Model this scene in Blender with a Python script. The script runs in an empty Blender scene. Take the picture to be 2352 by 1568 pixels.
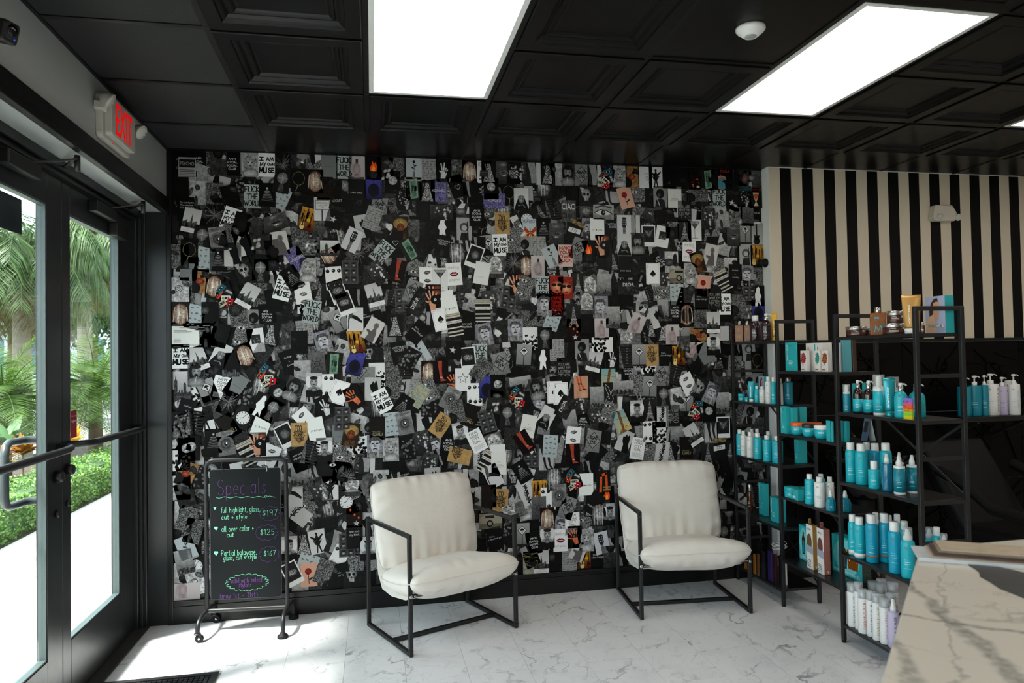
import bpy, bmesh, math, random
from mathutils import Vector, Matrix
R = math.radians
rnd = random.Random(7)
scene = bpy.context.scene
COL = scene.collection

# ---------------------------------------------------------------- camera
CAM = Vector((1.2303, -4.6622, 1.5637))
YAW, PITCH, ROLL = R(11.1086), R(1.3230), R(-0.9977)
fwd = Vector((math.sin(YAW)*math.cos(PITCH), math.cos(YAW)*math.cos(PITCH), math.sin(PITCH)))
rgt = Vector((math.cos(YAW), -math.sin(YAW), 0)); upv = rgt.cross(fwd)
r2 = math.cos(ROLL)*rgt + math.sin(ROLL)*upv
u2 = -math.sin(ROLL)*rgt + math.cos(ROLL)*upv
cam_d = bpy.data.cameras.new('camera'); cam = bpy.data.objects.new('camera', cam_d); COL.objects.link(cam)
cam.matrix_world = Matrix(((r2.x, u2.x, -fwd.x, CAM.x), (r2.y, u2.y, -fwd.y, CAM.y), (r2.z, u2.z, -fwd.z, CAM.z), (0, 0, 0, 1)))
cam_d.sensor_fit = 'HORIZONTAL'; cam_d.sensor_width = 36; cam_d.lens = 36*1644.2/2352
cam_d.clip_start = 0.05; cam_d.clip_end = 300
cam_d.dof.use_dof = True; cam_d.dof.focus_distance = 4.3; cam_d.dof.aperture_fstop = 4.0
scene.camera = cam

# ---------------------------------------------------------------- world, sun, exposure
SUN_DIR = Vector((0.50, 0.22, -1.0)).normalized()      # direction the light travels
world = bpy.data.worlds.new('world'); scene.world = world; world.use_nodes = True
wn = world.node_tree.nodes; wl = world.node_tree.links
bg = wn['Background']
sky = wn.new('ShaderNodeTexSky'); sky.sky_type = 'HOSEK_WILKIE'; sky.turbidity = 8.0; sky.ground_albedo = 0.4
sky.sun_direction = -SUN_DIR
hz = wn.new('ShaderNodeMixRGB'); hz.inputs[0].default_value = 0.3; hz.inputs[2].default_value = (0.80, 0.92, 1.0, 1)
wl.new(sky.outputs[0], hz.inputs[1]); wl.new(hz.outputs[0], bg.inputs[0])
bg.inputs[1].default_value = 10.5
sun_d = bpy.data.lights.new('sun', 'SUN'); sun_d.energy = 18.0; sun_d.angle = R(9); sun_d.color = (1.0, 0.97, 0.92)
sun = bpy.data.objects.new('sun', sun_d); COL.objects.link(sun)
sun.rotation_euler = SUN_DIR.to_track_quat('-Z', 'Y').to_euler(); sun.location = (-6, -3, 12)
PANEL_STRENGTH = 5.6
vs = scene.view_settings
vs.view_transform = 'Standard'; vs.look = 'None'; vs.gamma = 1.0; vs.exposure = 0.0; vs.use_curve_mapping = False
scene.display_settings.display_device = 'sRGB'
cy = scene.cycles
cy.use_denoising = True; cy.max_bounces = 10; cy.diffuse_bounces = 5; cy.glossy_bounces = 4; cy.transparent_max_bounces = 24
cy.transmission_bounces = 8; cy.sample_clamp_indirect = 6.0; cy.caustics_reflective = False; cy.caustics_refractive = False

# ---------------------------------------------------------------- helpers
def lin(c):
    if isinstance(c, (int, float)): c = (c, c, c)
    return tuple((x/12.92 if x <= 0.04045 else ((x+0.055)/1.055)**2.4) for x in c[:3])

class MB:
    def __init__(s): s.v = []; s.f = []; s.m = []; s.s = []
    def add(s, verts, faces, mi=0, smooth=False):
        b = len(s.v); s.v += [tuple(v) for v in verts]
        for f in faces: s.f.append([b+i for i in f]); s.m.append(mi); s.s.append(smooth)
        return s
    def box(s, x0, x1, y0, y1, z0, z1, mi=0):
        v = [(x, y, z) for z in (z0, z1) for y in (y0, y1) for x in (x0, x1)]
        return s.add(v, [(0, 2, 3, 1), (4, 5, 7, 6), (0, 1, 5, 4), (2, 6, 7, 3), (0, 4, 6, 2), (1, 3, 7, 5)], mi)
    def bar(s, p, q, w, h=None, mi=0, up=(0, 0, 1)):
        p = Vector(p); q = Vector(q); h = h or w; d = (q-p).normalized(); up = Vector(up)
        if abs(d.dot(up)) > 0.98: up = Vector((1, 0, 0))
        a = d.cross(up).normalized()*w/2; b = a.cross(d).normalized()*h/2
        v = [c+i*a+j*b for c in (p, q) for i, j in ((-1, -1), (1, -1), (1, 1), (-1, 1))]
        return s.add(v, [(3, 2, 1, 0), (4, 5, 6, 7), (0, 1, 5, 4), (1, 2, 6, 5), (2, 3, 7, 6), (3, 0, 4, 7)], mi)
    def tube(s, pts, r, n=10, mi=0, caps=True, smooth=True):
        pts = [Vector(p) for p in pts]; rs = r if isinstance(r, (list, tuple)) else [r]*len(pts)
        rings = []; up = None
        for i, p in enumerate(pts):
            d = (pts[min(i+1, len(pts)-1)]-pts[max(i-1, 0)]).normalized()
            if up is None:
                up = Vector((0, 0, 1)) if abs(d.z) < 0.9 else Vector((1, 0, 0))
            a = d.cross(up).normalized(); b = a.cross(d).normalized(); up = b
            rings.append([p+rs[i]*(math.cos(2*math.pi*k/n)*a+math.sin(2*math.pi*k/n)*b) for k in range(n)])
        v = [x for g in rings for x in g]; f = []
        for i in range(len(pts)-1):
            for k in range(n): f.append((i*n+k, i*n+(k+1) % n, (i+1)*n+(k+1) % n, (i+1)*n+k))
        s.add(v, f, mi, smooth)
        if caps:
            s.add(rings[0], [tuple(range(n))], mi); s.add(rings[-1], [tuple(reversed(range(n)))], mi)
        return s
    def lathe(s, prof, n=20, c=(0, 0, 0), mi=0, smooth=True, sx=1, sy=1, axis='z'):
        v = []; f = []
        for r, z in prof:
            for k in range(n):
                a = 2*math.pi*k/n; p = (r*sx*math.cos(a), r*sy*math.sin(a), z)
                if axis == 'x': p = (p[2], p[0], p[1])
                elif axis == 'y': p = (p[0], p[2], p[1])
                v.append((p[0]+c[0], p[1]+c[1], p[2]+c[2]))
        for i in range(len(prof)-1):
            for k in range(n): f.append((i*n+k, i*n+(k+1) % n, (i+1)*n+(k+1) % n, (i+1)*n+k))
        f.append(tuple(reversed(range(n)))); f.append(tuple((len(prof)-1)*n+k for k in range(n)))
        return s.add(v, f, mi, smooth)
    def prism(s, poly, a0, a1, axis='z', mi=0, smooth=False):
        n = len(poly)
        def P(u, w, a): return {'z': (u, w, a), 'y': (u, a, w), 'x': (a, u, w)}[axis]
        v = [P(u, w, a0) for u, w in poly]+[P(u, w, a1) for u, w in poly]
        s.add(v, [tuple(reversed(range(n))), tuple(range(n, 2*n))], mi)
        b = len(s.v)-2*n
        for k in range(n): s.f.append([b+k, b+(k+1) % n, b+n+(k+1) % n, b+n+k]); s.m.append(mi); s.s.append(smooth)
        return s
    def mesh(s, name, mats):
        me = bpy.data.meshes.new(name); me.from_pydata(s.v, [], s.f)
        if not isinstance(mats, (list, tuple)): mats = [mats]
        for m in mats: me.materials.append(m)
        me.polygons.foreach_set('material_index', s.m); me.polygons.foreach_set('use_smooth', s.s)
        bm = bmesh.new(); bm.from_mesh(me); bmesh.ops.recalc_face_normals(bm, faces=bm.faces); bm.to_mesh(me); bm.free()
        me.update(); return me
    def build(s, name, mats, parent=None, loc=None, rotz=0.0):
        o = bpy.data.objects.new(name, s.mesh(name, mats)); COL.objects.link(o)
        if parent: o.parent = parent
        if loc: o.location = loc
        if rotz: o.rotation_euler = (0, 0, rotz)
        return o

def inst(name, me, parent=None, loc=(0, 0, 0), rot=(0, 0, 0)):
    o = bpy.data.objects.new(name, me); COL.objects.link(o); o.location = loc; o.rotation_euler = rot
    if parent: o.parent = parent
    return o
def tag(o, label=None, cat=None, group=None, kind=None):
    if label: o['label'] = label
    if cat: o['category'] = cat
    if group: o['group'] = group
    if kind: o['kind'] = kind
    return o
def thing(name, label, cat, loc=(0, 0, 0), rotz=0.0, group=None):
    o = bpy.data.objects.new(name, None); COL.objects.link(o); o.empty_display_size = 0.1
    o.location = loc; o.rotation_euler = (0, 0, rotz); return tag(o, label, cat, group)
def struct(o): o['kind'] = 'structure'; return o
def bev(o, w, seg=2):
    m = o.modifiers.new('bevel', 'BEVEL'); m.width = w; m.segments = seg; m.limit_method = 'ANGLE'; m.angle_limit = R(35)
    return o
def subd(o, n=1):
    m = o.modifiers.new('subd', 'SUBSURF'); m.levels = n; m.render_levels = n; return o

def arc(cx, cz, r, a0, a1, n=6):
    return [(cx+r*math.cos(R(a0+(a1-a0)*k/n)), cz+r*math.sin(R(a0+(a1-a0)*k/n))) for k in range(n+1)]

# ---------------------------------------------------------------- materials
MATS = {}
def mat(name, col=0.5, rough=0.5, metal=0.0, var=0.06, scale=25.0, bump=0.0, spec=0.5, emit=None, es=0.0, alpha=1.0, trans=0.0, coat=0.0, sheen=0.0, srgb=True):
    """principled material with a procedural noise on colour and roughness (and optionally bump)"""
    if name in MATS: return MATS[name]
    m = bpy.data.materials.new(name); m.use_nodes = True; nt = m.node_tree; N = nt.nodes; L = nt.links
    p = N['Principled BSDF']; c = lin(col) if srgb else col
    tc = N.new('ShaderNodeTexCoord'); nz = N.new('ShaderNodeTexNoise'); nz.inputs['Scale'].default_value = scale; nz.inputs['Detail'].default_value = 4
    L.new(tc.outputs['Object'], nz.inputs['Vector'])
    mx = N.new('ShaderNodeMixRGB'); mx.blend_type = 'MIX'
    mx.inputs[1].default_value = (*[max(0, x*(1-var)) for x in c], 1); mx.inputs[2].default_value = (*[min(1, x*(1+var)) for x in c], 1)
    L.new(nz.outputs[0], mx.inputs[0]); L.new(mx.outputs[0], p.inputs['Base Color'])
    mr = N.new('ShaderNodeMapRange'); mr.inputs[3].default_value = max(0.0, rough-0.05); mr.inputs[4].default_value = min(1, rough+0.05)
    L.new(nz.outputs[0], mr.inputs[0]); L.new(mr.outputs[0], p.inputs['Roughness'])
    p.inputs['Metallic'].default_value = metal; p.inputs['Specular IOR Level'].default_value = spec
    if coat: p.inputs['Coat Weight'].default_value = coat; p.inputs['Coat Roughness'].default_value = 0.15
    if sheen: p.inputs['Sheen Weight'].default_value = sheen
    if trans: p.inputs['Transmission Weight'].default_value = trans
    if alpha < 1: p.inputs['Alpha'].default_value = alpha
    if bump:
        b = N.new('ShaderNodeBump'); b.inputs['Strength'].default_value = bump; b.inputs['Distance'].default_value = 0.002
        L.new(nz.outputs[0], b.inputs['Height']); L.new(b.outputs[0], p.inputs['Normal'])
    if emit is not None:
        p.inputs['Emission Color'].default_value = (*lin(emit), 1); p.inputs['Emission Strength'].default_value = es
    MATS[name] = m; return m

def glassmat(name, tint=(1, 1, 1), gloss=1.0, ior=1.45, rough=0.02):
    if name in MATS: return MATS[name]
    m = bpy.data.materials.new(name); m.use_nodes = True; nt = m.node_tree; N = nt.nodes; L = nt.links
    N.remove(N['Principled BSDF']); out = N['Material Output']
    t = N.new('ShaderNodeBsdfTransparent'); t.inputs[0].default_value = (*tint, 1)
    g = N.new('ShaderNodeBsdfGlossy'); g.inputs['Roughness'].default_value = rough
    lw_ = N.new('ShaderNodeLayerWeight'); lw_.inputs[0].default_value = 0.5
    pw = N.new('ShaderNodeMath'); pw.operation = 'POWER'; pw.inputs[1].default_value = 5.0; L.new(lw_.outputs['Facing'], pw.inputs[0])
    fr = N.new('ShaderNodeMapRange'); fr.inputs[3].default_value = 0.03; fr.inputs[4].default_value = 0.75; L.new(pw.outputs[0], fr.inputs[0])
    tc = N.new('ShaderNodeTexCoord'); nz = N.new('ShaderNodeTexNoise'); nz.inputs['Scale'].default_value = 3
    L.new(tc.outputs['Object'], nz.inputs['Vector'])
    mu = N.new('ShaderNodeMath'); mu.operation = 'MULTIPLY'; mu.inputs[1].default_value = gloss; L.new(fr.outputs[0], mu.inputs[0])
    mr = N.new('ShaderNodeMapRange'); mr.inputs[3].default_value = rough*0.6; mr.inputs[4].default_value = rough*1.6
    L.new(nz.outputs[0], mr.inputs[0]); L.new(mr.outputs[0], g.inputs['Roughness'])
    mx = N.new('ShaderNodeMixShader'); L.new(mu.outputs[0], mx.inputs[0]); L.new(t.outputs[0], mx.inputs[1]); L.new(g.outputs[0], mx.inputs[2])
    L.new(mx.outputs[0], out.inputs[0]); MATS[name] = m; return m

def marble(name, base, vein, scale, vein_w, rough, tiled=False, cloud=0.35, warm=None, thick=0.0, rotz=0.6, lines=None):
    m = bpy.data.materials.new(name); m.use_nodes = True; nt = m.node_tree; N = nt.nodes; L = nt.links; p = N['Principled BSDF']
    tc = N.new('ShaderNodeTexCoord'); vec = tc.outputs['Object']
    mp = N.new('ShaderNodeMapping'); L.new(vec, mp.inputs['Vector']); mp.inputs['Rotation'].default_value = (0, 0, rotz)
    if tiled:
        oi = N.new('ShaderNodeObjectInfo'); cb = N.new('ShaderNodeCombineXYZ')
        ml = N.new('ShaderNodeMath'); ml.operation = 'MULTIPLY'; ml.inputs[1].default_value = 57.3; L.new(oi.outputs['Random'], ml.inputs[0])
        L.new(ml.outputs[0], cb.inputs[0]); L.new(ml.outputs[0], cb.inputs[2]); L.new(cb.outputs[0], mp.inputs['Location'])
    w = N.new('ShaderNodeTexNoise'); w.inputs['Scale'].default_value = scale*0.9; w.inputs['Detail'].default_value = 6; w.inputs['Roughness'].default_value = 0.62
    L.new(mp.outputs[0], w.inputs['Vector'])
    dv = N.new('ShaderNodeVectorMath'); dv.operation = 'SCALE'; dv.inputs['Scale'].default_value = 0.5/scale*2.0
    L.new(w.outputs['Color'], dv.inputs[0])
    ad = N.new('ShaderNodeVectorMath'); ad.operation = 'ADD'; L.new(mp.outputs[0], ad.inputs[0]); L.new(dv.outputs[0], ad.inputs[1])
    def veins(sc, width, stretch):
        mm = N.new('ShaderNodeMapping'); mm.inputs['Scale'].default_value = (1, stretch, 1); L.new(ad.outputs[0], mm.inputs['Vector'])
        nz = N.new('ShaderNodeTexNoise'); nz.inputs['Scale'].default_value = sc; nz.inputs['Detail'].default_value = 3; nz.inputs['Roughness'].default_value = 0.45
        L.new(mm.outputs[0], nz.inputs['Vector'])
        s = N.new('ShaderNodeMath'); s.operation = 'SUBTRACT'; s.inputs[1].default_value = 0.5; L.new(nz.outputs[0], s.inputs[0])
        a = N.new('ShaderNodeMath'); a.operation = 'ABSOLUTE'; L.new(s.outputs[0], a.inputs[0])
        r = N.new('ShaderNodeMapRange'); r.inputs[1].default_value = 0; r.inputs[2].default_value = width; r.inputs[3].default_value = 1; r.inputs[4].default_value = 0
        r.interpolation_type = 'SMOOTHSTEP'; L.new(a.outputs[0], r.inputs[0]); return r.outputs[0]
    v1 = veins(scale, vein_w, 0.45)
    gate = N.new('ShaderNodeTexNoise'); gate.inputs['Scale'].default_value = scale*0.8; gate.inputs['Detail'].default_value = 2; L.new(mp.outputs[0], gate.inputs['Vector'])
    gr = N.new('ShaderNodeMapRange'); gr.inputs[1].default_value = 0.42; gr.inputs[2].default_value = 0.72; L.new(gate.outputs[0], gr.inputs[0])
    g1 = N.new('ShaderNodeMath'); g1.operation = 'MULTIPLY'; L.new(v1, g1.inputs[0]); L.new(gr.outputs[0], g1.inputs[1])
    v2 = veins(scale*2.1, vein_w*0.6, 0.6)
    g2 = N.new('ShaderNodeMath'); g2.operation = 'MULTIPLY'; g2.inputs[1].default_value = 0.22; L.new(v2, g2.inputs[0])
    s1 = N.new('ShaderNodeMath'); s1.operation = 'MAXIMUM'; L.new(g1.outputs[0], s1.inputs[0]); L.new(g2.outputs[0], s1.inputs[1])
    cl = N.new('ShaderNodeTexNoise'); cl.inputs['Scale'].default_value = scale*1.2; cl.inputs['Detail'].default_value = 5; L.new(ad.outputs[0], cl.inputs['Vector'])
    cr = N.new('ShaderNodeMapRange'); cr.inputs[1].default_value = 0.5; cr.inputs[2].default_value = 0.8; cr.inputs[3].default_value = 0; cr.inputs[4].default_value = cloud; L.new(cl.outputs[0], cr.inputs[0])
    m0 = N.new('ShaderNodeMixRGB'); b = lin(base); L.new(cr.outputs[0], m0.inputs[0])
    m0.inputs[1].default_value = (*b, 1); m0.inputs[2].default_value = (*[x*0.62 for x in b], 1)
    m1 = N.new('ShaderNodeMixRGB'); L.new(s1.outputs[0], m1.inputs[0]); L.new(m0.outputs[0], m1.inputs[1]); m1.inputs[2].default_value = (*lin(vein), 1)
    last = m1.outputs[0]
    if thick:
        v3 = veins(scale*0.42, thick, 0.5)
        m2 = N.new('ShaderNodeMixRGB'); n3 = N.new('ShaderNodeMath'); n3.operation = 'MULTIPLY'; n3.inputs[1].default_value = 0.85; L.new(v3, n3.inputs[0])
        L.new(n3.outputs[0], m2.inputs[0]); L.new(last, m2.inputs[1]); m2.inputs[2].default_value = (*lin((0.44, 0.43, 0.41)), 1); last = m2.outputs[0]
    for (ax, ay), (bx_, by_), wid, amp, strength in (lines or []):
        d = Vector((bx_-ax, by_-ay)); ln = d.length; d.normalize(); nrm = Vector((-d.y, d.x))
        q = N.new('ShaderNodeTexNoise'); q.inputs['Scale'].default_value = 9; q.inputs['Detail'].default_value = 5; q.inputs['Roughness'].default_value = 0.65; L.new(tc.outputs['Object'], q.inputs['Vector'])
        dt = N.new('ShaderNodeVectorMath'); dt.operation = 'DOT_PRODUCT'; dt.inputs[1].default_value = (nrm.x, nrm.y, 0); L.new(tc.outputs['Object'], dt.inputs[0])
        s1_ = N.new('ShaderNodeMath'); s1_.operation = 'SUBTRACT'; s1_.inputs[1].default_value = nrm.x*ax+nrm.y*ay; L.new(dt.outputs['Value'], s1_.inputs[0])
        nm = N.new('ShaderNodeMapRange'); nm.inputs[1].default_value = 0.3; nm.inputs[2].default_value = 0.7; nm.inputs[3].default_value = -amp; nm.inputs[4].default_value = amp; nm.clamp = False; L.new(q.outputs[0], nm.inputs[0])
        s2_ = N.new('ShaderNodeMath'); s2_.operation = 'ADD'; L.new(s1_.outputs[0], s2_.inputs[0]); L.new(nm.outputs[0], s2_.inputs[1])
        ab = N.new('ShaderNodeMath'); ab.operation = 'ABSOLUTE'; L.new(s2_.outputs[0], ab.inputs[0])
        dl = N.new('ShaderNodeVectorMath'); dl.operation = 'DOT_PRODUCT'; dl.inputs[1].default_value = (d.x, d.y, 0); L.new(tc.outputs['Object'], dl.inputs[0])
        wr_ = N.new('ShaderNodeMapRange'); wr_.inputs[1].default_value = d.x*ax+d.y*ay; wr_.inputs[2].default_value = d.x*ax+d.y*ay+ln; wr_.inputs[3].default_value = wid*0.35; wr_.inputs[4].default_value = wid; L.new(dl.outputs['Value'], wr_.inputs[0])
        dv_ = N.new('ShaderNodeMath'); dv_.operation = 'DIVIDE'; L.new(ab.outputs[0], dv_.inputs[0]); L.new(wr_.outputs[0], dv_.inputs[1])
        rp = N.new('ShaderNodeMapRange'); rp.inputs[1].default_value = 0.2; rp.inputs[2].default_value = 1.0; rp.inputs[3].default_value = strength; rp.inputs[4].default_value = 0.0; rp.interpolation_type = 'SMOOTHSTEP'; L.new(dv_.outputs[0], rp.inputs[0])
        q2 = N.new('ShaderNodeTexNoise'); q2.inputs['Scale'].default_value = 60; q2.inputs['Detail'].default_value = 4; L.new(tc.outputs['Object'], q2.inputs['Vector'])
        q3 = N.new('ShaderNodeMapRange'); q3.inputs[1].default_value = 0.35; q3.inputs[2].default_value = 0.6; q3.inputs[3].default_value = 0.45; L.new(q2.outputs[0], q3.inputs[0])
        ms = N.new('ShaderNodeMath'); ms.operation = 'MULTIPLY'; L.new(rp.outputs[0], ms.inputs[0]); L.new(q3.outputs[0], ms.inputs[1])
        m4 = N.new('ShaderNodeMixRGB'); L.new(ms.outputs[0], m4.inputs[0]); L.new(last, m4.inputs[1]); m4.inputs[2].default_value = (*lin((0.40, 0.40, 0.385)), 1); last = m4.outputs[0]
    L.new(last, p.inputs['Base Color']); p.inputs['Roughness'].default_value = rough
    MATS[name] = m; return m

M_black = mat('black_paint', (0.045, 0.049, 0.052), 0.34, var=0.15, spec=0.4)
M_blackmatte = mat('black_matte', (0.045, 0.045, 0.047), 0.6, spec=0.25)
M_frame = mat('black_powder_coat', (0.075, 0.077, 0.082), 0.45, var=0.2, scale=60, bump=0.1)
M_ceil = mat('ceiling_black', (0.03, 0.03, 0.031), 0.34, var=0.1, spec=0.22)
M_grid = mat('ceiling_grid_black', (0.05, 0.05, 0.052), 0.45, spec=0.3)
M_white = mat('white_plastic', (0.86, 0.86, 0.85), 0.4)
M_chrome = mat('chrome', (0.75, 0.75, 0.76), 0.18, metal=1.0)
M_wallgrey = mat('wall_white_paint', (0.78, 0.775, 0.76), 0.7, var=0.04, bump=0.05)
M_glass = glassmat('door_glass', (0.95, 0.98, 0.965), 0.8)
M_clear = glassmat('clear_plastic', (0.93, 0.94, 0.94), 1.0, rough=0.08)

# ================================================================ room shell
H = 2.874
RX1, RY1 = 8.6, -8.2          # far right wall, wall behind the camera
# ---- floor: marble-look tiles 0.305 x 0.61, joints running away from the camera
M_tile = marble('marble_floor_tile', (0.90, 0.90, 0.905), (0.50, 0.49, 0.50), 4.6, 0.019, 0.30, tiled=True, cloud=0.30)
M_grout = mat('floor_joint', (0.50, 0.50, 0.51), 0.8)
fl = struct(MB().box(-0.17, RX1, RY1, 0.0, -0.06, -0.0035).build('floor', M_grout))
TW, TL, J = 0.3045, 0.609, 0.0007
def tile_mesh(x0, x1, y0, y1):
    return MB().box(x0, x1, y0, y1, -0.0035, 0.0).mesh('floor_tile', M_tile)
full_tile = tile_mesh(J, TW-J, J, TL-J)
far_tiles = MB()
k0 = -5
for i in range(k0, 26):
    x0 = 1.073+(i-1)*TW
    if x0+TW < -0.16 or x0 > RX1: continue
    off = -0.494 if i % 2 else -0.799
    j = 0
    ys = []
    y = off
    while y < 0: y += TL
    while y > RY1:
        ys.append((max(y-TL, RY1), min(y, -0.001))); y -= TL
    for a, b in ys:
        xa, xb = max(x0, -0.168), min(x0+TW, RX1)
        near = (b > -2.9 and xa < 5.2)
        if near:
            if abs((b-a)-TL) < 1e-6 and xa == x0 and xb == x0+TW: inst('floor_tile', full_tile, fl, (x0, a, 0))
            else: inst('floor_tile', tile_mesh(J, xb-xa-J, J, b-a-J), fl, (xa, a, 0))
        else: far_tiles.box(xa+J, xb-J, a+J, b-J, -0.0035, 0)
o = far_tiles.build('floor_tiles_beyond', M_tile, fl); o['kind'] = 'stuff'

# ---- ceiling: T-bar grid, coffered tegular tiles, flat border tiles
M_flat = mat('ceiling_flat_tile', (0.07, 0.075, 0.077), 0.85, var=0.25, scale=160, bump=0.6)
ce = struct(MB().box(-0.02, RX1, RY1, 0.02, H+0.03, H+0.08).build('ceiling', M_blackmatte))
G = 0.6096; GX, GY = 0.6116, -0.504
xs = [0.0]+[GX+G*k for k in range(14) if GX+G*k < RX1]+[RX1]
ysl = [0.0]+[GY-G*k for k in range(14) if GY-G*k > RY1]+[RY1]
for x in xs[1:-1]: MB().box(x-0.012, x+0.012, RY1, 0, H-0.001, H+0.02).build('ceiling_grid_bar', M_grid, ce)
for k, y in enumerate(ysl[1:-1]):
    cut = [c for c in (2, 5, 8, 11) if k+1 in (3, 7, 11) and c < len(xs)-1]; x = 0.0
    for c in cut+[None]:
        x_ = xs[c] if c is not None else RX1
        if x_ > x: MB().box(x, x_, y-0.012, y+0.012, H-0.0015, H+0.0195).build('ceiling_grid_bar', M_grid, ce)
        if c is not None: x = xs[c+1]
MB().box(0.0, 0.03, RY1, 0, H-0.004, H+0.02).build('ceiling_wall_angle', M_grid, ce)
MB().box(0.0, RX1, -0.022, 0, H-0.004, H+0.02).build('ceiling_wall_angle', M_grid, ce)
def coffer():
    """drop-in tile hanging 12 mm below the grid: raised rim, two stepped mouldings, recessed field"""
    mb = MB(); h = G/2-0.014
    def ring(prof):
        v = []; f = []
        for d, z in prof:
            q = h-d; v += [(-q, -q, z), (q, -q, z), (q, q, z), (-q, q, z)]
        for i in range(len(prof)-1):
            for k in range(4): f.append((i*4+k, i*4+(k+1) % 4, (i+1)*4+(k+1) % 4, (i+1)*4+k))
        n = (len(prof)-1)*4; f.append((n, n+1, n+2, n+3)); mb.add(v, f)
    ring([(0, 0.015), (0, -0.010), (0.004, -0.013), (0.060, -0.013), (0.064, -0.005), (0.070, -0.003), (0.078, 0.001), (0.088, 0.011), (0.096, 0.012), (0.100, 0.007), (0.108, 0.006), (0.116, 0.010), (0.122, 0.017), (0.130, 0.018), (0.134, 0.016)])
    return mb.mesh('coffered_tile', M_ceil)
cof = coffer()
LIGHTS = {(1, 1), (1, 2), (3+1, 1), (3+1, 2), (6+1, 1), (6+1, 2)}
light_cells = {}
for c in (2, 5, 8, 11):
    for r in (2, 3, 6, 7, 10, 11): light_cells[(c, r)] = 1
for ci in range(len(xs)-1):
    for ri in range(len(ysl)-1):
        x0, x1, y1, y0 = xs[ci], xs[ci+1], ysl[ri], ysl[ri+1]
        if (ci, ri) in light_cells: continue
        if y1 < -4.3 and not (ci, ri) in light_cells:
            pass
        cx, cy_ = (x0+x1)/2, (y0+y1)/2
        flat = ci == 0 or ri == 0 or x1-x0 < 0.6 or y1-y0 < 0.6 or (ci, ri) == (4, 3)
        if flat:
            MB().box(x0+0.006, x1-0.006, y0+0.006, y1-0.006, H+0.003, H+0.012).build('flat_tile', M_flat if ci == 0 else M_ceil, ce)
        else: inst('coffered_tile', cof, ce, (cx, cy_, H+0.002))
# ---- LED troffers (2 ft x 4 ft)
M_led = mat('led_panel', (1, 1, 1), 0.5, emit=(1.0, 0.965, 0.915), es=PANEL_STRENGTH)
M_trof = mat('troffer_frame', (0.80, 0.81, 0.80), 0.4)
ord_l = {(2, 2): 'lit flat ceiling light panel nearest the entrance doors, cut by the top edge', (5, 2): 'whole lit flat ceiling light panel beside the round ceiling sensor', (8, 2): 'lit flat ceiling light panel at the right edge of view'}
for c in (2, 5, 8, 11):
    for r in (2, 6, 10):
        if c >= len(xs)-1 or r+2 > len(ysl)-1: continue
        x0, x1 = xs[c], xs[c+1]; y1, y0 = ysl[r], ysl[r+2]
        lab = ord_l.get((c, r), 'lit flat ceiling light panel outside the view, nearer the viewer')
        t = thing('ceiling_light', lab, 'ceiling light', ((x0+x1)/2, (y0+y1)/2, H), 0, 'flat ceiling light panels')
        w, l = (x1-x0)/2-0.013, (y1-y0)/2-0.013
        fr = MB()
        fr.box(-w, -w+0.022, -l, l, -0.004, 0.02); fr.box(w-0.022, w, -l, l, -0.004, 0.02)
        fr.box(-w+0.022, w-0.022, -l, -l+0.022, -0.004, 0.02); fr.box(-w+0.022, w-0.022, l-0.022, l, -0.004, 0.02)
        fr.build('frame', M_trof, t)
        MB().box(-w+0.022, w-0.022, -l+0.022, l-0.022, -0.001, 0.012).build('diffuser', M_led, t)

# ---- back wall (collage) + striped projecting wall
LWX = 0.015                    # inner face of the entrance wall above the doors
wb = struct(MB().box(-0.17, 3.98, 0.0, 0.12, 0, H+0.03).build('wall_back', M_blackmatte))
SY = -0.104
M_cream = mat('stripe_cream_paint', (0.82, 0.77, 0.69), 0.6, var=0.03)
M_sblack = mat('stripe_black_paint', (0.03, 0.028, 0.027), 0.6, spec=0.15)
ws = struct(MB().box(3.98, RX1, SY, 0.12, 0, H+0.03).build('wall_striped', mat('wall_edge_white', (0.86, 0.86, 0.85), 0.6)))
SW = 0.0866; n = 0; x = 3.982
RAIL = 1.652
while x < RX1:
    MB().box(x, min(x+SW, RX1), SY-0.001, SY-0.0002, RAIL, H-0.004).build('wall_stripe', M_cream if n % 2 == 0 else M_sblack, ws); x += SW; n += 1
struct(MB().box(3.98, RX1, SY-0.022, SY-0.0002, RAIL-0.02, RAIL).build('trim_1', M_black))
struct(MB().box(3.98, RX1, -0.03, 0.0, 0, 0.0).build('trim_9', M_black)) if False else None
# lower wall: glossy black panels with crossing raised ribs
M_gloss = mat('gloss_black_panel', (0.02, 0.019, 0.019), 0.5, var=0.2, spec=0.12)
PW = 0.5
for k in range(9):
    for r_ in range(3):
        mb = MB(); px0 = 4.0+k*PW; pz0 = 0.10+r_*0.51
        mb.box(0.002, PW-0.002, -0.012, 0, 0.002, 0.508)
        rr = random.Random(k*7+r_)
        for q in range(7):
            a = rr.uniform(0, math.pi); cx, cz = rr.uniform(0.08, PW-0.08), rr.uniform(0.08, 0.43); l = rr.uniform(0.1, 0.3)
            p0 = Vector((cx-l*math.cos(a), -0.016, cz-l*math.sin(a))); p1 = Vector((cx+l*math.cos(a), -0.016, cz+l*math.sin(a)))
            for p in (p0, p1): p.x = min(max(p.x, 0.012), PW-0.012); p.z = min(max(p.z, 0.012), 0.498)
            if (p1-p0).length > 0.04: mb.bar(p0, p1, 0.012, 0.012, up=(0, 1, 0))
        mb.build('ribbed_panel', M_gloss, ws, (px0, SY, pz0))
struct(bev(MB().box(0.03, 3.98, -0.022, 0, 0, 0.105).box(0.03, 3.98, -0.016, 0, 0.105, 0.128).box(0.03, 3.98, -0.024, 0, 0.128, 0.140).build('baseboard_back', M_black), 0.002))
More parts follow.
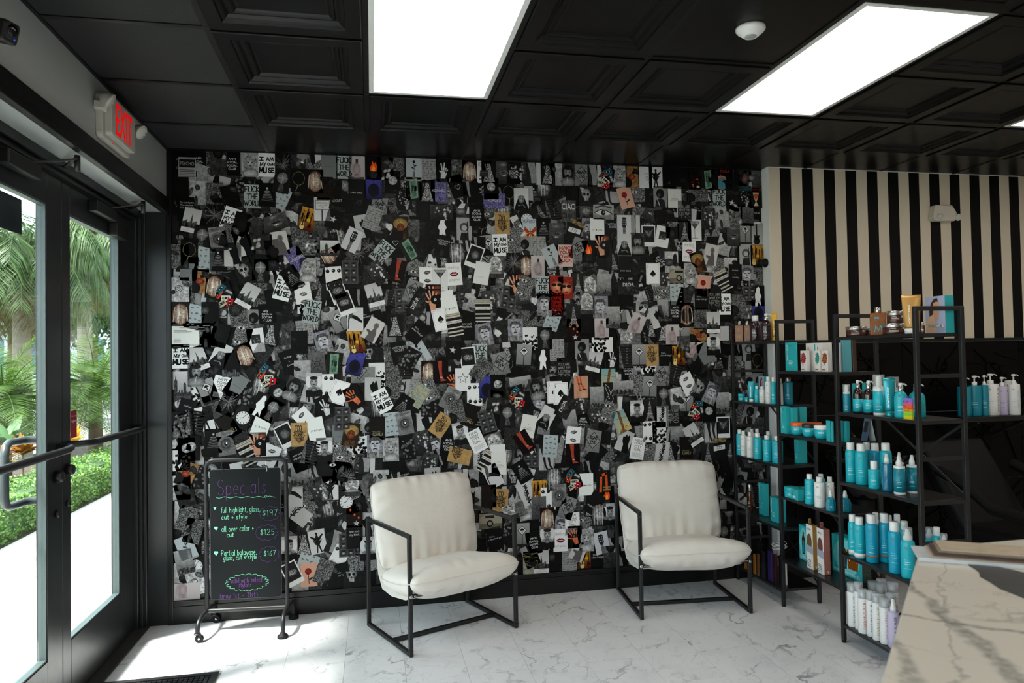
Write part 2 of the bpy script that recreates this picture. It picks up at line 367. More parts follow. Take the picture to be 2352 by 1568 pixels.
struct(bev(MB().box(3.99, RX1, SY-0.02, SY, 0, 0.10).build('baseboard_striped', M_black), 0.002))
# ---- other walls (outside the frame)
struct(MB().box(RX1, RX1+0.1, RY1, 0.12, 0, H+0.03).build('wall_right', mat('wall_far_paint', (0.62, 0.60, 0.57), 0.7)))
struct(MB().box(-0.2, RX1, RY1-0.1, RY1, 0, H+0.03).build('wall_front', mat('wall_far_paint2', (0.62, 0.60, 0.57), 0.7)))

# ---- entrance wall (X = 0) with recessed double glass doors
DX = -0.155                    # inner face of the doors
OY0, OY1 = -2.10, -0.012       # opening along Y
SOF = 2.485
WY0, WY1, WZa, WZb = -7.4, -2.42, 0.30, 2.42     # storefront window nearer the camera, outside the frame
wl_ = struct(MB().box(-0.30, LWX, RY1, 0.0, 2.565, H+0.03).box(-0.30, LWX, RY1, WY0, 0, 2.565).box(-0.30, LWX, WY1, OY0, 0, 2.565).box(-0.30, LWX, WY0, WY1, 0, WZa).box(-0.30, LWX, WY0, WY1, WZb, 2.565).build('wall_left', mat('wall_left_grey', (0.66, 0.67, 0.66), 0.7, var=0.04)))
wn_ = bpy.data.objects.new('window_1', None); COL.objects.link(wn_); struct(wn_)
nw = 3; wp = (WY1-WY0)/nw
for k in range(nw+1): MB().box(-0.20, -0.10, WY0+k*wp-0.03*(k > 0), WY0+k*wp+0.03*(k < nw), WZa+0.05, WZb-0.05).build('mullion', M_black, wn_)
MB().box(-0.20, -0.10, WY0, WY1, WZa, WZa+0.05).build('window_sill', M_black, wn_); MB().box(-0.20, -0.10, WY0, WY1, WZb-0.05, WZb).build('window_head', M_black, wn_)
for k in range(nw): MB().box(-0.153, -0.147, WY0+k*wp+0.03, WY0+(k+1)*wp-0.03, WZa+0.05, WZb-0.05).build('pane', M_glass, wn_)
M_soffit = mat('soffit_grey', (0.62, 0.64, 0.63), 0.55, bump=0.2, scale=120)
struct(MB().box(DX-0.12, LWX-0.001, OY0, 0.0, SOF, 2.564).build('trim_2', M_soffit))
struct(bev(MB().box(LWX, LWX+0.016, OY0-0.1, -0.001, SOF-0.002, 2.572).box(LWX-0.012, LWX+0.022, OY0-0.1, -0.001, SOF-0.012, SOF+0.010).build('trim_3', M_black), 0.003))
# reveal panel beside the doors (continues the collage wall) and its edge trim
M_reveal = mat('reveal_dark_paint', (0.12, 0.135, 0.14), 0.33, var=0.1)
struct(bev(MB().box(-0.098, 0.028, -0.012, 0.0, 0, SOF-0.002).build('trim_4', M_reveal), 0.002))
struct(bev(MB().box(0.016, 0.045, -0.026, 0.0, 0, SOF+0.02).build('trim_5', M_black), 0.003))
struct(bev(MB().box(LWX, LWX+0.016, RY1, OY0, 0, 0.14).build('baseboard_left', M_black), 0.002))
# door frame
struct(bev(MB().box(DX-0.11, DX+0.02, -0.075, -0.012, 0, SOF).box(DX+0.02, DX+0.038, -0.052, -0.012, 0, SOF).box(DX+0.038, DX+0.056, -0.030, -0.012, 0, SOF).build('door_frame_jamb', M_reveal), 0.003))
struct(bev(MB().box(DX-0.11, DX+0.02, OY0, OY0+0.06, 0, SOF).build('door_frame_jamb', M_reveal), 0.003))
struct(bev(MB().box(DX-0.11, DX+0.02, OY0+0.06, -0.075, 2.415, SOF).box(DX+0.02, DX+0.038, OY0+0.06, -0.075, 2.44, SOF).build('door_frame_head', M_black), 0.003))
struct(bev(MB().box(DX-0.11, DX+0.07, OY0, -0.012, -0.02, 0.008).build('door_threshold', mat('threshold_metal', (0.33, 0.34, 0.34), 0.5, metal=0.6)), 0.003))
GZ0, GZ1 = 0.292, 2.275
M_stile = mat('door_dark_metal', (0.095, 0.103, 0.107), 0.30, var=0.1)
M_edge = mat('door_glazing_edge', (0.28, 0.33, 0.33), 0.42)
def door(n, ya, yb, ga, gb):
    """leaf between ya and yb with glass between ga and gb (Y)"""
    t = bpy.data.objects.new('door_%d' % n, None); COL.objects.link(t); t.location = (DX, 0, 0); struct(t)
    bev(MB().box(-0.045, 0, ya, ga, 0.012, 2.41).build('stile', M_stile, t), 0.002)
    bev(MB().box(-0.045, 0, gb, yb, 0.012, 2.41).build('stile', M_stile, t), 0.002)
    bev(MB().box(-0.045, 0.0005, ga, gb, 0.012, GZ0).build('bottom_rail', M_stile, t), 0.002)
    bev(MB().box(-0.045, 0.0005, ga, gb, GZ1, 2.41).build('top_rail', M_stile, t), 0.002)
    # glazing stops
    MB().box(-0.030, -0.004, ga, ga+0.005, GZ0, GZ1).box(-0.036, -0.004, gb-0.005, gb, GZ0, GZ1).box(-0.036, -0.004, ga+0.005, gb-0.005, GZ0, GZ0+0.008).box(-0.036, -0.004, ga+0.005, gb-0.005, GZ1-0.008, GZ1).build('glazing_stop', M_edge, t)
    MB().box(-0.023, -0.017, ga+0.005, gb-0.005, GZ0+0.008, GZ1-0.008).build('pane', M_glass, t)
    return t
d1 = door(1, -1.062, -0.080, -0.972, -0.312)
d2 = door(2, -2.035, -1.066, -1.900, -1.218)
def pushbar(par, ya, yb, yend):
    # bent tube running across the leaf, fixed at the hinge side, held off the glass
    pts = [(0.004, yb, 1.205), (0.05, yb, 1.205), (0.062, yb+(0.03 if ya > yb else -0.03), 1.203)]
    s = 1 if ya > yb else -1
    MB().tube([(0.0, yb, 1.200), (0.045, yb+0.01*s, 1.200), (0.075, yb+0.05*s, 1.200), (0.085, yb+0.11*s, 1.198), (0.085, ya-0.08*s, 1.195), (0.06, ya-0.03*s, 1.195), (0.0, ya, 1.195)], 0.0165, 12).build('push_bar', M_frame, par)
pushbar(d1, -0.10, -1.01, 0); pushbar(d2, -1.97, -1.12, 0)
# outside pull handle of the left leaf, locks, closer arms, sticker, hold-open boxes
MB().tube([(-0.045, -1.13, 1.235), (-0.09, -1.135, 1.24), (-0.12, -1.16, 1.24), (-0.13, -1.26, 1.24), (-0.125, -1.30, 1.225), (-0.12, -1.32, 1.19), (-0.12, -1.32, 1.02), (-0.125, -1.30, 0.985), (-0.13, -1.26, 0.97), (-0.12, -1.16, 0.97), (-0.09, -1.135, 0.97), (-0.045, -1.13, 0.97)], 0.017, 12).build('pull_handle', mat('pull_handle_grey', (0.22, 0.25, 0.26), 0.4), d2)
for par, y, z in ((d1, -1.015, 1.085), (d2, -1.13, 1.070), (d1, -1.015, 0.93), (d2, -1.13, 0.905)):
    MB().lathe([(0.002, 0.014), (0.012, 0.014), (0.016, 0.010), (0.017, 0.0)] if z < 1 else [(0.004, 0.03), (0.02, 0.03), (0.026, 0.02), (0.028, 0.0)], 16, (0, 0, 0), axis='x').build('lock_cylinder', M_frame, par, (0.0, y, z))
def closer(par, y, s):
    bev(MB().box(0.001, 0.05, y-0.14, y+0.14, 2.335, 2.395).build('closer_body', M_frame, par), 0.006)
    a = MB().bar((0.03, y+0.10*s, 2.40), (0.16, y+0.20*s, 2.445), 0.022, 0.007).bar((0.16, y+0.20*s, 2.452), (0.02, y+0.42*s, 2.46), 0.018, 0.006)
    a.lathe([(0.012, 2.395), (0.012, 2.462)], 12, (0.16, y+0.20*s, 0)).build('closer_arm', M_frame, par)
closer(d1, -0.62, 1); closer(d2, -1.52, 1)
MB().box(0.015, 0.017, -1.385, -1.372, 2.392, 2.41).build('yellow_tag', mat('yellow_tag', (0.75, 0.72, 0.12), 0.5), d2)
bev(MB().box(0.0006, 0.045, -0.47, -0.29, 2.262, 2.335).build('latch_box', M_frame, d1), 0.004)
bev(MB().box(-0.0165, -0.0105, -1.70, -1.42, 2.10, 2.245).build('tinted_film', mat('tinted_film', (0.13, 0.17, 0.18), 0.15), d2), 0.001)

# ================================================================ lettering
_fc = {}
def font_mesh(s, extrude=0.0):
    """2D outline mesh of a string in Blender's built-in font: (verts, faces, width)"""
    if s in _fc: return _fc[s]
    cu = bpy.data.curves.new('t', 'FONT'); cu.body = s; cu.resolution_u = 2; cu.align_x = 'LEFT'; cu.size = 1.0
    ob = bpy.data.objects.new('t', cu); COL.objects.link(ob)
    dg = bpy.context.evaluated_depsgraph_get(); me = bpy.data.meshes.new_from_object(ob.evaluated_get(dg))
    v = [(p.co.x, p.co.y) for p in me.vertices]; f = [tuple(p.vertices) for p in me.polygons]
    bpy.data.objects.remove(ob); bpy.data.curves.remove(cu); bpy.data.meshes.remove(me)
    x0 = min(p[0] for p in v); x1 = max(p[0] for p in v)
    v = [((a-x0)/0.69, b/0.69) for a, b in v]           # cap height 1
    _fc[s] = (v, f, (x1-x0)/0.69); return _fc[s]

def _c(cx, cy, rx, ry, a0, a1, n=8):
    return [(cx+rx*math.cos(R(a0+(a1-a0)*k/n)), cy+ry*math.sin(R(a0+(a1-a0)*k/n))) for k in range(n+1)]
SF = {
 'A': (.8, [[(0, 0), (.4, 1), (.8, 0)], [(.15, .38), (.66, .38)]]), 'B': (.6, [[(0, 0), (0, 1), (.4, .95), (.45, .7), (0, .55), (.5, .5), (.55, .15), (0, 0)]]),
 'C': (.65, [_c(.38, .5, .36, .5, 50, 310)]), 'D': (.65, [[(0, 0), (0, 1), (.35, .95), (.6, .65), (.6, .35), (.35, .05), (0, 0)]]),
 'E': (.55, [[(.5, 1), (0, 1), (0, 0), (.55, 0)], [(0, .52), (.42, .52)]]), 'F': (.55, [[(.55, 1), (0, 1), (0, 0)], [(0, .52), (.42, .52)]]),
 'G': (.7, [_c(.38, .5, .36, .5, 50, 330)+[(.68, .45), (.42, .45)]]), 'H': (.65, [[(0, 0), (0, 1)], [(.6, 0), (.6, 1)], [(0, .5), (.6, .5)]]),
 'I': (.4, [[(.2, 0), (.2, 1)], [(0, 1), (.4, 1)], [(0, 0), (.4, 0)]]), 'K': (.62, [[(0, 0), (0, 1)], [(.58, 1), (.02, .45), (.62, 0)]]),
 'L': (.5, [[(0, 1), (0, 0), (.5, 0)]]), 'M': (.85, [[(0, 0), (.1, 1), (.42, .25), (.75, 1), (.85, 0)]]), 'N': (.65, [[(0, 0), (0, 1), (.62, 0), (.62, 1)]]),
 'O': (.75, [_c(.37, .5, .36, .5, 90, 450, 12)]), 'P': (.58, [[(0, 0), (0, 1), (.45, .95), (.55, .72), (.42, .5), (0, .45)]]),
 'R': (.62, [[(0, 0), (0, 1), (.45, .95), (.55, .75), (.42, .53), (0, .48), (.6, 0)]]), 'S': (.6, [_c(.3, .76, .26, .24, 30, 250, 7)+_c(.3, .25, .28, .26, 80, -160, 7)]),
 'T': (.65, [[(0, 1), (.65, 1)], [(.33, 1), (.33, 0)]]), 'U': (.65, [[(0, 1), (.03, .25)]+_c(.33, .25, .3, .25, 180, 360, 6)+[(.64, 1)]]),
 'V': (.65, [[(0, 1), (.32, 0), (.65, 1)]]), 'W': (.95, [[(0, 1), (.22, 0), (.47, .7), (.7, 0), (.95, 1)]]), 'X': (.6, [[(0, 0), (.6, 1)], [(0, 1), (.6, 0)]]),
 'Y': (.62, [[(0, 1), (.3, .5), (.62, 1)], [(.3, .5), (.26, 0)]]), 'Z': (.6, [[(0, 1), (.6, 1), (0, 0), (.6, 0)]]),
 'a': (.5, [_c(.24, .3, .23, .3, 60, 400, 10)+[(.48, .6), (.46, .06), (.54, 0)]]), 'b': (.5, [[(.02, 1), (.02, 0)], _c(.25, .3, .23, .3, 170, -150, 9)]),
 'c': (.45, [_c(.26, .3, .25, .3, 55, 310)]), 'd': (.5, [_c(.24, .3, .23, .3, 40, 380, 10), [(.48, 1), (.48, 0)]]),
 'e': (.48, [[(.04, .3), (.46, .34)]+_c(.25, .3, .22, .3, 20, 310, 9)]), 'f': (.36, [[(.4, .92), (.3, 1.02), (.18, .9), (.16, 0)], [(0, .58), (.36, .58)]]),
 'g': (.5, [_c(.24, .3, .23, .3, 40, 390, 10), [(.47, .58), (.47, -.2), (.3, -.36), (.06, -.26)]]), 'h': (.5, [[(.02, 1), (.02, 0)], [(.02, .38), (.2, .6), (.4, .52), (.45, 0)]]),
 'i': (.14, [[(.07, .6), (.07, 0)], [(.06, .82), (.09, .86)]]), 'j': (.2, [[(.15, .6), (.15, -.25), (0, -.3)]]), 'k': (.45, [[(.02, 1), (.02, 0)], [(.4, .6), (.04, .26), (.45, 0)]]),
 'l': (.16, [[(.06, 1), (.06, .06), (.14, 0)]]), 'm': (.75, [[(.02, .6), (.02, 0)], [(.02, .4), (.18, .6), (.34, .5), (.35, 0)], [(.35, .4), (.52, .6), (.68, .5), (.7, 0)]]),
 'n': (.5, [[(.02, .6), (.02, 0)], [(.02, .38), (.2, .6), (.4, .52), (.45, 0)]]), 'o': (.5, [_c(.25, .3, .23, .3, 90, 450, 11)]),
 'p': (.5, [[(.02, .6), (.02, -.36)], _c(.25, .3, .23, .3, 170, -150, 9)]), 'r': (.36, [[(.02, .6), (.02, 0)], [(.02, .36), (.16, .58), (.34, .56)]]),
 's': (.4, [[(.36, .54), (.18, .61), (.05, .47), (.2, .32), (.36, .18), (.22, 0), (.02, .06)]]), 't': (.36, [[(.16, .9), (.16, .08), (.3, 0)], [(0, .6), (.34, .6)]]),
 'u': (.5, [[(.02, .6), (.04, .12), (.2, 0), (.4, .1), (.46, .6), (.46, .05), (.52, 0)]]), 'v': (.44, [[(0, .6), (.2, 0), (.44, .6)]]),
 'w': (.66, [[(0, .6), (.15, 0), (.32, .5), (.48, 0), (.66, .6)]]), 'y': (.46, [[(0, .6), (.22, .05)], [(.46, .6), (.1, -.36)]]), 'x': (.45, [[(0, 0), (.42, .6)], [(0, .6), (.42, 0)]]),
 '0': (.55, [_c(.27, .5, .25, .5, 90, 450, 12)]), '1': (.2, [[(0, .8), (.12, 1), (.12, 0)]]), '2': (.55, [_c(.26, .73, .24, .27, 160, -30, 7)+[(.02, 0), (.55, 0)]]),
 '3': (.5, [[(.04, .9), (.3, 1), (.46, .78), (.2, .54), (.48, .3), (.28, 0), (.02, .1)]]), '5': (.5, [[(.48, 1), (.08, 1), (.05, .56), (.3, .6), (.48, .34), (.3, .02), (.02, .08)]]),
 '6': (.5, [[(.42, 1), (.1, .55), (.05, .2), (.25, 0), (.45, .2), (.3, .45), (.08, .3)]]), '7': (.5, [[(0, 1), (.5, 1), (.16, 0)]]), '9': (.5, [_c(.25, .72, .22, .27, 0, 360, 10)+[(.46, .7), (.4, 0)]]),
 '8': (.5, [_c(.25, .74, .2, .25, 270, 630, 10), _c(.25, .25, .24, .25, 90, 450, 10)]), '$': (.55, [[(.5, .82), (.26, .92), (.08, .72), (.28, .5), (.5, .3), (.28, .08), (.04, .2)], [(.28, 1.06), (.28, -.08)]]),
 '+': (.5, [[(.05, .35), (.45, .35)], [(.25, .6), (.25, .1)], [(.05, .35), (.25, .6)]]), ',': (.15, [[(.08, .06), (.02, -.14)]]), '.': (.15, [[(.04, .02), (.09, .06)]]), '(': (.3, [_c(.45, .4, .42, .62, 125, 235)]),
 ')': (.3, [_c(-.15, .4, .42, .62, 55, -55)]), '-': (.5, [[(.1, .32), (.42, .32)]]), '?': (.45, [_c(.22, .76, .2, .22, 170, -70, 7)+[(.22, .3)], [(.2, .04), (.25, .08)]]), "'": (.12, [[(.06, 1), (.05, .85)]]), '!': (.14, [[(.07, 1), (.07, .25)], [(.06, .02), (.08, .06)]]),
 ' ': (.3, [])}
def stroke_lines(s, gap=0.14, jit=0.0, seed=1):
    """polylines of a hand-lettered string, cap height 1; returns (lines, width)"""
    rr = random.Random(seed); x = 0; out = []
    for ch in s:
        w, ls = SF.get(ch, SF[' ']); dy = rr.uniform(-jit, jit); sc = 1+rr.uniform(-jit, jit)
        for l in ls: out.append([(x+px*sc, py*sc+dy) for px, py in l])
        x += w*sc+gap
    return out, max(x-gap, 0.01)
def ribbons(lines, w):
    """flat quads following polylines (with small joints)"""
    v = []; f = []
    for l in lines:
        for (x0, y0), (x1, y1) in zip(l[:-1], l[1:]):
            d = math.hypot(x1-x0, y1-y0)
            if d < 1e-6: continue
            ux, uy = (x1-x0)/d, (y1-y0)/d; e = w*0.42; nx, ny = -uy*w/2, ux*w/2
            ax, ay, bx, by = x0-ux*e, y0-uy*e, x1+ux*e, y1+uy*e
            b = len(v); v += [(ax+nx, ay+ny), (ax-nx, ay-ny), (bx-nx, by-ny), (bx+nx, by+ny)]; f.append((b, b+1, b+2, b+3))
    return v, f

# ================================================================ photo-print collage on the back wall
m = bpy.data.materials.new('photo_print'); m.use_nodes = True; nt = m.node_tree; N = nt.nodes; L = nt.links; p = N['Principled BSDF']
at = N.new('ShaderNodeAttribute'); at.attribute_name = 'col'; tc = N.new('ShaderNodeTexCoord')
def _mr(src, a, b, c, d):
    r = N.new('ShaderNodeMapRange'); r.inputs[1].default_value = a; r.inputs[2].default_value = b; r.inputs[3].default_value = c; r.inputs[4].default_value = d; L.new(src, r.inputs[0]); return r.outputs[0]
n1 = N.new('ShaderNodeTexNoise'); n1.inputs['Scale'].default_value = 55; n1.inputs['Detail'].default_value = 6; n1.inputs['Roughness'].default_value = 0.6; n1.inputs['Distortion'].default_value = 0.8
n2 = N.new('ShaderNodeTexNoise'); n2.inputs['Scale'].default_value = 190; n2.inputs['Detail'].default_value = 3; n2.inputs['Distortion'].default_value = 1.2
for n_ in (n1, n2): L.new(tc.outputs['Object'], n_.inputs['Vector'])
f1 = _mr(n1.outputs[0], 0.34, 0.66, 0.0, 2.1); f2 = _mr(n2.outputs[0], 0.45, 0.60, 0.0, 2.3)
aA = _mr(at.outputs['Alpha'], 0.0, 0.5, 0.0, 1.0); gate = N.new('ShaderNodeMath'); gate.operation = 'LESS_THAN'; gate.inputs[1].default_value = 0.505; L.new(at.outputs['Alpha'], gate.inputs[0])
aA2 = N.new('ShaderNodeMath'); aA2.operation = 'MULTIPLY'; L.new(aA, aA2.inputs[0]); L.new(gate.outputs[0], aA2.inputs[1])
aB = _mr(at.outputs['Alpha'], 0.5, 1.0, 0.0, 1.0)
def _mixf(fac, src):
    x = N.new('ShaderNodeMix'); x.data_type = 'FLOAT'; L.new(fac, x.inputs[0]); x.inputs[2].default_value = 1.0; L.new(src, x.inputs[3]); return x.outputs[0]
k1 = _mixf(aA2.outputs[0], f1); k2 = _mixf(aB, f2)
kk = N.new('ShaderNodeMath'); kk.operation = 'MULTIPLY'; L.new(k1, kk.inputs[0]); L.new(k2, kk.inputs[1])
sc_ = N.new('ShaderNodeVectorMath'); sc_.operation = 'SCALE'; L.new(at.outputs['Color'], sc_.inputs[0]); L.new(kk.outputs[0], sc_.inputs['Scale'])
L.new(sc_.outputs[0], p.inputs['Base Color']); p.inputs['Roughness'].default_value = 0.42; p.inputs['Specular IOR Level'].default_value = 0.12
M_print = m

def g(v, a=0.0): return (v, v, v, a) if isinstance(v, (int, float)) else (*v, a)
class Card:
    """flat print, width W height Hc in card units (0.1 m); shapes are painted in order"""
    DZ = 2.2e-5
    def __init__(s, land=False):
        s.W, s.H = (1.48, 1.0) if land else (1.0, 1.48); s.v = []; s.f = []; s.c = []; s.l = 0
    def _clip(s, pts):
        for ax, lim, sg in ((0, 0, 1), (0, s.W, -1), (1, 0, 1), (1, s.H, -1)):
            out = []; n = len(pts)
            for i in range(n):
                a, b = pts[i], pts[(i+1) % n]; da, db = sg*(a[0][ax]-lim), sg*(b[0][ax]-lim)
                if da >= 0: out.append(a)
                if (da > 0 > db) or (da < 0 < db):
                    t = da/(da-db); out.append(((a[0][0]+t*(b[0][0]-a[0][0]), a[0][1]+t*(b[0][1]-a[0][1])), tuple(x+t*(y-x) for x, y in zip(a[1], b[1]))))
            pts = out
            if len(pts) < 3: return []
        return pts
    def _put(s, pts):
        if any(not (-1e-9 <= q[0][0] <= s.W+1e-9 and -1e-9 <= q[0][1] <= s.H+1e-9) for q in pts): pts = s._clip(pts)
        if len(pts) < 3: return
        b = len(s.v); z = s.l*s.DZ
        for (x, y), c in pts: s.v.append((x, y, z)); s.c.append(c)
        s.f.append(tuple(range(b, len(s.v))))
    def up(s): s.l += 1; return s
    def poly(s, pts, c, up=True):
        if up: s.l += 1
        c = g(c) if not isinstance(c, tuple) or len(c) < 4 else c
        s._put([(q, c) for q in pts]); return s
    def rect(s, x0, y0, x1, y1, c, c2=None, up=True):
        c = g(c) if not isinstance(c, tuple) or len(c) < 4 else c; c2 = c if c2 is None else (g(c2) if not isinstance(c2, tuple) or len(c2) < 4 else c2)
        if up: s.l += 1
        s._put([((x0, y0), c), ((x1, y0), c), ((x1, y1), c2), ((x0, y1), c2)]); return s
    def bg(s, c, c2=None): return s.rect(0, 0, s.W, s.H, c, c2)
    def ell(s, cx, cy, rx, ry, c, rim=None, n=14, rot=0, up=True, a0=0, a1=360):
        if up: s.l += 1
        c = g(c) if not isinstance(c, tuple) or len(c) < 4 else c
        ca, sa = math.cos(R(rot)), math.sin(R(rot)); pts = []
        full = abs(a1-a0) >= 360
        for k in range(n+(0 if full else 1)):
            a = R(a0+(a1-a0)*k/n); x, y = rx*math.cos(a), ry*math.sin(a); pts.append((cx+ca*x-sa*y, cy+sa*x+ca*y))
        if rim is None: s._put([(q, c) for q in pts])
        else:
            rim = g(rim) if not isinstance(rim, tuple) or len(rim) < 4 else rim
            for i in range(len(pts) if full else len(pts)-1): s._put([((cx, cy), c), (pts[i], rim), (pts[(i+1) % len(pts)], rim)])
        return s
    def line(s, pts, w, c, up=True):
        if up: s.l += 1
        c = g(c) if not isinstance(c, tuple) or len(c) < 4 else c
        v, f = ribbons([pts], w)
        for q in f: s._put([(v[i], c) for i in q])
        return s
    def hand(s, txt, x, y, w, h, c, t=0.13, seed=1, jit=0.05):
        """hand-lettered line fitted to box w x h, lower-left x,y"""
        s.l += 1; c = g(c); ls, tw = stroke_lines(txt, 0.16, jit, seed)
        v, f = ribbons([[(x+px/tw*w, y+py*h) for px, py in l] for l in ls], t*h)
        for q in f: s._put([(v[i], c) for i in q])
        return s
    def text(s, txt, cx, y, h, c, wmax=None):
        s.l += 1; c = g(c); v, f, w = font_mesh(txt); k = h
        kx = k if not wmax or w*k <= wmax else wmax/w
        for q in f: s._put([((cx+(v[i][0]-w/2)*kx, y+v[i][1]*k), c) for i in q])
        return s
    def dots(s, n, seed, c, r0=0.01, r1=0.03, box=None, sides=5):
        s.l += 1; rr = random.Random(seed); x0, y0, x1, y1 = box or (0, 0, s.W, s.H)
        for _ in range(n): s.ell(rr.uniform(x0, x1), rr.uniform(y0, y1), *(2*[rr.uniform(r0, r1)]), c, n=sides, rot=rr.uniform(0, 90), up=False)
        return s
    def star(s, cx, cy, r, c, rot=0, up=True):
        return s.poly([(cx+(r if k % 2 == 0 else r*0.42)*math.sin(R(rot+36*k)), cy+(r if k % 2 == 0 else r*0.42)*math.cos(R(rot+36*k))) for k in range(10)], c, up)
    def mesh(s, name):
        q = 0.1; cx, cy = s.W/2, s.H/2
        # card body: thin slab under the print
        b = [(-cx*q, -cy*q), (cx*q, -cy*q), (cx*q, cy*q), (-cx*q, cy*q)]
        v = [(x, -z*1.0, y) for z in (-0.0003, 0.0) for x, y in b]; f = [(0, 1, 2, 3), (4, 7, 6, 5)]+[(k, (k+1) % 4, 4+(k+1) % 4, 4+k) for k in range(4)]
        col = [g(0.75)]*8; n0 = len(v)
        v += [((x-cx)*q, -z-1e-5, (y-cy)*q) for x, y, z in s.v]; f += [tuple(i+n0 for i in t) for t in s.f]; col += s.c
        return v, f, col
def card_mesh(name, v, f, col):
    me = bpy.data.meshes.new(name); me.from_pydata(v, [], f); me.materials.append(M_print)
    a = me.attributes.new('col', 'FLOAT_COLOR', 'POINT')
    flat = []
    for c in col: flat += [*lin(c[:3]), c[3] if len(c) > 3 else 0.0]
    a.data.foreach_set('color', flat); me.update(); return me

# ---- motifs -------------------------------------------------------------------
def lipshape(C, cx, cy, w, c, hi=None, rot=0):
    up = [(-1, 0), (-.6, .32), (-.25, .5), (0, .38), (.25, .5), (.6, .32), (1, 0), (.6, -.35), (.2, -.52), (-.2, -.52), (-.6, -.35)]
    ca, sa = math.cos(R(rot)), math.sin(R(rot)); T = lambda q, k=1: (cx+w*k*(q[0]*ca-q[1]*sa), cy+w*k*(q[0]*sa+q[1]*ca))
    C.poly([T(q) for q in up], c)
    C.poly([T(q) for q in [(-.75, 0), (-.2, .1), (0, .05), (.2, .1), (.75, 0), (.2, -.1), (-.2, -.1)]], hi if hi is not None else g(0.85))
def face(C, cx, cy, r, skin, hair, dark=0.08, long=True):
    sk, sh = skin, tuple(x*0.55 for x in (skin if isinstance(skin, tuple) else (skin,)*3))
    if long: C.ell(cx, cy-0.1*r, 1.25*r, 1.75*r, g(hair, 0.4), g(hair, 0.45), n=16)
    C.ell(cx, cy-1.9*r, 1.5*r, 0.95*r, g(sk, 0.15), g(sh, 0.2), n=14)
    C.poly([(cx-.33*r, cy-1.3*r), (cx+.33*r, cy-1.3*r), (cx+.3*r, cy-.6*r), (cx-.3*r, cy-.6*r)], g(sh, 0.1))
    C.ell(cx, cy, 0.78*r, 1.02*r, g(sk, 0.08), g(sh, 0.08), n=16)
    C.ell(cx, cy+0.85*r, 0.85*r, 0.38*r, g(hair, 0.45), g(hair, 0.45), n=12)
    C.ell(cx-.33*r, cy+.1*r, .2*r, .09*r, dark, n=8); C.ell(cx+.33*r, cy+.1*r, .2*r, .09*r, dark, n=8, up=False)
    C.line([(cx-.55*r, cy+.3*r), (cx-.15*r, cy+.32*r)], .07*r, dark, up=False); C.line([(cx+.15*r, cy+.32*r), (cx+.55*r, cy+.3*r)], .07*r, dark, up=False)
    C.line([(cx+.05*r, cy+.05*r), (cx+.12*r, cy-.25*r), (cx-.05*r, cy-.28*r)], .06*r, g(sh), up=False)
    C.ell(cx, cy-.52*r, .27*r, .12*r, dark*2+0.05, n=8, up=False)
def hand5(C, cx, cy, s, c, rot=0, fingers=(1, 1, 1, 1, 1), dark=None):
    ca, sa = math.cos(R(rot)), math.sin(R(rot)); T = lambda x, y: (cx+s*(x*ca-y*sa), cy+s*(x*sa+y*ca))
    C.poly([T(*q) for q in [(-.22, -.75), (.2, -.75), (.3, -.1), (.27, .25), (-.27, .25), (-.3, -.1)]], c)
    for k, (a, l) in enumerate(((62, .5), (20, .72), (3, .8), (-12, .74), (-28, .58))):
        L_ = l if fingers[k] else l*0.42; x0, y0 = ((-.27, 0), (-.2, .2), (-.06, .22), (.08, .2), (.2, .15))[k]
        C.line([T(x0, y0), T(x0-L_*math.sin(R(a)), y0+L_*math.cos(R(a)))], .13*s, c, up=False)
def blobs(C, seed, n, lo, hi, a=0.4):
    rr = random.Random(seed)
    for _ in range(n):
        v = rr.uniform(lo, hi); C.ell(rr.uniform(0, C.W), rr.uniform(0, C.H), rr.uniform(.1, .4), rr.uniform(.1, .45), g(v, a), g(v*0.35, a), n=10, rot=rr.uniform(0, 180))
MO = {}
def motif(f): MO[f.__name__] = f; return f
def simple(name, fn): MO[name] = fn
@motif
def muse(C, s):
    C.bg(g((.90, .91, .91))); k = g(.13, .3)
    for t, x, y, w, h, q in (('I', .09, 1.02, .2, .2, .36), ('AM', .47, 1.0, .42, .22, .25), ('MY', .1, .66, .36, .22, .24), ('OWN', .54, .7, .42, .16, .24), ('MU', .06, .26, .42, .3, .28), ('SE', .6, .28, .34, .27, .28)): C.hand(t, x, y, w, h, k, q, s, 0.06)
@motif
def fworld(C, s):
    C.bg(g((.60, .63, .63), .08), g((.66, .70, .70), .08)); k = .05
    C.hand('FUCK', .05, 1.03, .88, .34, k, .17, 3); C.hand('THE', .2, .6, .62, .31, k, .17, 4); C.hand('WORLD', .02, .17, .96, .29, k, .17, 5)
@motif
def antisocial(C, s):
    C.bg(.035)
    for i, t in enumerate(('ANTI', 'SOCIAL', 'SOCIAL', 'CLUB')): C.text(t, .5, .98-.2*i, .13, .9, .62)
@motif
def stargirl(C, s):
    C.bg(g((.88, .89, .88))); C.text('ST', .24, .62, .1, .08, .2); C.star(.42, .67, .075, .06); C.text('RGIRL', .7, .62, .1, .08, .42)
@motif
def nycgirl(C, s):
    C.bg(.88)
    for i, t in enumerate(('NEW', 'YORK', 'CITY', 'GIRL')): C.text(t, .5, 1.2-.21*i, .17, .1, .7)
    for i in range(5): C.line([(.15, .42-.06*i), (.85-.1*(i % 2), .42-.06*i)], .02, .55, up=i == 0)
@motif
def nygirl(C, s): C.bg(.045); C.text("She's...", .36, .86, .1, .75, .4); C.text('a New York girl', .5, .68, .11, .8, .85)
@motif
def whosgirl(C, s): C.bg(g((.08, .065, .05))); C.text("Who's that", .45, .48, .1, (.55, .52, .42), .5); C.text('GIRL?', .52, .26, .19, (.62, .58, .46), .74)
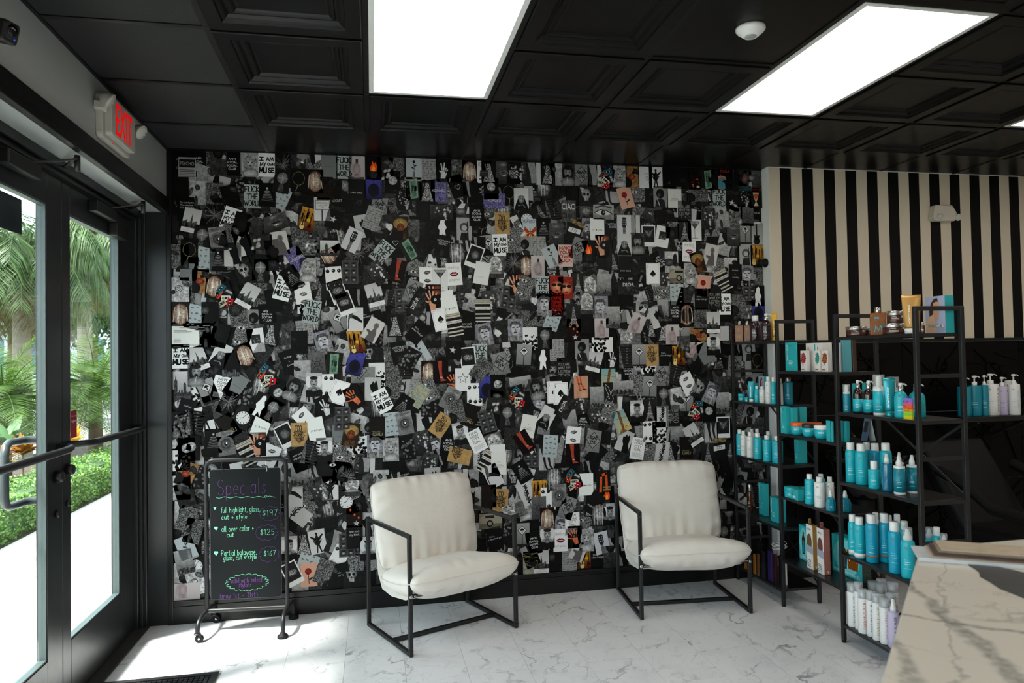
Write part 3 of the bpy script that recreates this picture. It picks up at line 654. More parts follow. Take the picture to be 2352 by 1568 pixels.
@motif
def nycb(C, s): C.bg(.05); C.text('new york', .5, 1.02, .13, .8, .62); C.text('city bitch.', .5, .82, .13, .8, .66)
@motif
def secretcard(C, s): C.bg(g(.06, .2)); C.text("VICTORIA'S", .52, 1.02, .14, .7, .84); C.text('SECRET', .52, .83, .15, .7, .6); C.ell(.5, .3, .18, .3, g(.22, .4), g(.06, .2))
@motif
def diorcard(C, s): C.bg(g(.16, .4), g(.07, .3)); blobs(C, s, 3, .2, .4); C.text('DIOR', C.W/2, C.H*.55, .24, .85, .85)
@motif
def alwayswin(C, s): C.bg(g((.44, .455, .455))); C.text('I ALWAYS WIN', .5, .72, .07, .25, .7)
@motif
def stargirls(C, s): C.bg(g(.07, .15)); C.text('STAR GIRLS', .5, .42, .1, .8, .85)
@motif
def feelings(C, s): C.bg(.045); C.text('Feelings', .5, 1.0, .1, .75, .5); C.ell(.5, .78, .05, .05, .7); C.ell(.52, .79, .045, .045, .045); C.text('Coming', .5, .5, .1, .75, .5)
@motif
def quote(C, s):
    C.bg(g((.83, .83, .81))); C.line([(.47, .82), (.5, .86), (.53, .82)], .015, .3)
    for i, w in enumerate((.4, .62, .68)): C.line([(.5-w/2, .66-.08*i), (.5+w/2, .66-.08*i)], .022, .5, up=i == 0)
@motif
def psychoville(C, s):
    C.bg(.8, .72); C.rect(.08, .7, .95, 1.3, .12); C.rect(.11, .73, .92, 1.27, .78); C.text('PSYCHOVILLE', .52, 1.06, .12, .1, .74); C.text('POPULATION', .52, .92, .08, .2, .5); C.text('347', .52, .78, .08, .2); C.rect(.45, 0, .53, .7, .25)
@motif
def psycho(C, s):
    C.bg(.62); C.rect(.05, .85, .95, 1.35, .08); C.text('PSYCHO', .5, .98, .22, .7, .8)
    for i in range(6): C.line([(.08, .7-.1*i), (.9, .7-.1*i)], .04, .3, up=i == 0)
@motif
def spade(C, s):
    C.bg(.90); C.line([(.06, .06), (.94, .06), (.94, 1.42), (.06, 1.42), (.06, .06)], .012, .45); k = .06
    C.poly([(.5, 1.0), (.68, .78), (.7, .66), (.6, .6), (.53, .66), (.58, .52), (.42, .52), (.47, .66), (.4, .6), (.3, .66), (.32, .78)], k); C.text('A', .14, 1.26, .1, k); C.ell(.14, 1.18, .03, .04, k)
@motif
def lips(C, s):
    C.bg(.89); lipshape(C, .5, .74, .3, (.42, .04, .09), g((.86, .80, .80))); C.hand('darling', .14, 1.08, .7, .2, (.45, .32, .34), .07, 3); C.hand('gorgeous', .12, .3, .76, .17, (.5, .42, .44), .07, 5)
@motif
def kisses(C, s):
    C.bg(g((.60, .645, .655), .05), g((.66, .70, .71), .05)); rr = random.Random(5)
    for i in range(3):
        for j in range(4): lipshape(C, .2+.3*i+rr.uniform(-.04, .04), .2+.36*j+rr.uniform(-.05, .05)+(.1 if i % 2 else 0), .095, g(rr.uniform(.16, .4), .3), g((.6, .64, .65)), rr.uniform(-35, 25))
@motif
def whitekisses(C, s): C.bg(.88); lipshape(C, .5, 1.12, .24, g(.3, .5), g(.65, .3), 12); lipshape(C, .52, .58, .24, g(.28, .5), g(.65, .3), -6); lipshape(C, .5, .1, .24, g(.28, .5), g(.65, .3))
@motif
def martini(C, s):
    C.bg(.86, .80); C.poly([(.12, 1.34), (.88, 1.34), (.5, .82)], g(.55, .2)); C.poly([(.24, 1.18), (.76, 1.18), (.5, .82)], g(.3, .3))
    C.line([(.12, 1.34), (.5, .82), (.88, 1.34), (.12, 1.34)], .025, .12); C.line([(.5, .82), (.5, .2)], .03, .18); C.line([(.28, .18), (.72, .18)], .03, .2); C.line([(.62, 1.4), (.38, 1.05)], .02, .1)
@motif
def cherries(C, s):
    C.bg(.87)
    for x, y in ((.16, 1.2), (.52, 1.22), (.86, 1.2), (.2, .3), (.55, .26), (.86, .3)):
        C.ell(x, y, .12, .12, .09); C.ell(x-.03, y+.03, .03, .03, .7); C.line([(x, y+.1), (x+.06, y+.24)], .012, .35)
@motif
def guitarhead(C, s):
    C.bg(g((.77, .77, .79))); C.text('a', .8, 1.36, .03, .5)
    C.poly([(.4, .0), (.6, .0), (.6, .62), (.68, .8), (.66, 1.28), (.5, 1.34), (.34, 1.28), (.32, .8), (.4, .62)], .12); C.rect(.4, 0, .6, .6, g(.34))
    for i in range(6): C.line([(.4, .08+.1*i), (.6, .08+.1*i)], .014, .6, up=i == 0)
    for y in (.86, 1.0, 1.14): C.ell(.42, y, .035, .035, .8); C.ell(.58, y, .035, .035, .8, up=False)
@motif
def perfume(C, s):
    C.bg(g((.64, .605, .605)), g((.73, .70, .70))); C.ell(.42, .6, .34, .5, g((.52, .49, .49), .2), g((.64, .605, .605)))
    C.poly([(.3, .12), (.7, .12), (.74, .3), (.72, .8), (.58, 1.08), (.42, 1.08), (.28, .8), (.26, .3)], g((.57, .51, .52), .15)); C.ell(.5, .6, .18, .32, g((.66, .60, .61)), g((.57, .51, .52))); C.rect(.42, 1.06, .58, 1.3, .2); C.rect(.38, .3, .62, .34, g((.4, .36, .38)))
def skyl(C, seed, base, lo, hi, y0=0.0):
    rr = random.Random(seed); x = 0; C.up()
    while x < C.W:
        w = rr.uniform(.06, .14); h = rr.uniform(.2, .5); C.rect(x, y0, x+w, y0+h, g(rr.uniform(lo, hi), .45), up=False); x += w*.8
@motif
def skyline(C, s):
    C.bg(.80, .70); skyl(C, 3, 0, .15, .4, .26); skyl(C, 4, 0, .08, .3, .2); C.poly([(.44, .3), (.44, .8), (.47, .95), (.5, 1.22), (.53, .95), (.56, .8), (.56, .3)], g(.27, .3)); C.rect(0, 0, 1, .28, .86); C.line([(.3, .22), (.7, .22)], .02, .4)
    for i in range(4): C.line([(.12, .15-.03*i), (.88, .15-.03*i)], .012, .7, up=i == 0)
@motif
def skyline2(C, s):
    C.bg(.55, .80); skyl(C, 8, 0, .12, .4, -.1); C.poly([(.08, 0), (.08, .9), (.13, 1.0), (.17, 1.3), (.21, 1.0), (.26, .9), (.26, 0)], g(.22, .5)); C.rect(.6, .0, .76, .72, g(.2, .5)); C.rect(.63, .7, .73, .8, .2); C.rect(0, 0, C.W, .2, g(.2, .9))
@motif
def nun(C, s):
    C.bg(.80, .76); C.poly([(0, 0), (.12, .4), (.28, .78), (.5, .95), (.74, .78), (.9, .35), (1, 0)], .07); C.ell(.5, .7, .2, .25, g(.62, .15), g(.3, .2)); C.ell(.5, .86, .24, .13, g(.55, .4), g(.4, .4)); C.ell(.43, .7, .04, .02, .1); C.ell(.57, .7, .04, .02, .1, up=False); C.line([(.3, .3), (.6, .36), (.75, .2)], .06, g(.5, .4))
@motif
def moon(C, s): C.bg(.03); C.ell(.5, .85, .28, .28, g(.72, .45), g(.5, .45), n=18)
@motif
def spark(C, s):
    C.bg(.05); rr = random.Random(s); C.ell(.5, .8, .12, .12, .5, .1); C.up()
    for k in range(70):
        a = rr.uniform(0, 6.283); l = rr.uniform(.25, .75); C.line([(.5+.06*math.cos(a), .8+.06*math.sin(a)), (.5+l*math.cos(a), .8+l*math.sin(a))], .011, g(rr.uniform(.2, .7)), up=False)
@motif
def eye(C, s): C.bg(g(.40, .15), g(.55, .15)); C.ell(C.W/2, C.H*.48, .46, .46, g(.18, .3), g(.4, .2), n=20); C.ell(C.W/2, C.H*.48, .3, .3, g(.46, .3), g(.16, .3), n=18); C.ell(C.W/2, C.H*.48, .12, .12, .06); C.ell(C.W/2+.03, C.H*.5, .05, .06, .95); C.ell(C.W/2, C.H*.9, .6, .16, g(.3, .3), g(.5, .2))
@motif
def bigeye(C, s): C.bg(g(.45, .2), g(.6, .15)); C.poly([(.15, .45), (.5, .62), (.95, .58), (1.3, .38), (.95, .3), (.5, .28)], .78); C.ell(.72, .45, .17, .17, .08); C.ell(.76, .5, .04, .04, .9); C.line([(.12, .46), (.5, .66), (.95, .62), (1.34, .4)], .06, .06); C.line([(.2, .8), (.7, .95), (1.3, .8)], .1, g(.25, .4))
@motif
def portrait(C, s): C.bg(g(.72, .1), g(.60, .15)); face(C, .5, .86, .34, .80, .52)
@motif
def portrait2(C, s): C.bg(.68); C.ell(.16, .95, .16, .35, .82); C.ell(.84, .95, .16, .35, .82, up=False); face(C, .5, .92, .3, .72, .1, long=False); C.rect(0, 0, 1, .42, g(.06, .2)); C.ell(.5, .44, .2, .12, g(.6, .2), g(.2, .2))
@motif
def smokegirl(C, s): C.bg(g(.35, .3)); face(C, .45, .85, .36, .78, .66); C.line([(.45, .66), (.75, .5)], .04, .95); C.rect(0, 0, 1, .3, g(.2, .4))
@motif
def girlmask(C, s): C.bg(g(.22, .3)); face(C, .5, .9, .34, .62, .09); C.ell(.48, .66, .11, .12, .05); C.line([(.48, .6), (.44, .3)], .025, .8)
@motif
def afro(C, s): C.bg(.55, .5); C.ell(.5, .95, .3, .34, .07); C.ell(.42, .85, .12, .16, g(.35, .2), g(.12, .2)); C.poly([(.1, 0), (.2, .5), (.5, .62), (.8, .5), (.9, 0)], g(.12, .4)); C.line([(.3, .5), (.45, .1)], .05, .75)
@motif
def statue(C, s): C.bg(g((.50, .50, .54), .2)); C.ell(.5, 1.08, .4, .26, g(.34, .9), g(.3, .9)); C.poly([(.3, .4), (.7, .4), (.8, .85), (.72, 1.1), (.28, 1.1), (.2, .85)], g((.68, .68, .70), .2)); C.ell(.36, .92, .09, .04, .14); C.ell(.64, .92, .09, .04, .14, up=False); C.poly([(.46, .92), (.56, .7), (.44, .7)], .4); C.ell(.5, .56, .13, .08, .12); C.poly([(.42, .56), (.58, .56), (.55, .38), (.45, .38)], g((.68, .62, .62))); C.rect(0, 0, 1, .36, g(.45, .4)); C.line([(.7, .1), (.66, .55)], .1, .62)
@motif
def peacehand(C, s): C.bg(.04); hand5(C, .5, .6, .62, g(.78, .1), -10, (0, 1, 1, 0, 0)); C.rect(.2, 0, .7, .22, .1); C.ell(.62, .62, .05, .05, .1)
@motif
def vinylhand(C, s): C.bg(g((.05, .035, .03))); C.ell(.75, 1.25, .3, .2, g((.55, .30, .22), .2), g((.15, .06, .04), .2)); hand5(C, .42, .62, .72, g((.80, .58, .47), .06), 8); C.ell(.62, .78, .3, .3, .04, n=20); C.ell(.62, .78, .09, .09, .82); C.ell(.62, .78, .025, .025, .05)
@motif
def handcam(C, s): C.bg(g((.05, .03, .025))); hand5(C, .5, .7, .6, g((.78, .40, .26), .2), 20); C.rect(.3, .7, .62, .95, .07); C.ell(.45, .82, .08, .08, .5, .1)
@motif
def fire(C, s):
    C.bg(g(.04, .2)); C.poly([(.3, .55), (.25, .8), (.36, .95), (.4, 1.25), (.52, 1.0), (.62, 1.15), (.7, .85), (.66, .55)], g((.93, .30, .08), .2)); C.poly([(.4, .55), (.38, .72), (.48, .95), (.58, .75), (.57, .55)], g((1, .62, .25))); C.poly([(.24, .5), (.72, .5), (.64, .1), (.32, .1)], g(.14, .4))
@motif
def rosevase(C, s): C.bg(g((.66, .69, .70))); C.ell(.5, 1.26, .09, .1, .08); C.line([(.5, 1.2), (.52, .8), (.5, .5)], .03, .1); C.ell(.6, 1.0, .1, .04, .1, rot=30); C.ell(.42, .85, .1, .04, .12, rot=-30, up=False); C.poly([(.4, .12), (.6, .12), (.58, .6), (.42, .6)], g(.42, .3)); C.rect(0, 0, 1, .1, .55)
@motif
def deadend(C, s): C.bg(g(.42, .15), g(.50, .1)); C.poly([(.5, 1.36), (1.0, .78), (.5, .2), (0, .78)], .12); C.poly([(.5, 1.3), (.95, .78), (.5, .26), (.05, .78)], g(.52, .1)); C.hand('DEAD', .24, .84, .54, .2, .07, .2, 2); C.hand('END', .32, .56, .4, .2, .07, .2, 3); C.dots(22, 4, .1, .01, .035, (.25, .8, .75, 1.15))
@motif
def umbrella(C, s): C.bg(g(.42), g(.58)); C.rect(.47, 0, .53, .8, .2); C.poly([(.5, 1.32), (.82, 1.0), (.5, .68), (.18, 1.0)], .16); C.poly([(.5, 1.27), (.77, 1.0), (.5, .73), (.23, 1.0)], .78); C.poly([(.34, 1.0), (.42, 1.12), (.5, 1.16), (.58, 1.12), (.66, 1.0)], .06); C.line([(.5, 1.0), (.5, .84)], .06, .06); C.rect(0, 0, 1, .12, .12)
@motif
def sun_(C, s):
    C.bg(g(.22, .2), g(.36, .15)); C.line([(.5+.17*math.cos(R(a)), .72+.17*math.sin(R(a))) for a in range(0, 361, 30)], .03, .05)
    for a in range(0, 360, 45): C.line([(.5+.24*math.cos(R(a)), .72+.24*math.sin(R(a))), (.5+.38*math.cos(R(a)), .72+.38*math.sin(R(a)))], .03, .05, up=False)
    C.line([(.42, .66), (.5, .62), (.58, .66)], .03, .05); C.ell(.44, .77, .02, .03, .05); C.ell(.56, .77, .02, .03, .05, up=False)
@motif
def heart(C, s):
    C.bg(g((.66, .53, .34), .1)); C.poly([(.5, .2), (.2, .55), (.2, .85), (.36, 1.0), (.55, .95), (.75, .98), (.82, .7), (.72, .38)], g((.50, .40, .25), .3))
    rr = random.Random(3); C.up()
    for k in range(22): x, y = rr.uniform(.25, .75), rr.uniform(.35, .95); a = rr.uniform(0, 6.28); C.line([(x, y), (x+.14*math.cos(a), y+.14*math.sin(a)), (x+.2*math.cos(a+.8), y+.2*math.sin(a+.8))], .026, .06, up=False)
    for x in (.3, .4, .5, .62): C.line([(x, .95), (x+.04, 1.2), (x-.04, 1.34)], .045, .07, up=False)
@motif
def guitarposter(C, s):
    C.bg(g((.16, .05, .03)), g((.72, .52, .20), .2)); rr = random.Random(2); C.up()
    for k in range(16): x = rr.uniform(.05, .95); C.rect(x, rr.uniform(.5, .8), x+.06, rr.uniform(.9, 1.42), g((.08, .05, .04) if k % 3 else (.65, .42, .1)), up=False)
    for cx, c in ((.25, (.86, .76, .48)), (.68, (.35, .04, .05))): C.ell(cx, .22, .14, .17, c); C.ell(cx, .42, .11, .12, c, up=False); C.rect(cx-.035, .4, cx+.035, .95, g((.25, .12, .06)))
    C.ell(.55, .72, .11, .11, (.85, .62, .1))
@motif
def tapes(C, s):
    C.bg(.05); rr = random.Random(4)
    for k, (c, x, y, a) in enumerate((((.75, .25, .08), .2, .9, 40), ((.80, .80, .76), .5, .5, -20), ((.12, .35, .42), .45, 1.15, 30), ((.75, .08, .1), .62, .15, 60), ((.16, .14, .13), .8, .8, -50), ((.7, .66, .55), .15, .25, 15))):
        ca, sa = math.cos(R(a)), math.sin(R(a)); T = lambda u, w: (x+u*ca-w*sa, y+u*sa+w*ca); C.poly([T(-.28, -.17), (T(.28, -.17)), T(.28, .17), T(-.28, .17)], g(c, .05)); C.poly([T(-.2, -.05), T(.2, -.05), T(.2, .09), T(-.2, .09)], g(.08 if k != 4 else .6)); C.ell(*T(-.1, .02), .04, .04, .75, n=8); C.ell(*T(.1, .02), .04, .04, .75, n=8, up=False)
@motif
def stars(C, s):
    C.bg(g(.10, .3), g(.22, .4)); rr = random.Random(6); C.up()
    for k in range(14): C.star(rr.uniform(.05, C.W-.05), rr.uniform(.05, C.H-.05), rr.uniform(.05, .13), g(rr.uniform(.6, .85)), rr.uniform(0, 72), False)
@motif
def star1(C, s): C.bg(g(.06, .2)); C.star(.45, .6, .24, g(.66, .2), 10); C.star(.47, .62, .1, .85, 12); C.rect(0, 1.2, 1, 1.48, g(.12, .4))
@motif
def starline(C, s): C.bg(.85); C.star(.5, .8, .38, .15); C.star(.5, .8, .30, .85)
@motif
def starshand(C, s): C.bg(.05); C.dots(40, 3, .7, .008, .022, (0, .4, 1, 1.48)); hand5(C, .65, .25, .3, g(.66, .3), -10); C.up(); rr = random.Random(8); [C.star(rr.uniform(.2, .7), rr.uniform(.5, 1.2), rr.uniform(.03, .07), .75, 0, False) for _ in range(10)]
@motif
def stockings(C, s): C.bg(.66, .60); C.poly([(.1, 1.48), (.45, 1.48), (.42, .9), (.5, .4), (.62, .16), (.5, .1), (.36, .4), (.24, .95)], .1); C.poly([(.5, 1.48), (.85, 1.48), (.74, .9), (.82, .4), (.98, .16), (.84, .1), (.68, .4), (.56, .95)], .12); C.line([(.36, .1), (.34, .4)], .03, .05); C.rect(0, 0, 1, .08, .4)
@motif
def legbw(C, s): C.bg(g(.12, .2)); C.poly([(.1, 1.48), (.6, 1.48), (.7, .7), (.62, .1), (.36, .1), (.3, .7)], g(.55, .1)); C.rect(.7, 0, 1, 1.48, .75)
@motif
def heelwhite(C, s): C.bg(.78); C.poly([(.05, .5), (.2, .85), (.5, .72), (.9, .5), (.95, .62), (.6, .95), (.3, 1.05), (.08, .9)], .08); C.line([(.12, .8), (.06, .15)], .05, .08); C.line([(.2, .9), (.3, 1.4)], .22, g(.3, .2))
@motif
def leopard(C, s): C.bg(.80); C.poly([(0, .25), (.6, .1), (1, .3), (.9, .6), (.45, .75), (.1, 1.48), (-.1, 1.48)], g(.42, .95)); C.poly([(.4, .75), (.72, .62), (1, .9), (1, 1.2), (.6, 1.1)], g(.4, .95)); C.poly([(.1, 1.48), (.45, 1.48), (.5, .9), (.28, .8)], .07)
def glit(v, a=1.0): return lambda C, s: C.bg(g(v, a))
simple('glitter', glit(.42)); simple('glitterdark', glit(.16, .9)); simple('glitterphoto', lambda C, s: (C.bg(g(.36, .98)), blobs(C, s, 3, .05, .5, .9)))
simple('eyes', lambda C, s: (C.bg(g(.42, .98)), C.up(), [(C.ell(.3+.45*i, .25+.45*j, .2, .09, .8, up=False), C.ell(.3+.45*i, .25+.45*j, .08, .08, .04, n=8)) for i in range(int(C.W+.6)) for j in range(int(C.H/.45)) if (i+j) % 2 == 0]))
simple('marblebw', lambda C, s: (C.bg(g(.36, .5)), blobs(C, s, 5, .5, .95, .5)))
simple('smoke', lambda C, s: (C.bg(g(.18, .5), g(.34, .5)), blobs(C, s, 3, .3, .6, .5)))
@motif
def hair(C, s):
    C.bg(g((.06, .045, .035))); C.ell(.5, .72, .46, .66, g((.90, .84, .77), .3), g((.34, .19, .12), .4), n=18); C.up(); rr = random.Random(3)
    for k in range(16): x = rr.uniform(.15, .85); C.line([(x, 1.3-.5*abs(x-.5)), (x+.06*(x-.5)*4, .15+.4*abs(x-.5))], .022, g((.58, .45, .36) if k % 2 else (.92, .87, .81)), up=False)
    C.up(); [C.ell(rr.uniform(.25, .75), rr.uniform(.4, 1.2), .018, .018, .08, n=5, up=False) for _ in range(14)]
simple('hairbw', lambda C, s: (C.bg(.12), C.ell(.5, .8, .5, .7, g(.72, .45), g(.25, .5), n=16), C.up(), [C.line([(x*.1+.05, 1.4), (x*.09+.1, .1)], .02, g(.85 if x % 2 else .3), up=False) for x in range(9)]))
@motif
def chain(C, s):
    C.bg(.045); C.up()
    for k in range(26): a = 2*math.pi*k/26; C.ell(.5+.36*math.cos(a), .85+.42*math.sin(a), .035, .022, g((.55, .5, .36)), n=6, rot=k*14+90, up=False)
    for k in range(7): C.ell(.45-.02*k, .42-.055*k, .03, .02, g((.66, .62, .5)), n=6, rot=60, up=False)
@motif
def bluealbum(C, s): C.bg(g((.09, .09, .22)), g((.27, .27, .60), .1)); C.text('THE WONDERLAND', .5, 1.32, .1, (.08, .08, .2), .84); C.ell(.5, .55, .36, .45, g(.05, .1), g((.07, .07, .15), .1), n=16); C.ell(.5, 1.2, .04, .06, .07)
@motif
def n777(C, s): C.bg(.07); C.poly([(.08, .55), (.92, .7), (.9, 1.02), (.05, .88)], .82); C.text('777', .48, .68, .2, .08, .6); C.rect(0, 1.2, 1, 1.48, g((.45, .38, .25), .5))
def pola(fn, v=.86):
    def f(C, s): C.bg(v); C.rect(.07, .3, .93, 1.4, g(.1, .3)); fn(C)
    return f
simple('polaroid', pola(lambda C: (C.ell(.5, .85, .3, .3, g(.5, .45), g(.15, .3)), )))
simple('polaroiddark', pola(lambda C: (C.ell(.5, .8, .34, .2, g(.6, .9), g(.3, .9)), )))
simple('polaroidwings', pola(lambda C: (C.ell(.5, .9, .38, .3, g(.3, .3), g(.08, .3)), C.poly([(.15, 1.2), (.5, .6), (.85, 1.2), (.5, 1.0)], g(.4, .3)))))
simple('postcard', lambda C, s: (C.bg(.86), C.rect(.25, .55, .78, 1.1, g(.14, .4)), C.dots(12, 3, .45, .02, .05, (.3, .6, .72, .9)), C.line([(.3, .4), (.7, .4)], .012, .6)))
@motif
def tower(C, s):
    C.bg(g(.06, .1), g(.14, .2)); C.poly([(.15, 0), (.35, .55), (.45, 1.3), (.5, 1.42), (.55, 1.3), (.65, .55), (.85, 0), (.7, 0), (.6, .2), (.4, .2), (.3, 0)], g(.45, .95)); C.rect(.3, .5, .7, .56, .6)
@motif
def feather(C, s): C.bg(g(.74)); C.up(); rr = random.Random(1); [C.line([(.45+.1*k/30, .15+1.2*k/30), (.45+.1*k/30+rr.choice((-1, 1))*rr.uniform(.06, .17), .22+1.2*k/30)], .05, .06, up=False) for k in range(30)]; C.line([(.44, .05), (.55, 1.4)], .06, .05)
@motif
def bunny(C, s):
    C.bg(.10); w = .022; k = .85
    C.line([(.62, .1), (.36, .12), (.24, .3), (.3, .5), (.42, .58), (.28, .85), (.16, 1.2), (.2, 1.34), (.36, 1.2), (.5, .85), (.54, .62), (.62, .85), (.78, 1.2), (.9, 1.3), (.9, 1.1), (.8, .8), (.66, .56), (.72, .4), (.66, .22), (.62, .1)], w, k); C.ell(.42, .4, .04, .05, k); C.line([(.5, .1), (.38, .02), (.4, .14), (.62, .04)], .03, k)
@motif
def mag(C, s):
    C.bg(g((.83, .80, .74)), g((.62, .74, .80))); C.text('PLAYBOY', .5, 1.2, .2, (.55, .08, .1), .94); C.ell(.5, .2, .6, .22, g((.90, .55, .12), .2))
    for sx in (-1, 1): C.poly([(.5, .6), (.5+sx*.36, .98), (.5+sx*.42, .7), (.5+sx*.2, .5)], g((.68, .24, .08), .1)); C.poly([(.5, .58), (.5+sx*.3, .42), (.5+sx*.14, .24)], g((.55, .16, .05), .1))
    C.line([(.5, .85), (.5, .34)], .05, .06)
@motif
def comfort(C, s): C.bg(.04); [C.hand(t, .12, 1.12-.25*i, .76, .17, (.60, .10, .06), .16, i+2) for i, t in enumerate(('YOUR', 'COMFORT', 'ZONE', 'WILL KILL', 'YOU'))]
@motif
def books(C, s):
    C.bg(.12); C.up(); rr = random.Random(3); y = 0
    while y < C.H: h = rr.uniform(.08, .17); C.rect(0, y, C.W, y+h*.8, g(rr.choice(((.72, .70, .64), (.78, .77, .74), (.40, .36, .28), (.08, .08, .08)))), up=False); y += h
    C.text('VOGUE', C.W/2, C.H*.52, .1, .1, .6)
@motif
def redleg(C, s): C.bg(g((.05, .02, .02))); C.poly([(.3, 1.48), (.6, 1.48), (.58, .8), (.62, .35), (.9, .2), (.5, .14), (.44, .5)], g((.60, .24, .17), .1)); C.line([(.5, .42), (.62, .4)], .05, .7); C.line([(.48, .2), (.46, .04)], .03, .05)
@motif
def strip(C, s):
    C.bg(.30)
    for i in range(2):
        for j in range(3): x, y = .06+.46*i, .06+.46*j; C.rect(x, y, x+.42, y+.42, g(.2, .3)); C.ell(x+.21, y+.22, .1, .13, g(.65, .2), g(.3, .2), n=10); C.ell(x+.21, y+.3, .12, .07, .08)
@motif
def catsil(C, s): C.bg(.74, .68); C.poly([(.55, 0), (.5, .5), (.36, .7), (.3, 1.0), (.44, 1.06), (.5, 1.24), (.62, 1.1), (.7, 1.3), (.8, 1.05), (.86, .6), (1, .3), (1, 0)], .05)
@motif
def clock(C, s):
    C.bg(g(.1, .3)); C.ell(.5, .74, .46, .46, .06, n=22); C.ell(.5, .74, .4, .4, .82, n=22); C.up()
    for k in range(12): a = R(30*k); C.line([(.5+.3*math.cos(a), .74+.3*math.sin(a)), (.5+.37*math.cos(a), .74+.37*math.sin(a))], .035, .08, up=False)
    C.line([(.5, .74), (.6, .98)], .03, .05); C.line([(.5, .74), (.35, .66)], .035, .05, up=False)
@motif
def rocks(C, s):
    C.bg(.06); rr = random.Random(9)
    for k in range(26): v = rr.uniform(.3, .68); C.ell(rr.uniform(.05, .95), rr.uniform(.05, 1.42), rr.uniform(.06, .14), rr.uniform(.06, .12), g(v, .1), g(v*.4, .1), n=8, rot=rr.uniform(0, 180))
@motif
def cash(C, s): C.bg(g((.10, .10, .08), .3)); C.poly([(.3, .05), (.78, .15), (.72, 1.42), (.2, 1.3)], g((.42, .55, .47), .2)); C.poly([(.38, .2), (.66, .25), (.62, 1.25), (.3, 1.18)], g((.30, .42, .35), .3)); C.hand('3458', .35, .6, .3, .3, (.1, .2, .15), .2, 2)
@motif
def birkin(C, s): C.bg(.84); C.hand('WORKING', .14, 1.28, .72, .1, .06, .22, 1); C.hand('FOR THAT', .14, 1.12, .72, .1, .06, .22, 2); C.poly([(.2, .42), (.8, .42), (.76, .86), (.24, .86)], .17); C.line([(.38, .86), (.4, 1.02), (.6, 1.02), (.62, .86)], .03, .12); C.rect(.22, .7, .78, .74, .3); C.hand('BIRKIN', .2, .2, .5, .11, .06, .24, 3)
@motif
def cestlavie(C, s): C.bg(.82); [C.text(t, .64, .92-.2*i, .13, .06, .4) for i, t in enumerate(("C'EST", 'LA', 'VIE'))]
@motif
def dancer(C, s): C.bg(.80); C.poly([(.35, .05), (.42, .55), (.36, .8), (.1, 1.1), (.15, 1.15), (.4, 1.0), (.45, 1.15), (.56, 1.16), (.6, 1.0), (.85, 1.2), (.9, 1.14), (.64, .8), (.6, .55), (.7, .05), (.62, .05), (.5, .5), (.42, .05)], .06); C.ell(.5, 1.24, .08, .09, .06); C.poly([(.2, .9), (.5, .7), (.82, .9), (.6, .55), (.36, .55)], g(.06, .2))
@motif
def whitesil(C, s): C.bg(.06); C.poly([(.25, 0), (.3, .5), (.2, .7), (.35, 1.05), (.4, 1.3), (.56, 1.38), (.66, 1.2), (.62, 1.0), (.76, .7), (.66, .5), (.72, 0), (.5, .3), (.42, 0)], .88)
@motif
def shadowgirl(C, s): C.bg(g((.76, .75, .74))); C.ell(.56, 1.05, .17, .22, g(.28), g(.44)); C.poly([(.3, 0), (.36, .4), (.12, .55), (.16, .66), (.45, .62), (.5, .9), (.66, .9), (.8, .6), (.86, 0)], g((.35, .33, .33)))
@motif
def purpleglit(C, s): C.bg(g((.40, .38, .56), .9)); C.text('XOXOXO', C.W/2, C.H*.45, .16, .8, .9)
@motif
def ribs(C, s):
    C.bg(.035); C.ell(.5, 1.15, .08, .08, .9, .1); C.up()
    for k in range(7): w = .14+.035*k; C.line([(.5-w, .95-.1*k), (.5, .99-.1*k), (.5+w, .95-.1*k)], .045, g(.55-.04*k), up=False)
@motif
def disco(C, s): C.bg(.09); C.ell(.5, .95, .33, .36, g(.58, .9), g(.3, .4), n=16); C.line([(.2, .95), (.8, .95)], .02, .7); C.line([(.5, .6), (.5, 1.3)], .02, .7); C.poly([(.3, .1), (.7, .1), (.6, .6), (.4, .6)], g(.3, .9))
@motif
def skull(C, s): C.bg(g(.10, .3)); C.ell(.5, .85, .32, .36, g(.70, .3), g(.35, .4), n=14); C.rect(.34, .35, .66, .62, g(.55, .5)); C.ell(.38, .82, .09, .1, .05); C.ell(.62, .82, .09, .1, .05, up=False); C.poly([(.5, .72), (.45, .6), (.55, .6)], .06); C.poly([(.05, 1.3), (.4, 1.25), (.2, .9)], g(.6, .4))
@motif
def monkey(C, s): C.bg(.62); C.ell(.5, .85, .3, .3, g(.40, .3), g(.2, .3)); C.ell(.5, .8, .18, .18, .66); C.poly([(.2, 0), (.3, .5), (.7, .5), (.8, 0)], g(.12, .4)); C.line([(.75, .1), (.7, 1.2)], .07, .1)
@motif
def rosepink(C, s): C.bg(g((.78, .60, .52))); C.ell(.45, .95, .2, .2, g((.62, .10, .10), .2), g((.35, .03, .03), .2)); C.line([(.45, .8), (.5, .2)], .04, .12); C.ell(.62, .5, .14, .06, .14, rot=30)
@motif
def tanhat(C, s): C.bg(g((.14, .10, .06), .2)); C.ell(.5, 1.0, .46, .36, g((.66, .56, .34), .15), g((.48, .38, .2), .15)); C.ell(.5, .75, .24, .3, g((.52, .28, .15), .2), g((.3, .12, .06), .2)); C.ell(.42, .8, .05, .03, .05); C.ell(.58, .8, .05, .03, .05, up=False); C.rect(.2, 0, .8, .4, g((.3, .2, .12), .5))
@motif
def tanflower(C, s): C.bg(g((.52, .38, .22), .3)); blobs(C, 4, 3, .04, .2, .3); C.ell(C.W*.45, C.H*.5, .24, .2, g((.72, .30, .20), .3), g((.3, .1, .06), .3)); C.ell(C.W*.6, C.H*.7, .14, .1, (.1, .06, .05))
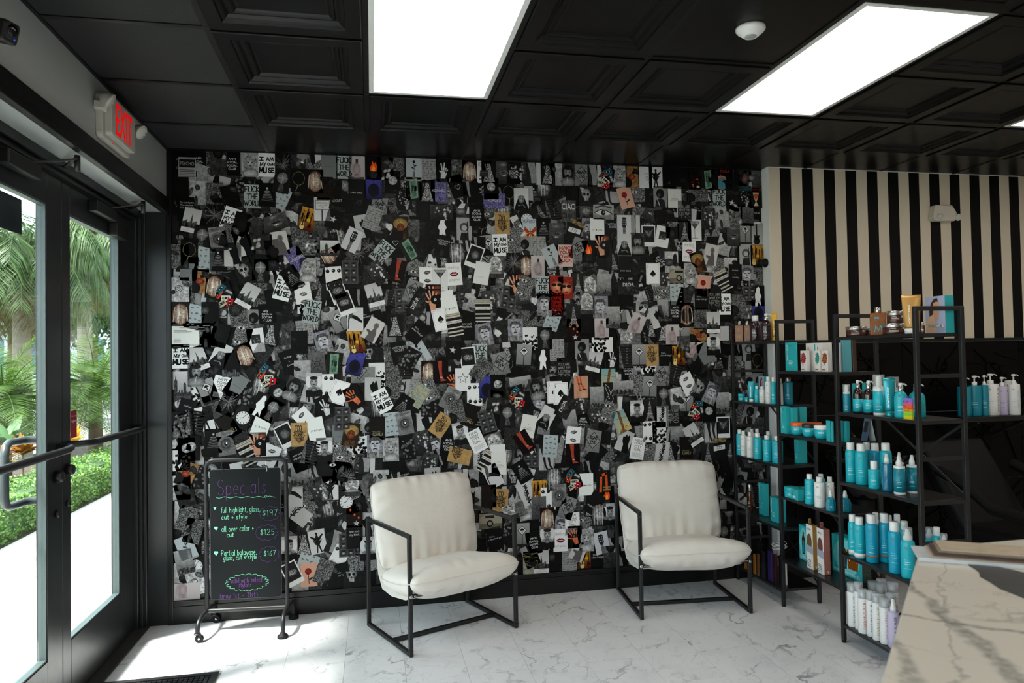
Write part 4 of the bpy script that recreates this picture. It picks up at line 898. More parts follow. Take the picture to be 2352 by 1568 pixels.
@motif
def redsun(C, s): C.bg(g((.52, .14, .10), .2)); C.ell(.55, .7, .42, .42, g((.86, .62, .46), .1), g((.55, .2, .14), .1)); C.ell(.36, .85, .17, .11, .06); C.ell(.74, .85, .17, .11, .06, up=False); C.ell(.55, .45, .12, .05, (.5, .05, .06))
@motif
def redbrick(C, s): C.bg(g((.80, .68, .64))); [C.hand(t, .08, 1.16-.28*i, .84, .2, (.62, .14, .10), .22, i+1) for i, t in enumerate(('MAKE', 'YOUR', 'OWN', 'LUCK'))]
@motif
def concert(C, s): C.bg(g((.07, .03, .025), .2)); C.text('VOGUE', .5, 1.24, .16, (.5, .06, .04), .8); blobs(C, 5, 3, .05, .14, .4); C.dots(9, 3, g((.85, .35, .2)), .02, .06, (.1, .2, .9, .8)); C.ell(.7, .2, .14, .1, g(.8, .2), g(.4, .3))
@motif
def vogue(C, s): C.bg(g((.72, .72, .66)), g((.45, .60, .62))); C.text('VOGUE', .5, 1.28, .16, (.72, .2, .1), .9); C.ell(.25, .55, .5, .5, g((.85, .45, .28)), n=18); C.ell(.28, .5, .44, .44, g((.28, .50, .54)), n=18); C.poly([(.55, 0), (.5, .5), (.3, .6), (.35, .7), (.6, .75), (.6, 1.1), (.75, 1.25), (.88, 1.1), (.8, .7), (1, .1), (1, 0)], .04)
@motif
def redcup(C, s): C.bg(.04); C.text('MARTINI', .5, 1.25, .14, (.55, .07, .06), .7); C.poly([(.3, 1.1), (.75, 1.1), (.66, .7), (.55, .45), (.72, .15), (.35, .15), (.5, .45), (.38, .7)], g((.78, .70, .56))); C.poly([(.36, 1.02), (.7, 1.02), (.62, .7), (.53, .56), (.43, .7)], g((.72, .28, .10)))
@motif
def redlines(C, s): C.bg(g(.16, .3)); C.ell(.5, .9, .3, .4, g((.45, .38, .36), .15), g(.14, .2)); C.rect(.25, .92, .78, .97, (.6, .06, .08)); C.rect(.25, 1.04, .78, 1.08, (.6, .06, .08)); C.rect(0, 0, 1, .35, g((.12, .2, .22), .4))
@motif
def car(C, s): C.bg(g((.36, .34, .29)), g((.52, .50, .44))); C.poly([(0, .35), (1.48, .35), (1.48, .75), (1.0, .95), (.4, .95), (0, .7)], g((.60, .57, .50))); C.ell(.7, .35, .22, .22, .07, n=18); C.ell(.7, .35, .13, .13, .55, n=14); C.rect(.4, .7, 1.0, .88, .14); C.ell(.4, .08, .25, .08, g((.45, .42, .36)))
@motif
def legspeach(C, s): C.bg(g((.72, .54, .44))); C.ell(.7, .2, .5, .5, g((.80, .62, .50)), g((.68, .48, .38))); C.line([(.2, 1.48), (.35, .95), (.4, .6)], .12, g((.75, .34, .2))); C.line([(.45, 1.48), (.5, .95), (.7, .62)], .12, g((.75, .34, .2))); C.line([(.34, .56), (.5, .52)], .07, .05); C.line([(.66, .58), (.84, .56)], .07, .05)
@motif
def flowersky(C, s): C.bg(g((.72, .66, .48)), g((.44, .62, .64))); C.line([(0, 1.1), (1, .9)], .02, .2); C.line([(.6, 1.4), (.4, .1)], .18, g((.45, .3, .12), .9)); C.ell(.75, .3, .2, .12, g((.75, .6, .3), .4))
@motif
def sketch(C, s): C.bg(g(.56, .1)); C.up(); rr = random.Random(12); [C.line([(x, y), (x+rr.uniform(.05, .2), y), (x+rr.uniform(.0, .2), y+rr.uniform(-.15, .15))], .025, g(rr.uniform(.1, .35)), up=False) for x in (.06, .3, .55, .78) for y in (.1, .25, .4, .55, .7, .85, 1.0, 1.15, 1.3)]
@motif
def mapc(C, s): C.bg(g((.56, .58, .52), .2)); C.up(); rr = random.Random(2); [C.line([(0, rr.uniform(0, 1.4)), (1, rr.uniform(0, 1.4))], .018, g((.7, .6, .3) if k % 3 else (.3, .45, .5)), up=False) for k in range(10)]
@motif
def pixheart(C, s):
    C.bg(.03); C.up()
    for q in ((0, 0), (1, 1), (2, 2), (-1, 1), (-2, 2), (3, 3), (-3, 3), (3, 4), (-3, 4), (2, 5), (-2, 5), (1, 5), (-1, 5), (0, 4)): C.rect(.5+q[0]*.06, .5+q[1]*.06, .54+q[0]*.06, .54+q[1]*.06, .8, up=False)
    C.line([(.15, 1.2), (.25, 1.4)], .03, .75)
@motif
def moviecard(C, s): C.bg(.06); [C.rect(.1, .1+.17*i, .95, .19+.17*i, g(.16, .2), up=i == 0) for i in range(8)]; C.poly([(0, 0), (.3, 0), (.05, 1.48), (0, 1.48)], g(.35, .5)); [C.text(t, .55, 1.3-.2*i, .09, .6) for i, t in enumerate('MADHER')]
@motif
def crowd(C, s): C.bg(.84); C.dots(26, 3, .07, .06, .12, (0, 0, 1, .6), 7); C.dots(10, 5, .15, .05, .09, (0, .5, 1, .95), 7)
@motif
def textdark(C, s): C.bg(g(.08, .1)); [C.hand(t, .1, .98-.24*i, .8, .16, .6, .16, i) for i, t in enumerate(('YOU ARE', 'WHAT YOU', 'LISTEN', 'TO'))]
@motif
def wasted(C, s): C.bg(.035); [C.text(t, .55, 1.1-.16*i, .11, .7, .8) for i, t in enumerate(('The wasted years', 'The wasted', 'The wasteful'))]
@motif
def ciao(C, s): C.bg(g(.28, .3)); C.text('CIAO', .5, .85, .42, .82, .96); C.text('CIAO', .5, .25, .4, .12, .96)
@motif
def orange(C, s): C.bg(g(.07, .4)); C.line([(.3, 0), (.35, 1.1), (.7, 1.25), (.75, .2)], .17, g((.78, .32, .12), .1)); C.rect(.5, .1, 1, .2, (.6, .5, .3)); C.rect(.5, .3, 1, .36, (.6, .5, .3), up=False)
@motif
def lipsbw(C, s): C.bg(g(.14, .2), g(.3, .2)); lipshape(C, C.W/2, C.H*.5, .36*C.W, g(.30, .4), .07); C.ell(C.W*.5, C.H*.36, .2, .06, g(.8, .5), g(.4, .4)); C.ell(C.W*.45, C.H*.85, .3, .14, g(.5, .2), g(.25, .2))
@motif
def dress(C, s): C.bg(.08); C.poly([(.4, 1.3), (.6, 1.3), (.66, .9), (.9, .1), (.1, .1), (.34, .9)], g(.55, .98)); C.poly([(.2, 1.2), (.35, .9), (.3, 1.3)], g(.4, .4))
@motif
def pills(C, s):
    C.bg(g(.14, .3)); rr = random.Random(6)
    for k in range(7): C.ell(rr.uniform(.15, .85), rr.uniform(.1, .75), .14, .1, g(.8, .1), g(.45, .2), n=10, rot=rr.uniform(0, 90))
    C.ell(.6, 1.15, .3, .16, g(.4, .4), g(.1, .3))
@motif
def smiley(C, s): C.bg(g(.72, .3), g(.62, .3)); C.line([(.4+.2*math.cos(R(a)), .8+.2*math.sin(R(a))) for a in range(0, 361, 30)], .035, .08); C.line([(.3, .76), (.4, .68), (.5, .76)], .03, .08); C.ell(.34, .87, .02, .035, .08); C.ell(.46, .87, .02, .035, .08, up=False); blobs(C, 4, 2, .1, .5, .5)
@motif
def photo(C, s):
    rr = random.Random(s); v = rr.uniform(.05, .22); C.bg(g(v, .35), g(rr.uniform(.04, .3), .35)); blobs(C, s, rr.randint(2, 4), .15, .6, rr.choice((.3, .45, .9)))
    for _ in range(rr.randint(1, 4)):
        x, y, k = rr.uniform(0, C.W), rr.uniform(0, C.H), rr.uniform(.12, .4); a = rr.uniform(0, 6.28)
        C.poly([(x+k*math.cos(a+b)*rr.uniform(.5, 1.2), y+k*math.sin(a+b)*rr.uniform(.5, 1.2)) for b in (0, 1.3, 2.4, 3.7, 5.0)], g(rr.choice((.04, .06, .5, .66, .78)), rr.choice((.1, .3, .45))))
    if rr.random() < .4: C.line([(rr.uniform(0, C.W), 0), (rr.uniform(0, C.W), C.H)], rr.uniform(.04, .2), g(rr.uniform(.05, .6), .2))
@motif
def photolight(C, s): rr = random.Random(s); C.bg(g(rr.uniform(.45, .62), .2), g(rr.uniform(.6, .78), .15)); blobs(C, s, 3, .08, .4, .4)
@motif
def photodark(C, s): rr = random.Random(s); C.bg(g(rr.uniform(.03, .09), .3)); blobs(C, s, 2, .1, .3, .4)
@motif
def black(C, s): C.bg(g(.05, .12)); C.ell(C.W/2, C.H/2, .3, .4, g(.08, .3), g(.05, .12))
@motif
def brown(C, s): C.bg(g((.10, .07, .05), .2)); blobs(C, s, 2, .08, .2, .3)
@motif
def white(C, s): C.bg(.84); C.line([(.2, .5), (.7, .5)], .012, .6); C.line([(.2, .44), (.6, .44)], .012, .6, up=False)
@motif
def city(C, s): C.bg(g(.3, .2), g(.62, .1)); skyl(C, s, 0, .06, .3, -.05); skyl(C, s+1, 0, .1, .35, -.15); C.rect(0, 0, C.W, .1, g(.3, .9))
@motif
def cityblack(C, s): C.bg(.05); skyl(C, 6, 0, .2, .42, 0)
@motif
def heeldark(C, s): C.bg(.05); C.poly([(.2, 1.48), (.4, 1.48), (.42, .9), (.5, .5), (.42, .4), (.3, .8)], g(.5, .1)); C.line([(.3, .4), (.26, .05)], .03, .6)
@motif
def redlights(C, s): C.bg(g((.08, .03, .02), .3)); [C.ell(x, y, .07, .09, g((.95, .5, .25)), g((.5, .1, .04))) for x, y in ((.25, 1.1), (.5, .8), (.7, 1.2), (.75, .6))]; C.star(.6, .25, .2, g(.7, .3))
@motif
def guitarblack(C, s): C.bg(.66, .55); C.rect(.44, .6, .56, 1.48, .08); C.ell(.5, .26, .26, .24, .06); C.ell(.5, .52, .2, .16, .06, up=False); C.poly([(.26, .5), (.3, .78), (.42, .62)], .06); C.poly([(.74, .5), (.7, .72), (.58, .62)], .06, False)
@motif
def darktiny(C, s): C.bg(.035); C.text('A', .5, .42, .1, .7); C.line([(.42, .36), (.58, .36)], .015, .5)
@motif
def certificate(C, s):
    C.bg(g((.87, .88, .86)))
    for y, x0, x1 in ((.92, .04, .2), (.88, .8, .97), (.85, .45, .62), (.8, .2, .84), (.76, .4, .66), (.7, .05, .38), (.7, .6, .96), (.64, .05, .5), (.6, .05, .44), (.36, .05, .2), (.31, .05, .22), (.27, .05, .22), (.22, .05, .26), (.1, .3, .75), (.06, .04, .22)): C.line([(x0*1.48, y), (x1*1.48, y)], .022, .5, up=y == .92)

# ---- placed prints: (x, z, rotation, motif, landscape) on the wall, later ones lie on top
PLACED = [
 (0.061,2.781,0,'feelings',0),(0.222,2.730,-20,'photolight',1),(0.318,2.803,0,'photo',0),(0.137,2.752,0,'psycho',0),(0.505,2.791,0,'portrait',0),(0.603,2.797,0,'muse',0),
 (0.702,2.810,0,'spark',0),(0.798,2.814,0,'photo',0),(0.898,2.811,0,'leopard',0),(0.983,2.814,0,'alwayswin',0),(1.153,2.807,0,'perfume',0),(1.073,2.817,0,'fworld',0),
 (0.063,2.630,0,'black',0),(0.201,2.609,0,'photolight',0),(0.293,2.598,0,'glitterphoto',0),(0.389,2.588,15,'photodark',0),(0.687,2.596,-25,'kisses',0),(0.516,2.595,0,'fworld',0),
 (0.604,2.607,0,'ribs',0),(0.824,2.606,-10,'photodark',1),(0.894,2.700,0,'hair',0),(0.794,2.703,0,'chain',0),(0.694,2.693,-10,'disco',0),(0.956,2.656,0,'brown',0),
 (1.148,2.661,0,'stargirls',0),(0.129,2.506,0,'wasted',0),(0.298,2.465,0,'spark',0),(0.161,2.437,-12,'skyline',0),(0.387,2.448,-18,'muse',0),(0.453,2.417,-15,'black',0),
 (0.532,2.438,-10,'photo',0),(0.847,2.457,-15,'guitarposter',0),(0.655,2.434,20,'lipsbw',1),(0.936,2.524,0,'psychoville',0),(1.011,2.473,-15,'star1',0),(0.219,2.330,-10,'disco',0),
 (0.381,2.346,-15,'glitterphoto',0),(0.315,2.326,8,'eye',0),(0.459,2.296,12,'catsil',0),(0.556,2.310,0,'pills',1),(0.678,2.305,10,'shadowgirl',0),(0.776,2.209,30,'purpleglit',0),
 (0.846,2.281,0,'marblebw',1),(0.965,2.276,0,'skyline2',1),(0.996,2.231,30,'hair',1),(1.118,2.331,-25,'guitarhead',0),(0.072,2.215,0,'glitterphoto',0),(0.148,2.247,0,'chain',0),
 (0.236,2.198,-12,'kisses',0),(0.147,2.140,-5,'alwayswin',0),(0.314,2.199,0,'ribs',0),(0.398,2.231,0,'catsil',0),(0.463,2.130,20,'skull',0),(0.560,2.130,0,'disco',0),
 (0.750,2.086,30,'ribs',0),(0.844,2.139,0,'portrait',0),(1.103,2.127,0,'strip',0),(1.001,2.087,4,'cherries',0),(0.212,2.065,0,'tanflower',0),(0.289,2.034,-5,'hair',0),
 (0.348,1.983,20,'tapes',0),(0.811,2.002,10,'whitekisses',0),(0.694,2.022,-15,'muse',0),(0.486,1.977,-30,'skyline',0),(1.025,2.003,20,'polaroiddark',0),(0.070,2.014,0,'smiley',0),
 (0.597,2.182,0,'photodark',1),(0.641,2.253,10,'black',0),(1.259,2.817,0,'fire',0),(1.333,2.800,0,'pills',0),(1.514,2.812,0,'rosevase',0),(1.614,2.809,0,'sketch',0),
 (1.708,2.819,0,'peacehand',0),(1.877,2.805,0,'hair',0),(1.973,2.808,0,'birkin',0),(2.175,2.821,0,'antisocial',0),(2.457,2.810,0,'photolight',0),(1.257,2.671,0,'bluealbum',0),
 (1.378,2.708,0,'moon',0),(1.512,2.671,0,'cash',0),(1.598,2.654,0,'dress',0),(1.672,2.663,0,'purpleglit',0),(1.794,2.693,20,'pixheart',0),(1.882,2.655,0,'heeldark',0),
 (2.019,2.686,0,'moon',0),(2.039,2.604,0,'purpleglit',1),(2.224,2.623,0,'nun',0),(1.445,2.603,8,'starshand',0),(1.495,2.397,0,'smoke',0),(1.248,2.472,-20,'sketch',0),
 (1.371,2.434,15,'photo',0),(1.423,2.415,0,'tanhat',0),(1.695,2.427,0,'whitesil',0),(1.837,2.416,0,'monkey',0),(1.693,2.299,-8,'secretcard',0),(1.317,2.327,20,'photo',0),
 (1.690,2.521,0,'stars',1),(1.920,2.506,0,'antisocial',0),(2.260,2.486,0,'clock',0),(2.280,2.417,0,'mag',0),(2.175,2.429,25,'leopard',0),(2.092,2.455,0,'heart',0),
 (2.372,2.425,0,'ribs',0),(2.460,2.392,0,'lipsbw',0),(1.389,2.322,0,'pixheart',0),(1.560,2.277,-30,'photodark',0),(1.480,2.276,25,'cash',0),(2.242,2.299,0,'afro',0),
 (2.165,2.305,0,'eyes',0),(2.334,2.300,0,'sketch',0),(2.075,2.311,3,'muse',0),(2.247,2.175,0,'hair',0),(2.163,2.188,0,'spark',0),(2.331,2.169,0,'perfume',0),
 (2.423,2.149,0,'antisocial',0),(2.425,2.239,25,'rosevase',0),(1.787,2.246,0,'hairbw',0),(1.902,2.234,-20,'polaroid',0),(1.303,2.254,-40,'fworld',0),(2.045,2.167,0,'smokegirl',0),
 (1.590,2.090,0,'whitekisses',0),(1.399,2.136,-15,'redleg',0),(1.765,2.118,5,'lips',0),(1.673,2.084,0,'martini',0),(1.496,2.003,-20,'deadend',0),(1.548,1.950,60,'diorcard',1),
 (1.628,1.976,0,'vinylhand',0),(2.182,2.051,0,'vinylhand',0),(2.237,2.031,-20,'eyes',0),(2.357,2.031,0,'fworld',0),(2.450,2.038,0,'redsun',0),(2.455,1.941,0,'comfort',0),
 (1.254,1.983,15,'skyline',0),(1.954,2.044,0,'tower',0),(1.993,1.935,0,'stars',0),(1.948,2.125,-10,'white',0),(1.276,2.122,35,'stars',0),(1.715,1.936,10,'stargirl',0),
 (2.546,2.820,0,'girlmask',0),(2.643,2.808,0,'deadend',0),(2.734,2.811,0,'legbw',0),(2.821,2.806,-20,'tapes',0),(2.917,2.809,0,'portrait',0),(3.005,2.804,0,'tanflower',0),
 (3.099,2.807,0,'cestlavie',0),(3.176,2.810,0,'dancer',0),(3.275,2.797,0,'darktiny',0),(3.374,2.800,0,'photodark',0),(3.470,2.803,0,'concert',0),(3.567,2.806,0,'cash',0),
 (3.694,2.803,0,'vogue',0),(3.848,2.807,0,'redlines',0),(3.934,2.802,0,'photo',0),(3.313,2.662,0,'quote',0),(3.648,2.667,0,'fworld',0),(3.931,2.674,0,'redcup',0),
 (3.844,2.680,0,'starshand',0),(3.749,2.646,0,'star1',0),(3.206,2.663,0,'afro',0),(2.954,2.649,15,'rosepink',0),(2.672,2.657,0,'skull',0),(2.792,2.546,0,'bigeye',1),
 (3.488,2.686,0,'glitterphoto',1),(3.385,2.566,0,'textdark',0),(3.559,2.515,0,'stars',0),(3.772,2.551,0,'marblebw',0),(3.858,2.545,0,'sun_',0),(3.669,2.533,5,'photolight',0),
 (3.006,2.458,0,'legbw',0),(2.941,2.457,0,'guitarhead',0),(2.746,2.430,0,'stargirl',0),(3.381,2.426,0,'tower',0),(3.457,2.435,0,'martini',0),(3.291,2.448,0,'secretcard',0),
 (3.118,2.391,0,'polaroidwings',0),(3.215,2.385,-10,'postcard',0),(2.548,2.548,0,'ciao',0),(2.585,2.412,-25,'n777',0),(3.035,2.336,0,'girlmask',0),(2.939,2.327,0,'nun',0),
 (2.779,2.317,0,'vinylhand',0),(2.609,2.292,-20,'deadend',0),(2.684,2.278,0,'fire',0),(3.751,2.401,0,'lipsbw',0),(3.842,2.418,0,'umbrella',0),(3.932,2.412,0,'guitarblack',0),
 (3.411,2.286,-3,'lips',0),(3.578,2.265,-12,'shadowgirl',0),(3.476,2.209,15,'tanhat',0),(3.842,2.267,0,'monkey',0),(3.936,2.261,0,'guitarposter',0),(3.144,2.129,0,'spade',0),
 (3.341,2.115,0,'car',1),(3.420,2.131,0,'portrait',0),(3.666,2.085,25,'books',0),(3.514,2.045,-5,'rosepink',0),(3.846,2.117,0,'statue',0),(3.757,2.125,0,'feelings',0),
 (2.943,2.174,0,'stargirls',0),(2.964,2.036,0,'diorcard',1),(2.605,2.058,0,'tower',0),(2.694,2.036,0,'smokegirl',0),(2.789,2.051,0,'city',0),(3.218,1.991,0,'eyes',1),
 (3.313,1.983,0,'kisses',0),(3.494,1.952,0,'nygirl',0),(3.370,1.952,-20,'glitterdark',0),(3.595,1.952,0,'textdark',0),(3.666,1.916,0,'muse',0),(3.861,2.014,0,'strip',0),
 (3.950,1.975,0,'whitesil',0),(3.939,1.872,0,'bluealbum',0),(2.668,1.915,0,'smokegirl',0),(2.762,1.900,0,'statue',0),(3.293,1.867,0,'antisocial',0),(3.384,1.851,0,'hair',0),
 (2.519,2.246,0,'redbrick',0),(2.515,2.028,0,'redsun',0),(3.781,1.912,0,'glitterphoto',0),(3.220,1.875,0,'city',0),(0.090,1.866,0,'hair',0),(0.180,1.846,-15,'kisses',0),
 (0.265,1.865,0,'photodark',0),(0.252,1.735,0,'glitterphoto',0),(0.319,1.735,-15,'black',0),(0.203,1.607,0,'photodark',1),(0.193,1.594,20,'skyline',0),(0.324,1.611,-25,'nun',0),
 (0.466,1.609,20,'hair',0),(0.382,1.552,0,'cityblack',0),(0.454,1.733,-15,'eyes',0),(0.616,1.738,-10,'dress',0),(0.529,1.700,6,'postcard',0),(0.559,1.608,-30,'glitterdark',0),
 (0.865,1.875,-10,'fworld',0),(0.787,1.683,0,'photodark',0),(0.934,1.681,15,'statue',0),(1.127,1.545,-15,'bluealbum',0),(0.997,1.547,-8,'cash',0),(0.894,1.549,5,'sun_',0),
 (1.136,1.685,10,'guitarposter',0),(0.728,1.565,20,'feelings',0),(0.804,1.498,0,'photolight',0),(1.033,1.814,25,'umbrella',0),(1.131,1.827,0,'heelwhite',0),(1.067,1.928,20,'polaroiddark',0),
 (0.081,1.443,0,'skyline2',0),(0.184,1.498,0,'girlmask',0),(0.250,1.393,20,'umbrella',0),(0.323,1.411,-15,'nycgirl',0),(0.495,1.368,0,'rocks',0),(0.409,1.422,-35,'alwayswin',0),
 (0.557,1.418,-12,'hairbw',0),(0.595,1.489,20,'tapes',0),(0.657,1.363,0,'moon',0),(0.944,1.409,0,'cherries',0),(0.873,1.417,0,'portrait2',0),(1.027,1.367,-18,'spade',0),
 (0.746,1.394,-25,'girlmask',0),(0.942,1.276,25,'peacehand',0),(1.118,1.331,25,'handcam',0),(0.556,1.301,-25,'whitesil',0),(0.618,1.266,-30,'disco',0),(0.555,1.170,-20,'stargirl',0),
 (0.450,1.226,-25,'clock',0),(0.820,1.201,40,'whitekisses',0),(0.883,1.139,10,'stargirl',0),(0.267,1.296,15,'sun_',0),(0.122,1.275,-15,'feelings',0),(0.176,1.203,-8,'moviecard',0),
 (0.364,1.177,30,'whosgirl',0),(0.278,1.090,0,'ribs',0),(0.431,1.103,-30,'glitterdark',1),(0.351,1.074,8,'eye',0),(0.479,1.011,25,'books',0),(0.535,1.060,0,'vinylhand',0),
 (0.699,1.106,25,'polaroid',0),(0.781,1.110,0,'heart',0),(1.031,1.087,0,'alwayswin',0),(1.045,1.200,0,'strip',0),(1.017,0.988,0,'eyes',0),(0.933,1.011,0,'portrait2',0),
 (1.096,1.098,-10,'tanhat',0),(0.603,0.980,-25,'whitekisses',0),(0.151,1.050,0,'moon',0),(0.850,0.995,-15,'moviecard',0),(0.365,1.319,-25,'spark',0),(0.230,1.227,10,'dancer',0),
 (0.061,1.609,0,'muse',0),(0.119,1.736,0,'certificate',1),(1.524,1.920,60,'diorcard',1),(1.627,1.947,0,'vinylhand',0),(1.762,1.788,10,'books',0),(1.736,1.898,12,'stargirl',0),
 (1.673,1.823,12,'spade',0),(1.845,1.759,0,'nycb',0),(1.381,1.784,0,'dress',0),(1.540,1.605,30,'rosevase',0),(1.926,1.585,0,'fworld',0),(1.849,1.566,5,'polaroiddark',0),
 (2.367,1.917,0,'statue',0),(2.169,1.749,0,'statue',0),(2.447,1.910,0,'comfort',0),(2.423,1.818,-20,'kisses',0),(2.268,1.692,0,'crowd',0),(2.065,1.527,15,'deadend',0),
 (2.223,1.580,-5,'umbrella',0),(2.353,1.557,0,'whitesil',0),(2.366,1.691,0,'disco',0),(2.448,1.612,0,'sketch',0),(1.593,1.481,0,'hair',0),(1.668,1.480,0,'redleg',0),
 (1.756,1.409,0,'handcam',0),(1.812,1.429,0,'starline',0),(1.887,1.330,0,'cherries',0),(1.968,1.377,0,'bluealbum',0),(2.042,1.382,0,'moon',0),(1.241,1.758,-30,'shadowgirl',0),
 (1.522,1.742,-40,'nygirl',0),(1.753,1.636,0,'star1',0),(1.472,1.566,-30,'rocks',0),(1.931,1.495,-35,'glitterphoto',0),(1.952,1.877,0,'books',0),(1.362,1.392,-10,'glitterphoto',0),
 (1.294,1.306,25,'muse',0),(1.591,1.365,20,'eyes',0),(1.523,1.333,-35,'mapc',0),(1.727,1.307,-30,'eye',0),(1.421,1.268,-35,'ribs',0),(1.352,1.156,5,'kisses',0),
 (1.433,1.160,10,'eye',0),(1.259,1.132,0,'whosgirl',0),(1.663,1.138,-35,'heart',0),(1.244,1.019,0,'statue',0),(1.343,0.994,0,'portrait',0),(1.792,1.079,8,'portrait2',0),
 (1.896,1.027,25,'nycgirl',0),(2.021,1.001,15,'smokegirl',0),(2.367,1.163,-30,'nun',0),(2.243,1.111,-12,'quote',0),(2.428,1.330,0,'spade',0),(2.305,1.354,10,'girlmask',0),
 (2.175,1.308,15,'tapes',0),(1.856,1.193,-20,'whosgirl',0),(2.034,0.924,0,'white',0),(2.213,1.007,30,'redleg',0),(2.392,0.972,-5,'kisses',0),(1.783,0.935,-15,'heart',1),
 (2.019,1.278,-10,'pills',0),(1.968,1.155,15,'strip',0),(2.102,1.185,0,'disco',0),(1.767,1.224,10,'glitterphoto',0),(2.568,1.838,0,'tower',0),(2.666,1.924,0,'smokegirl',0),
 (2.755,1.895,0,'statue',0),(2.763,1.751,0,'perfume',0),(2.844,1.829,0,'city',0),(3.017,1.778,-25,'perfume',0),(3.298,1.863,0,'antisocial',0),(3.383,1.834,0,'hair',0),
 (3.478,1.818,0,'glitterphoto',0),(3.580,1.788,0,'skyline',0),(3.475,1.700,0,'tanflower',1),(3.165,1.828,15,'catsil',0),(3.274,1.702,0,'perfume',0),(3.425,1.605,-28,'perfume',0),
 (3.576,1.632,0,'portrait2',0),(2.969,1.669,0,'smokegirl',1),(3.120,1.566,0,'heart',0),(3.220,1.564,0,'nygirl',0),(3.314,1.563,0,'guitarposter',0),(2.710,1.537,-15,'skyline',0),
 (2.838,1.542,0,'peacehand',0),(2.936,1.554,0,'moviecard',0),(3.028,1.567,0,'umbrella',0),(3.511,1.574,22,'alwayswin',0),(3.431,1.517,30,'photodark',0),(2.622,1.610,0,'afro',0),
 (2.765,1.643,0,'crowd',1),(2.590,1.475,20,'photo',0),(2.495,1.484,0,'textdark',0),(2.566,1.746,0,'redlights',0),(2.656,1.795,-15,'black',0),(3.000,1.365,0,'glitter',0),
 (2.805,1.406,0,'flowersky',0),(2.610,1.361,0,'legspeach',0),(2.814,1.313,0,'bunny',0),(2.909,1.346,0,'city',1),(3.100,1.348,-5,'umbrella',0),(3.186,1.426,-15,'deadend',0),
 (3.279,1.432,-15,'moviecard',0),(3.380,1.363,25,'whitekisses',0),(3.465,1.332,-25,'skull',0),(3.552,1.293,-25,'statue',0),(3.198,1.280,0,'disco',0),(3.291,1.263,10,'photolight',0),
 (3.183,1.143,0,'feather',0),(3.096,1.189,0,'tower',0),(3.265,1.147,0,'textdark',0),(3.004,1.185,0,'portrait2',0),(3.446,1.186,-25,'tapes',0),(3.532,1.161,0,'moon',0),
 (3.638,1.224,0,'city',0),(3.545,1.021,0,'stockings',0),(3.637,1.054,0,'polaroidwings',0),(3.410,1.011,30,'skyline',0),(2.889,1.117,25,'flowersky',0),(2.800,1.184,-20,'eyes',0),
 (2.551,1.022,-8,'whitekisses',0),(3.092,1.045,0,'cherries',0),(3.161,1.035,0,'crowd',0),(2.908,0.987,-25,'catsil',0),(3.178,0.897,-8,'feather',0),(3.002,0.933,-10,'nycgirl',0),
 (3.357,0.925,0,'whosgirl',0),(3.517,0.882,0,'tower',0),(3.605,0.908,0,'n777',0),(2.691,0.995,-10,'deadend',0),(2.469,1.322,0,'spade',0),(2.545,0.909,0,'redleg',0),
 (2.497,1.229,60,'diorcard',1),(2.720,1.286,0,'city',0),(3.626,1.380,10,'photo',0),(3.354,1.621,0,'photo',0),(0.782,0.955,20,'nycb',0),(0.941,0.889,25,'black',0),
 (1.025,0.938,0,'eyes',1),(1.031,0.858,-10,'photolight',0),(1.069,0.830,15,'spark',0),(0.965,0.769,0,'dancer',0),(1.127,0.760,0,'smokegirl',1),(1.126,0.687,20,'secretcard',0),
 (0.907,0.739,25,'stars',0),(0.772,0.615,-40,'feather',1),(1.061,0.678,-10,'clock',0),(1.112,0.589,0,'redlights',0),(0.748,0.734,0,'heelwhite',0),(0.781,0.863,0,'city',0),
 (0.802,0.430,0,'dress',0),(0.884,0.438,10,'dancer',0),(0.839,0.310,-20,'kisses',1),(0.993,0.424,-25,'legbw',0),(1.012,0.331,-28,'cherries',0),(1.064,0.406,0,'strip',0),
 (1.114,0.264,0,'glitter',0),(1.110,0.456,0,'nycb',0),(0.713,0.410,0,'portrait2',0),(1.030,0.224,10,'nygirl',0),(0.831,0.239,0,'rosepink',0),(0.959,0.190,0,'photodark',0),
 (1.113,0.172,0,'skull',1),(1.194,0.378,0,'portrait2',0),(0.730,0.253,25,'polaroiddark',0),(0.921,0.252,-20,'glitterphoto',0),(1.968,0.883,-30,'books',0),(2.040,0.874,0,'quote',0),
 (2.000,0.794,25,'heelwhite',0),(2.196,0.812,30,'ribs',0),(1.970,0.665,0,'brown',0),(2.047,0.634,-4,'heart',0),(2.227,0.663,22,'feather',0),(2.312,0.675,0,'guitarposter',0),
 (2.368,0.627,0,'cherries',0),(2.468,0.783,0,'secretcard',0),(2.543,0.751,20,'tapes',0),(2.632,0.708,0,'stargirl',0),(2.443,0.646,0,'eye',0),(2.498,0.559,-20,'deadend',0),
 (2.304,0.570,0,'sun_',0),(2.779,0.616,0,'fire',0),(2.685,0.577,-35,'stargirls',0),(2.752,0.724,0,'orange',0),(1.978,0.502,0,'car',1),(2.111,0.461,0,'rocks',0),
 (2.004,0.387,10,'nygirl',0),(2.360,0.496,0,'hair',0),(2.531,0.452,0,'nycgirl',0),(2.795,0.498,0,'portrait2',0),(2.718,0.497,0,'hairbw',0),(2.357,0.375,0,'portrait2',0),
 (2.266,0.342,8,'antisocial',0),(2.417,0.200,0,'photodark',0),(2.508,0.188,0,'sketch',0),(2.314,0.163,0,'skyline',0),(2.624,0.191,0,'guitarposter',0),(2.706,0.196,0,'nygirl',0),
 (2.448,0.347,0,'lips',0),(2.546,0.362,0,'handcam',0),(2.627,0.335,0,'portrait',0),(2.574,0.277,-25,'shadowgirl',0),(2.732,0.311,10,'guitarhead',0),(2.242,0.256,20,'guitarblack',0),
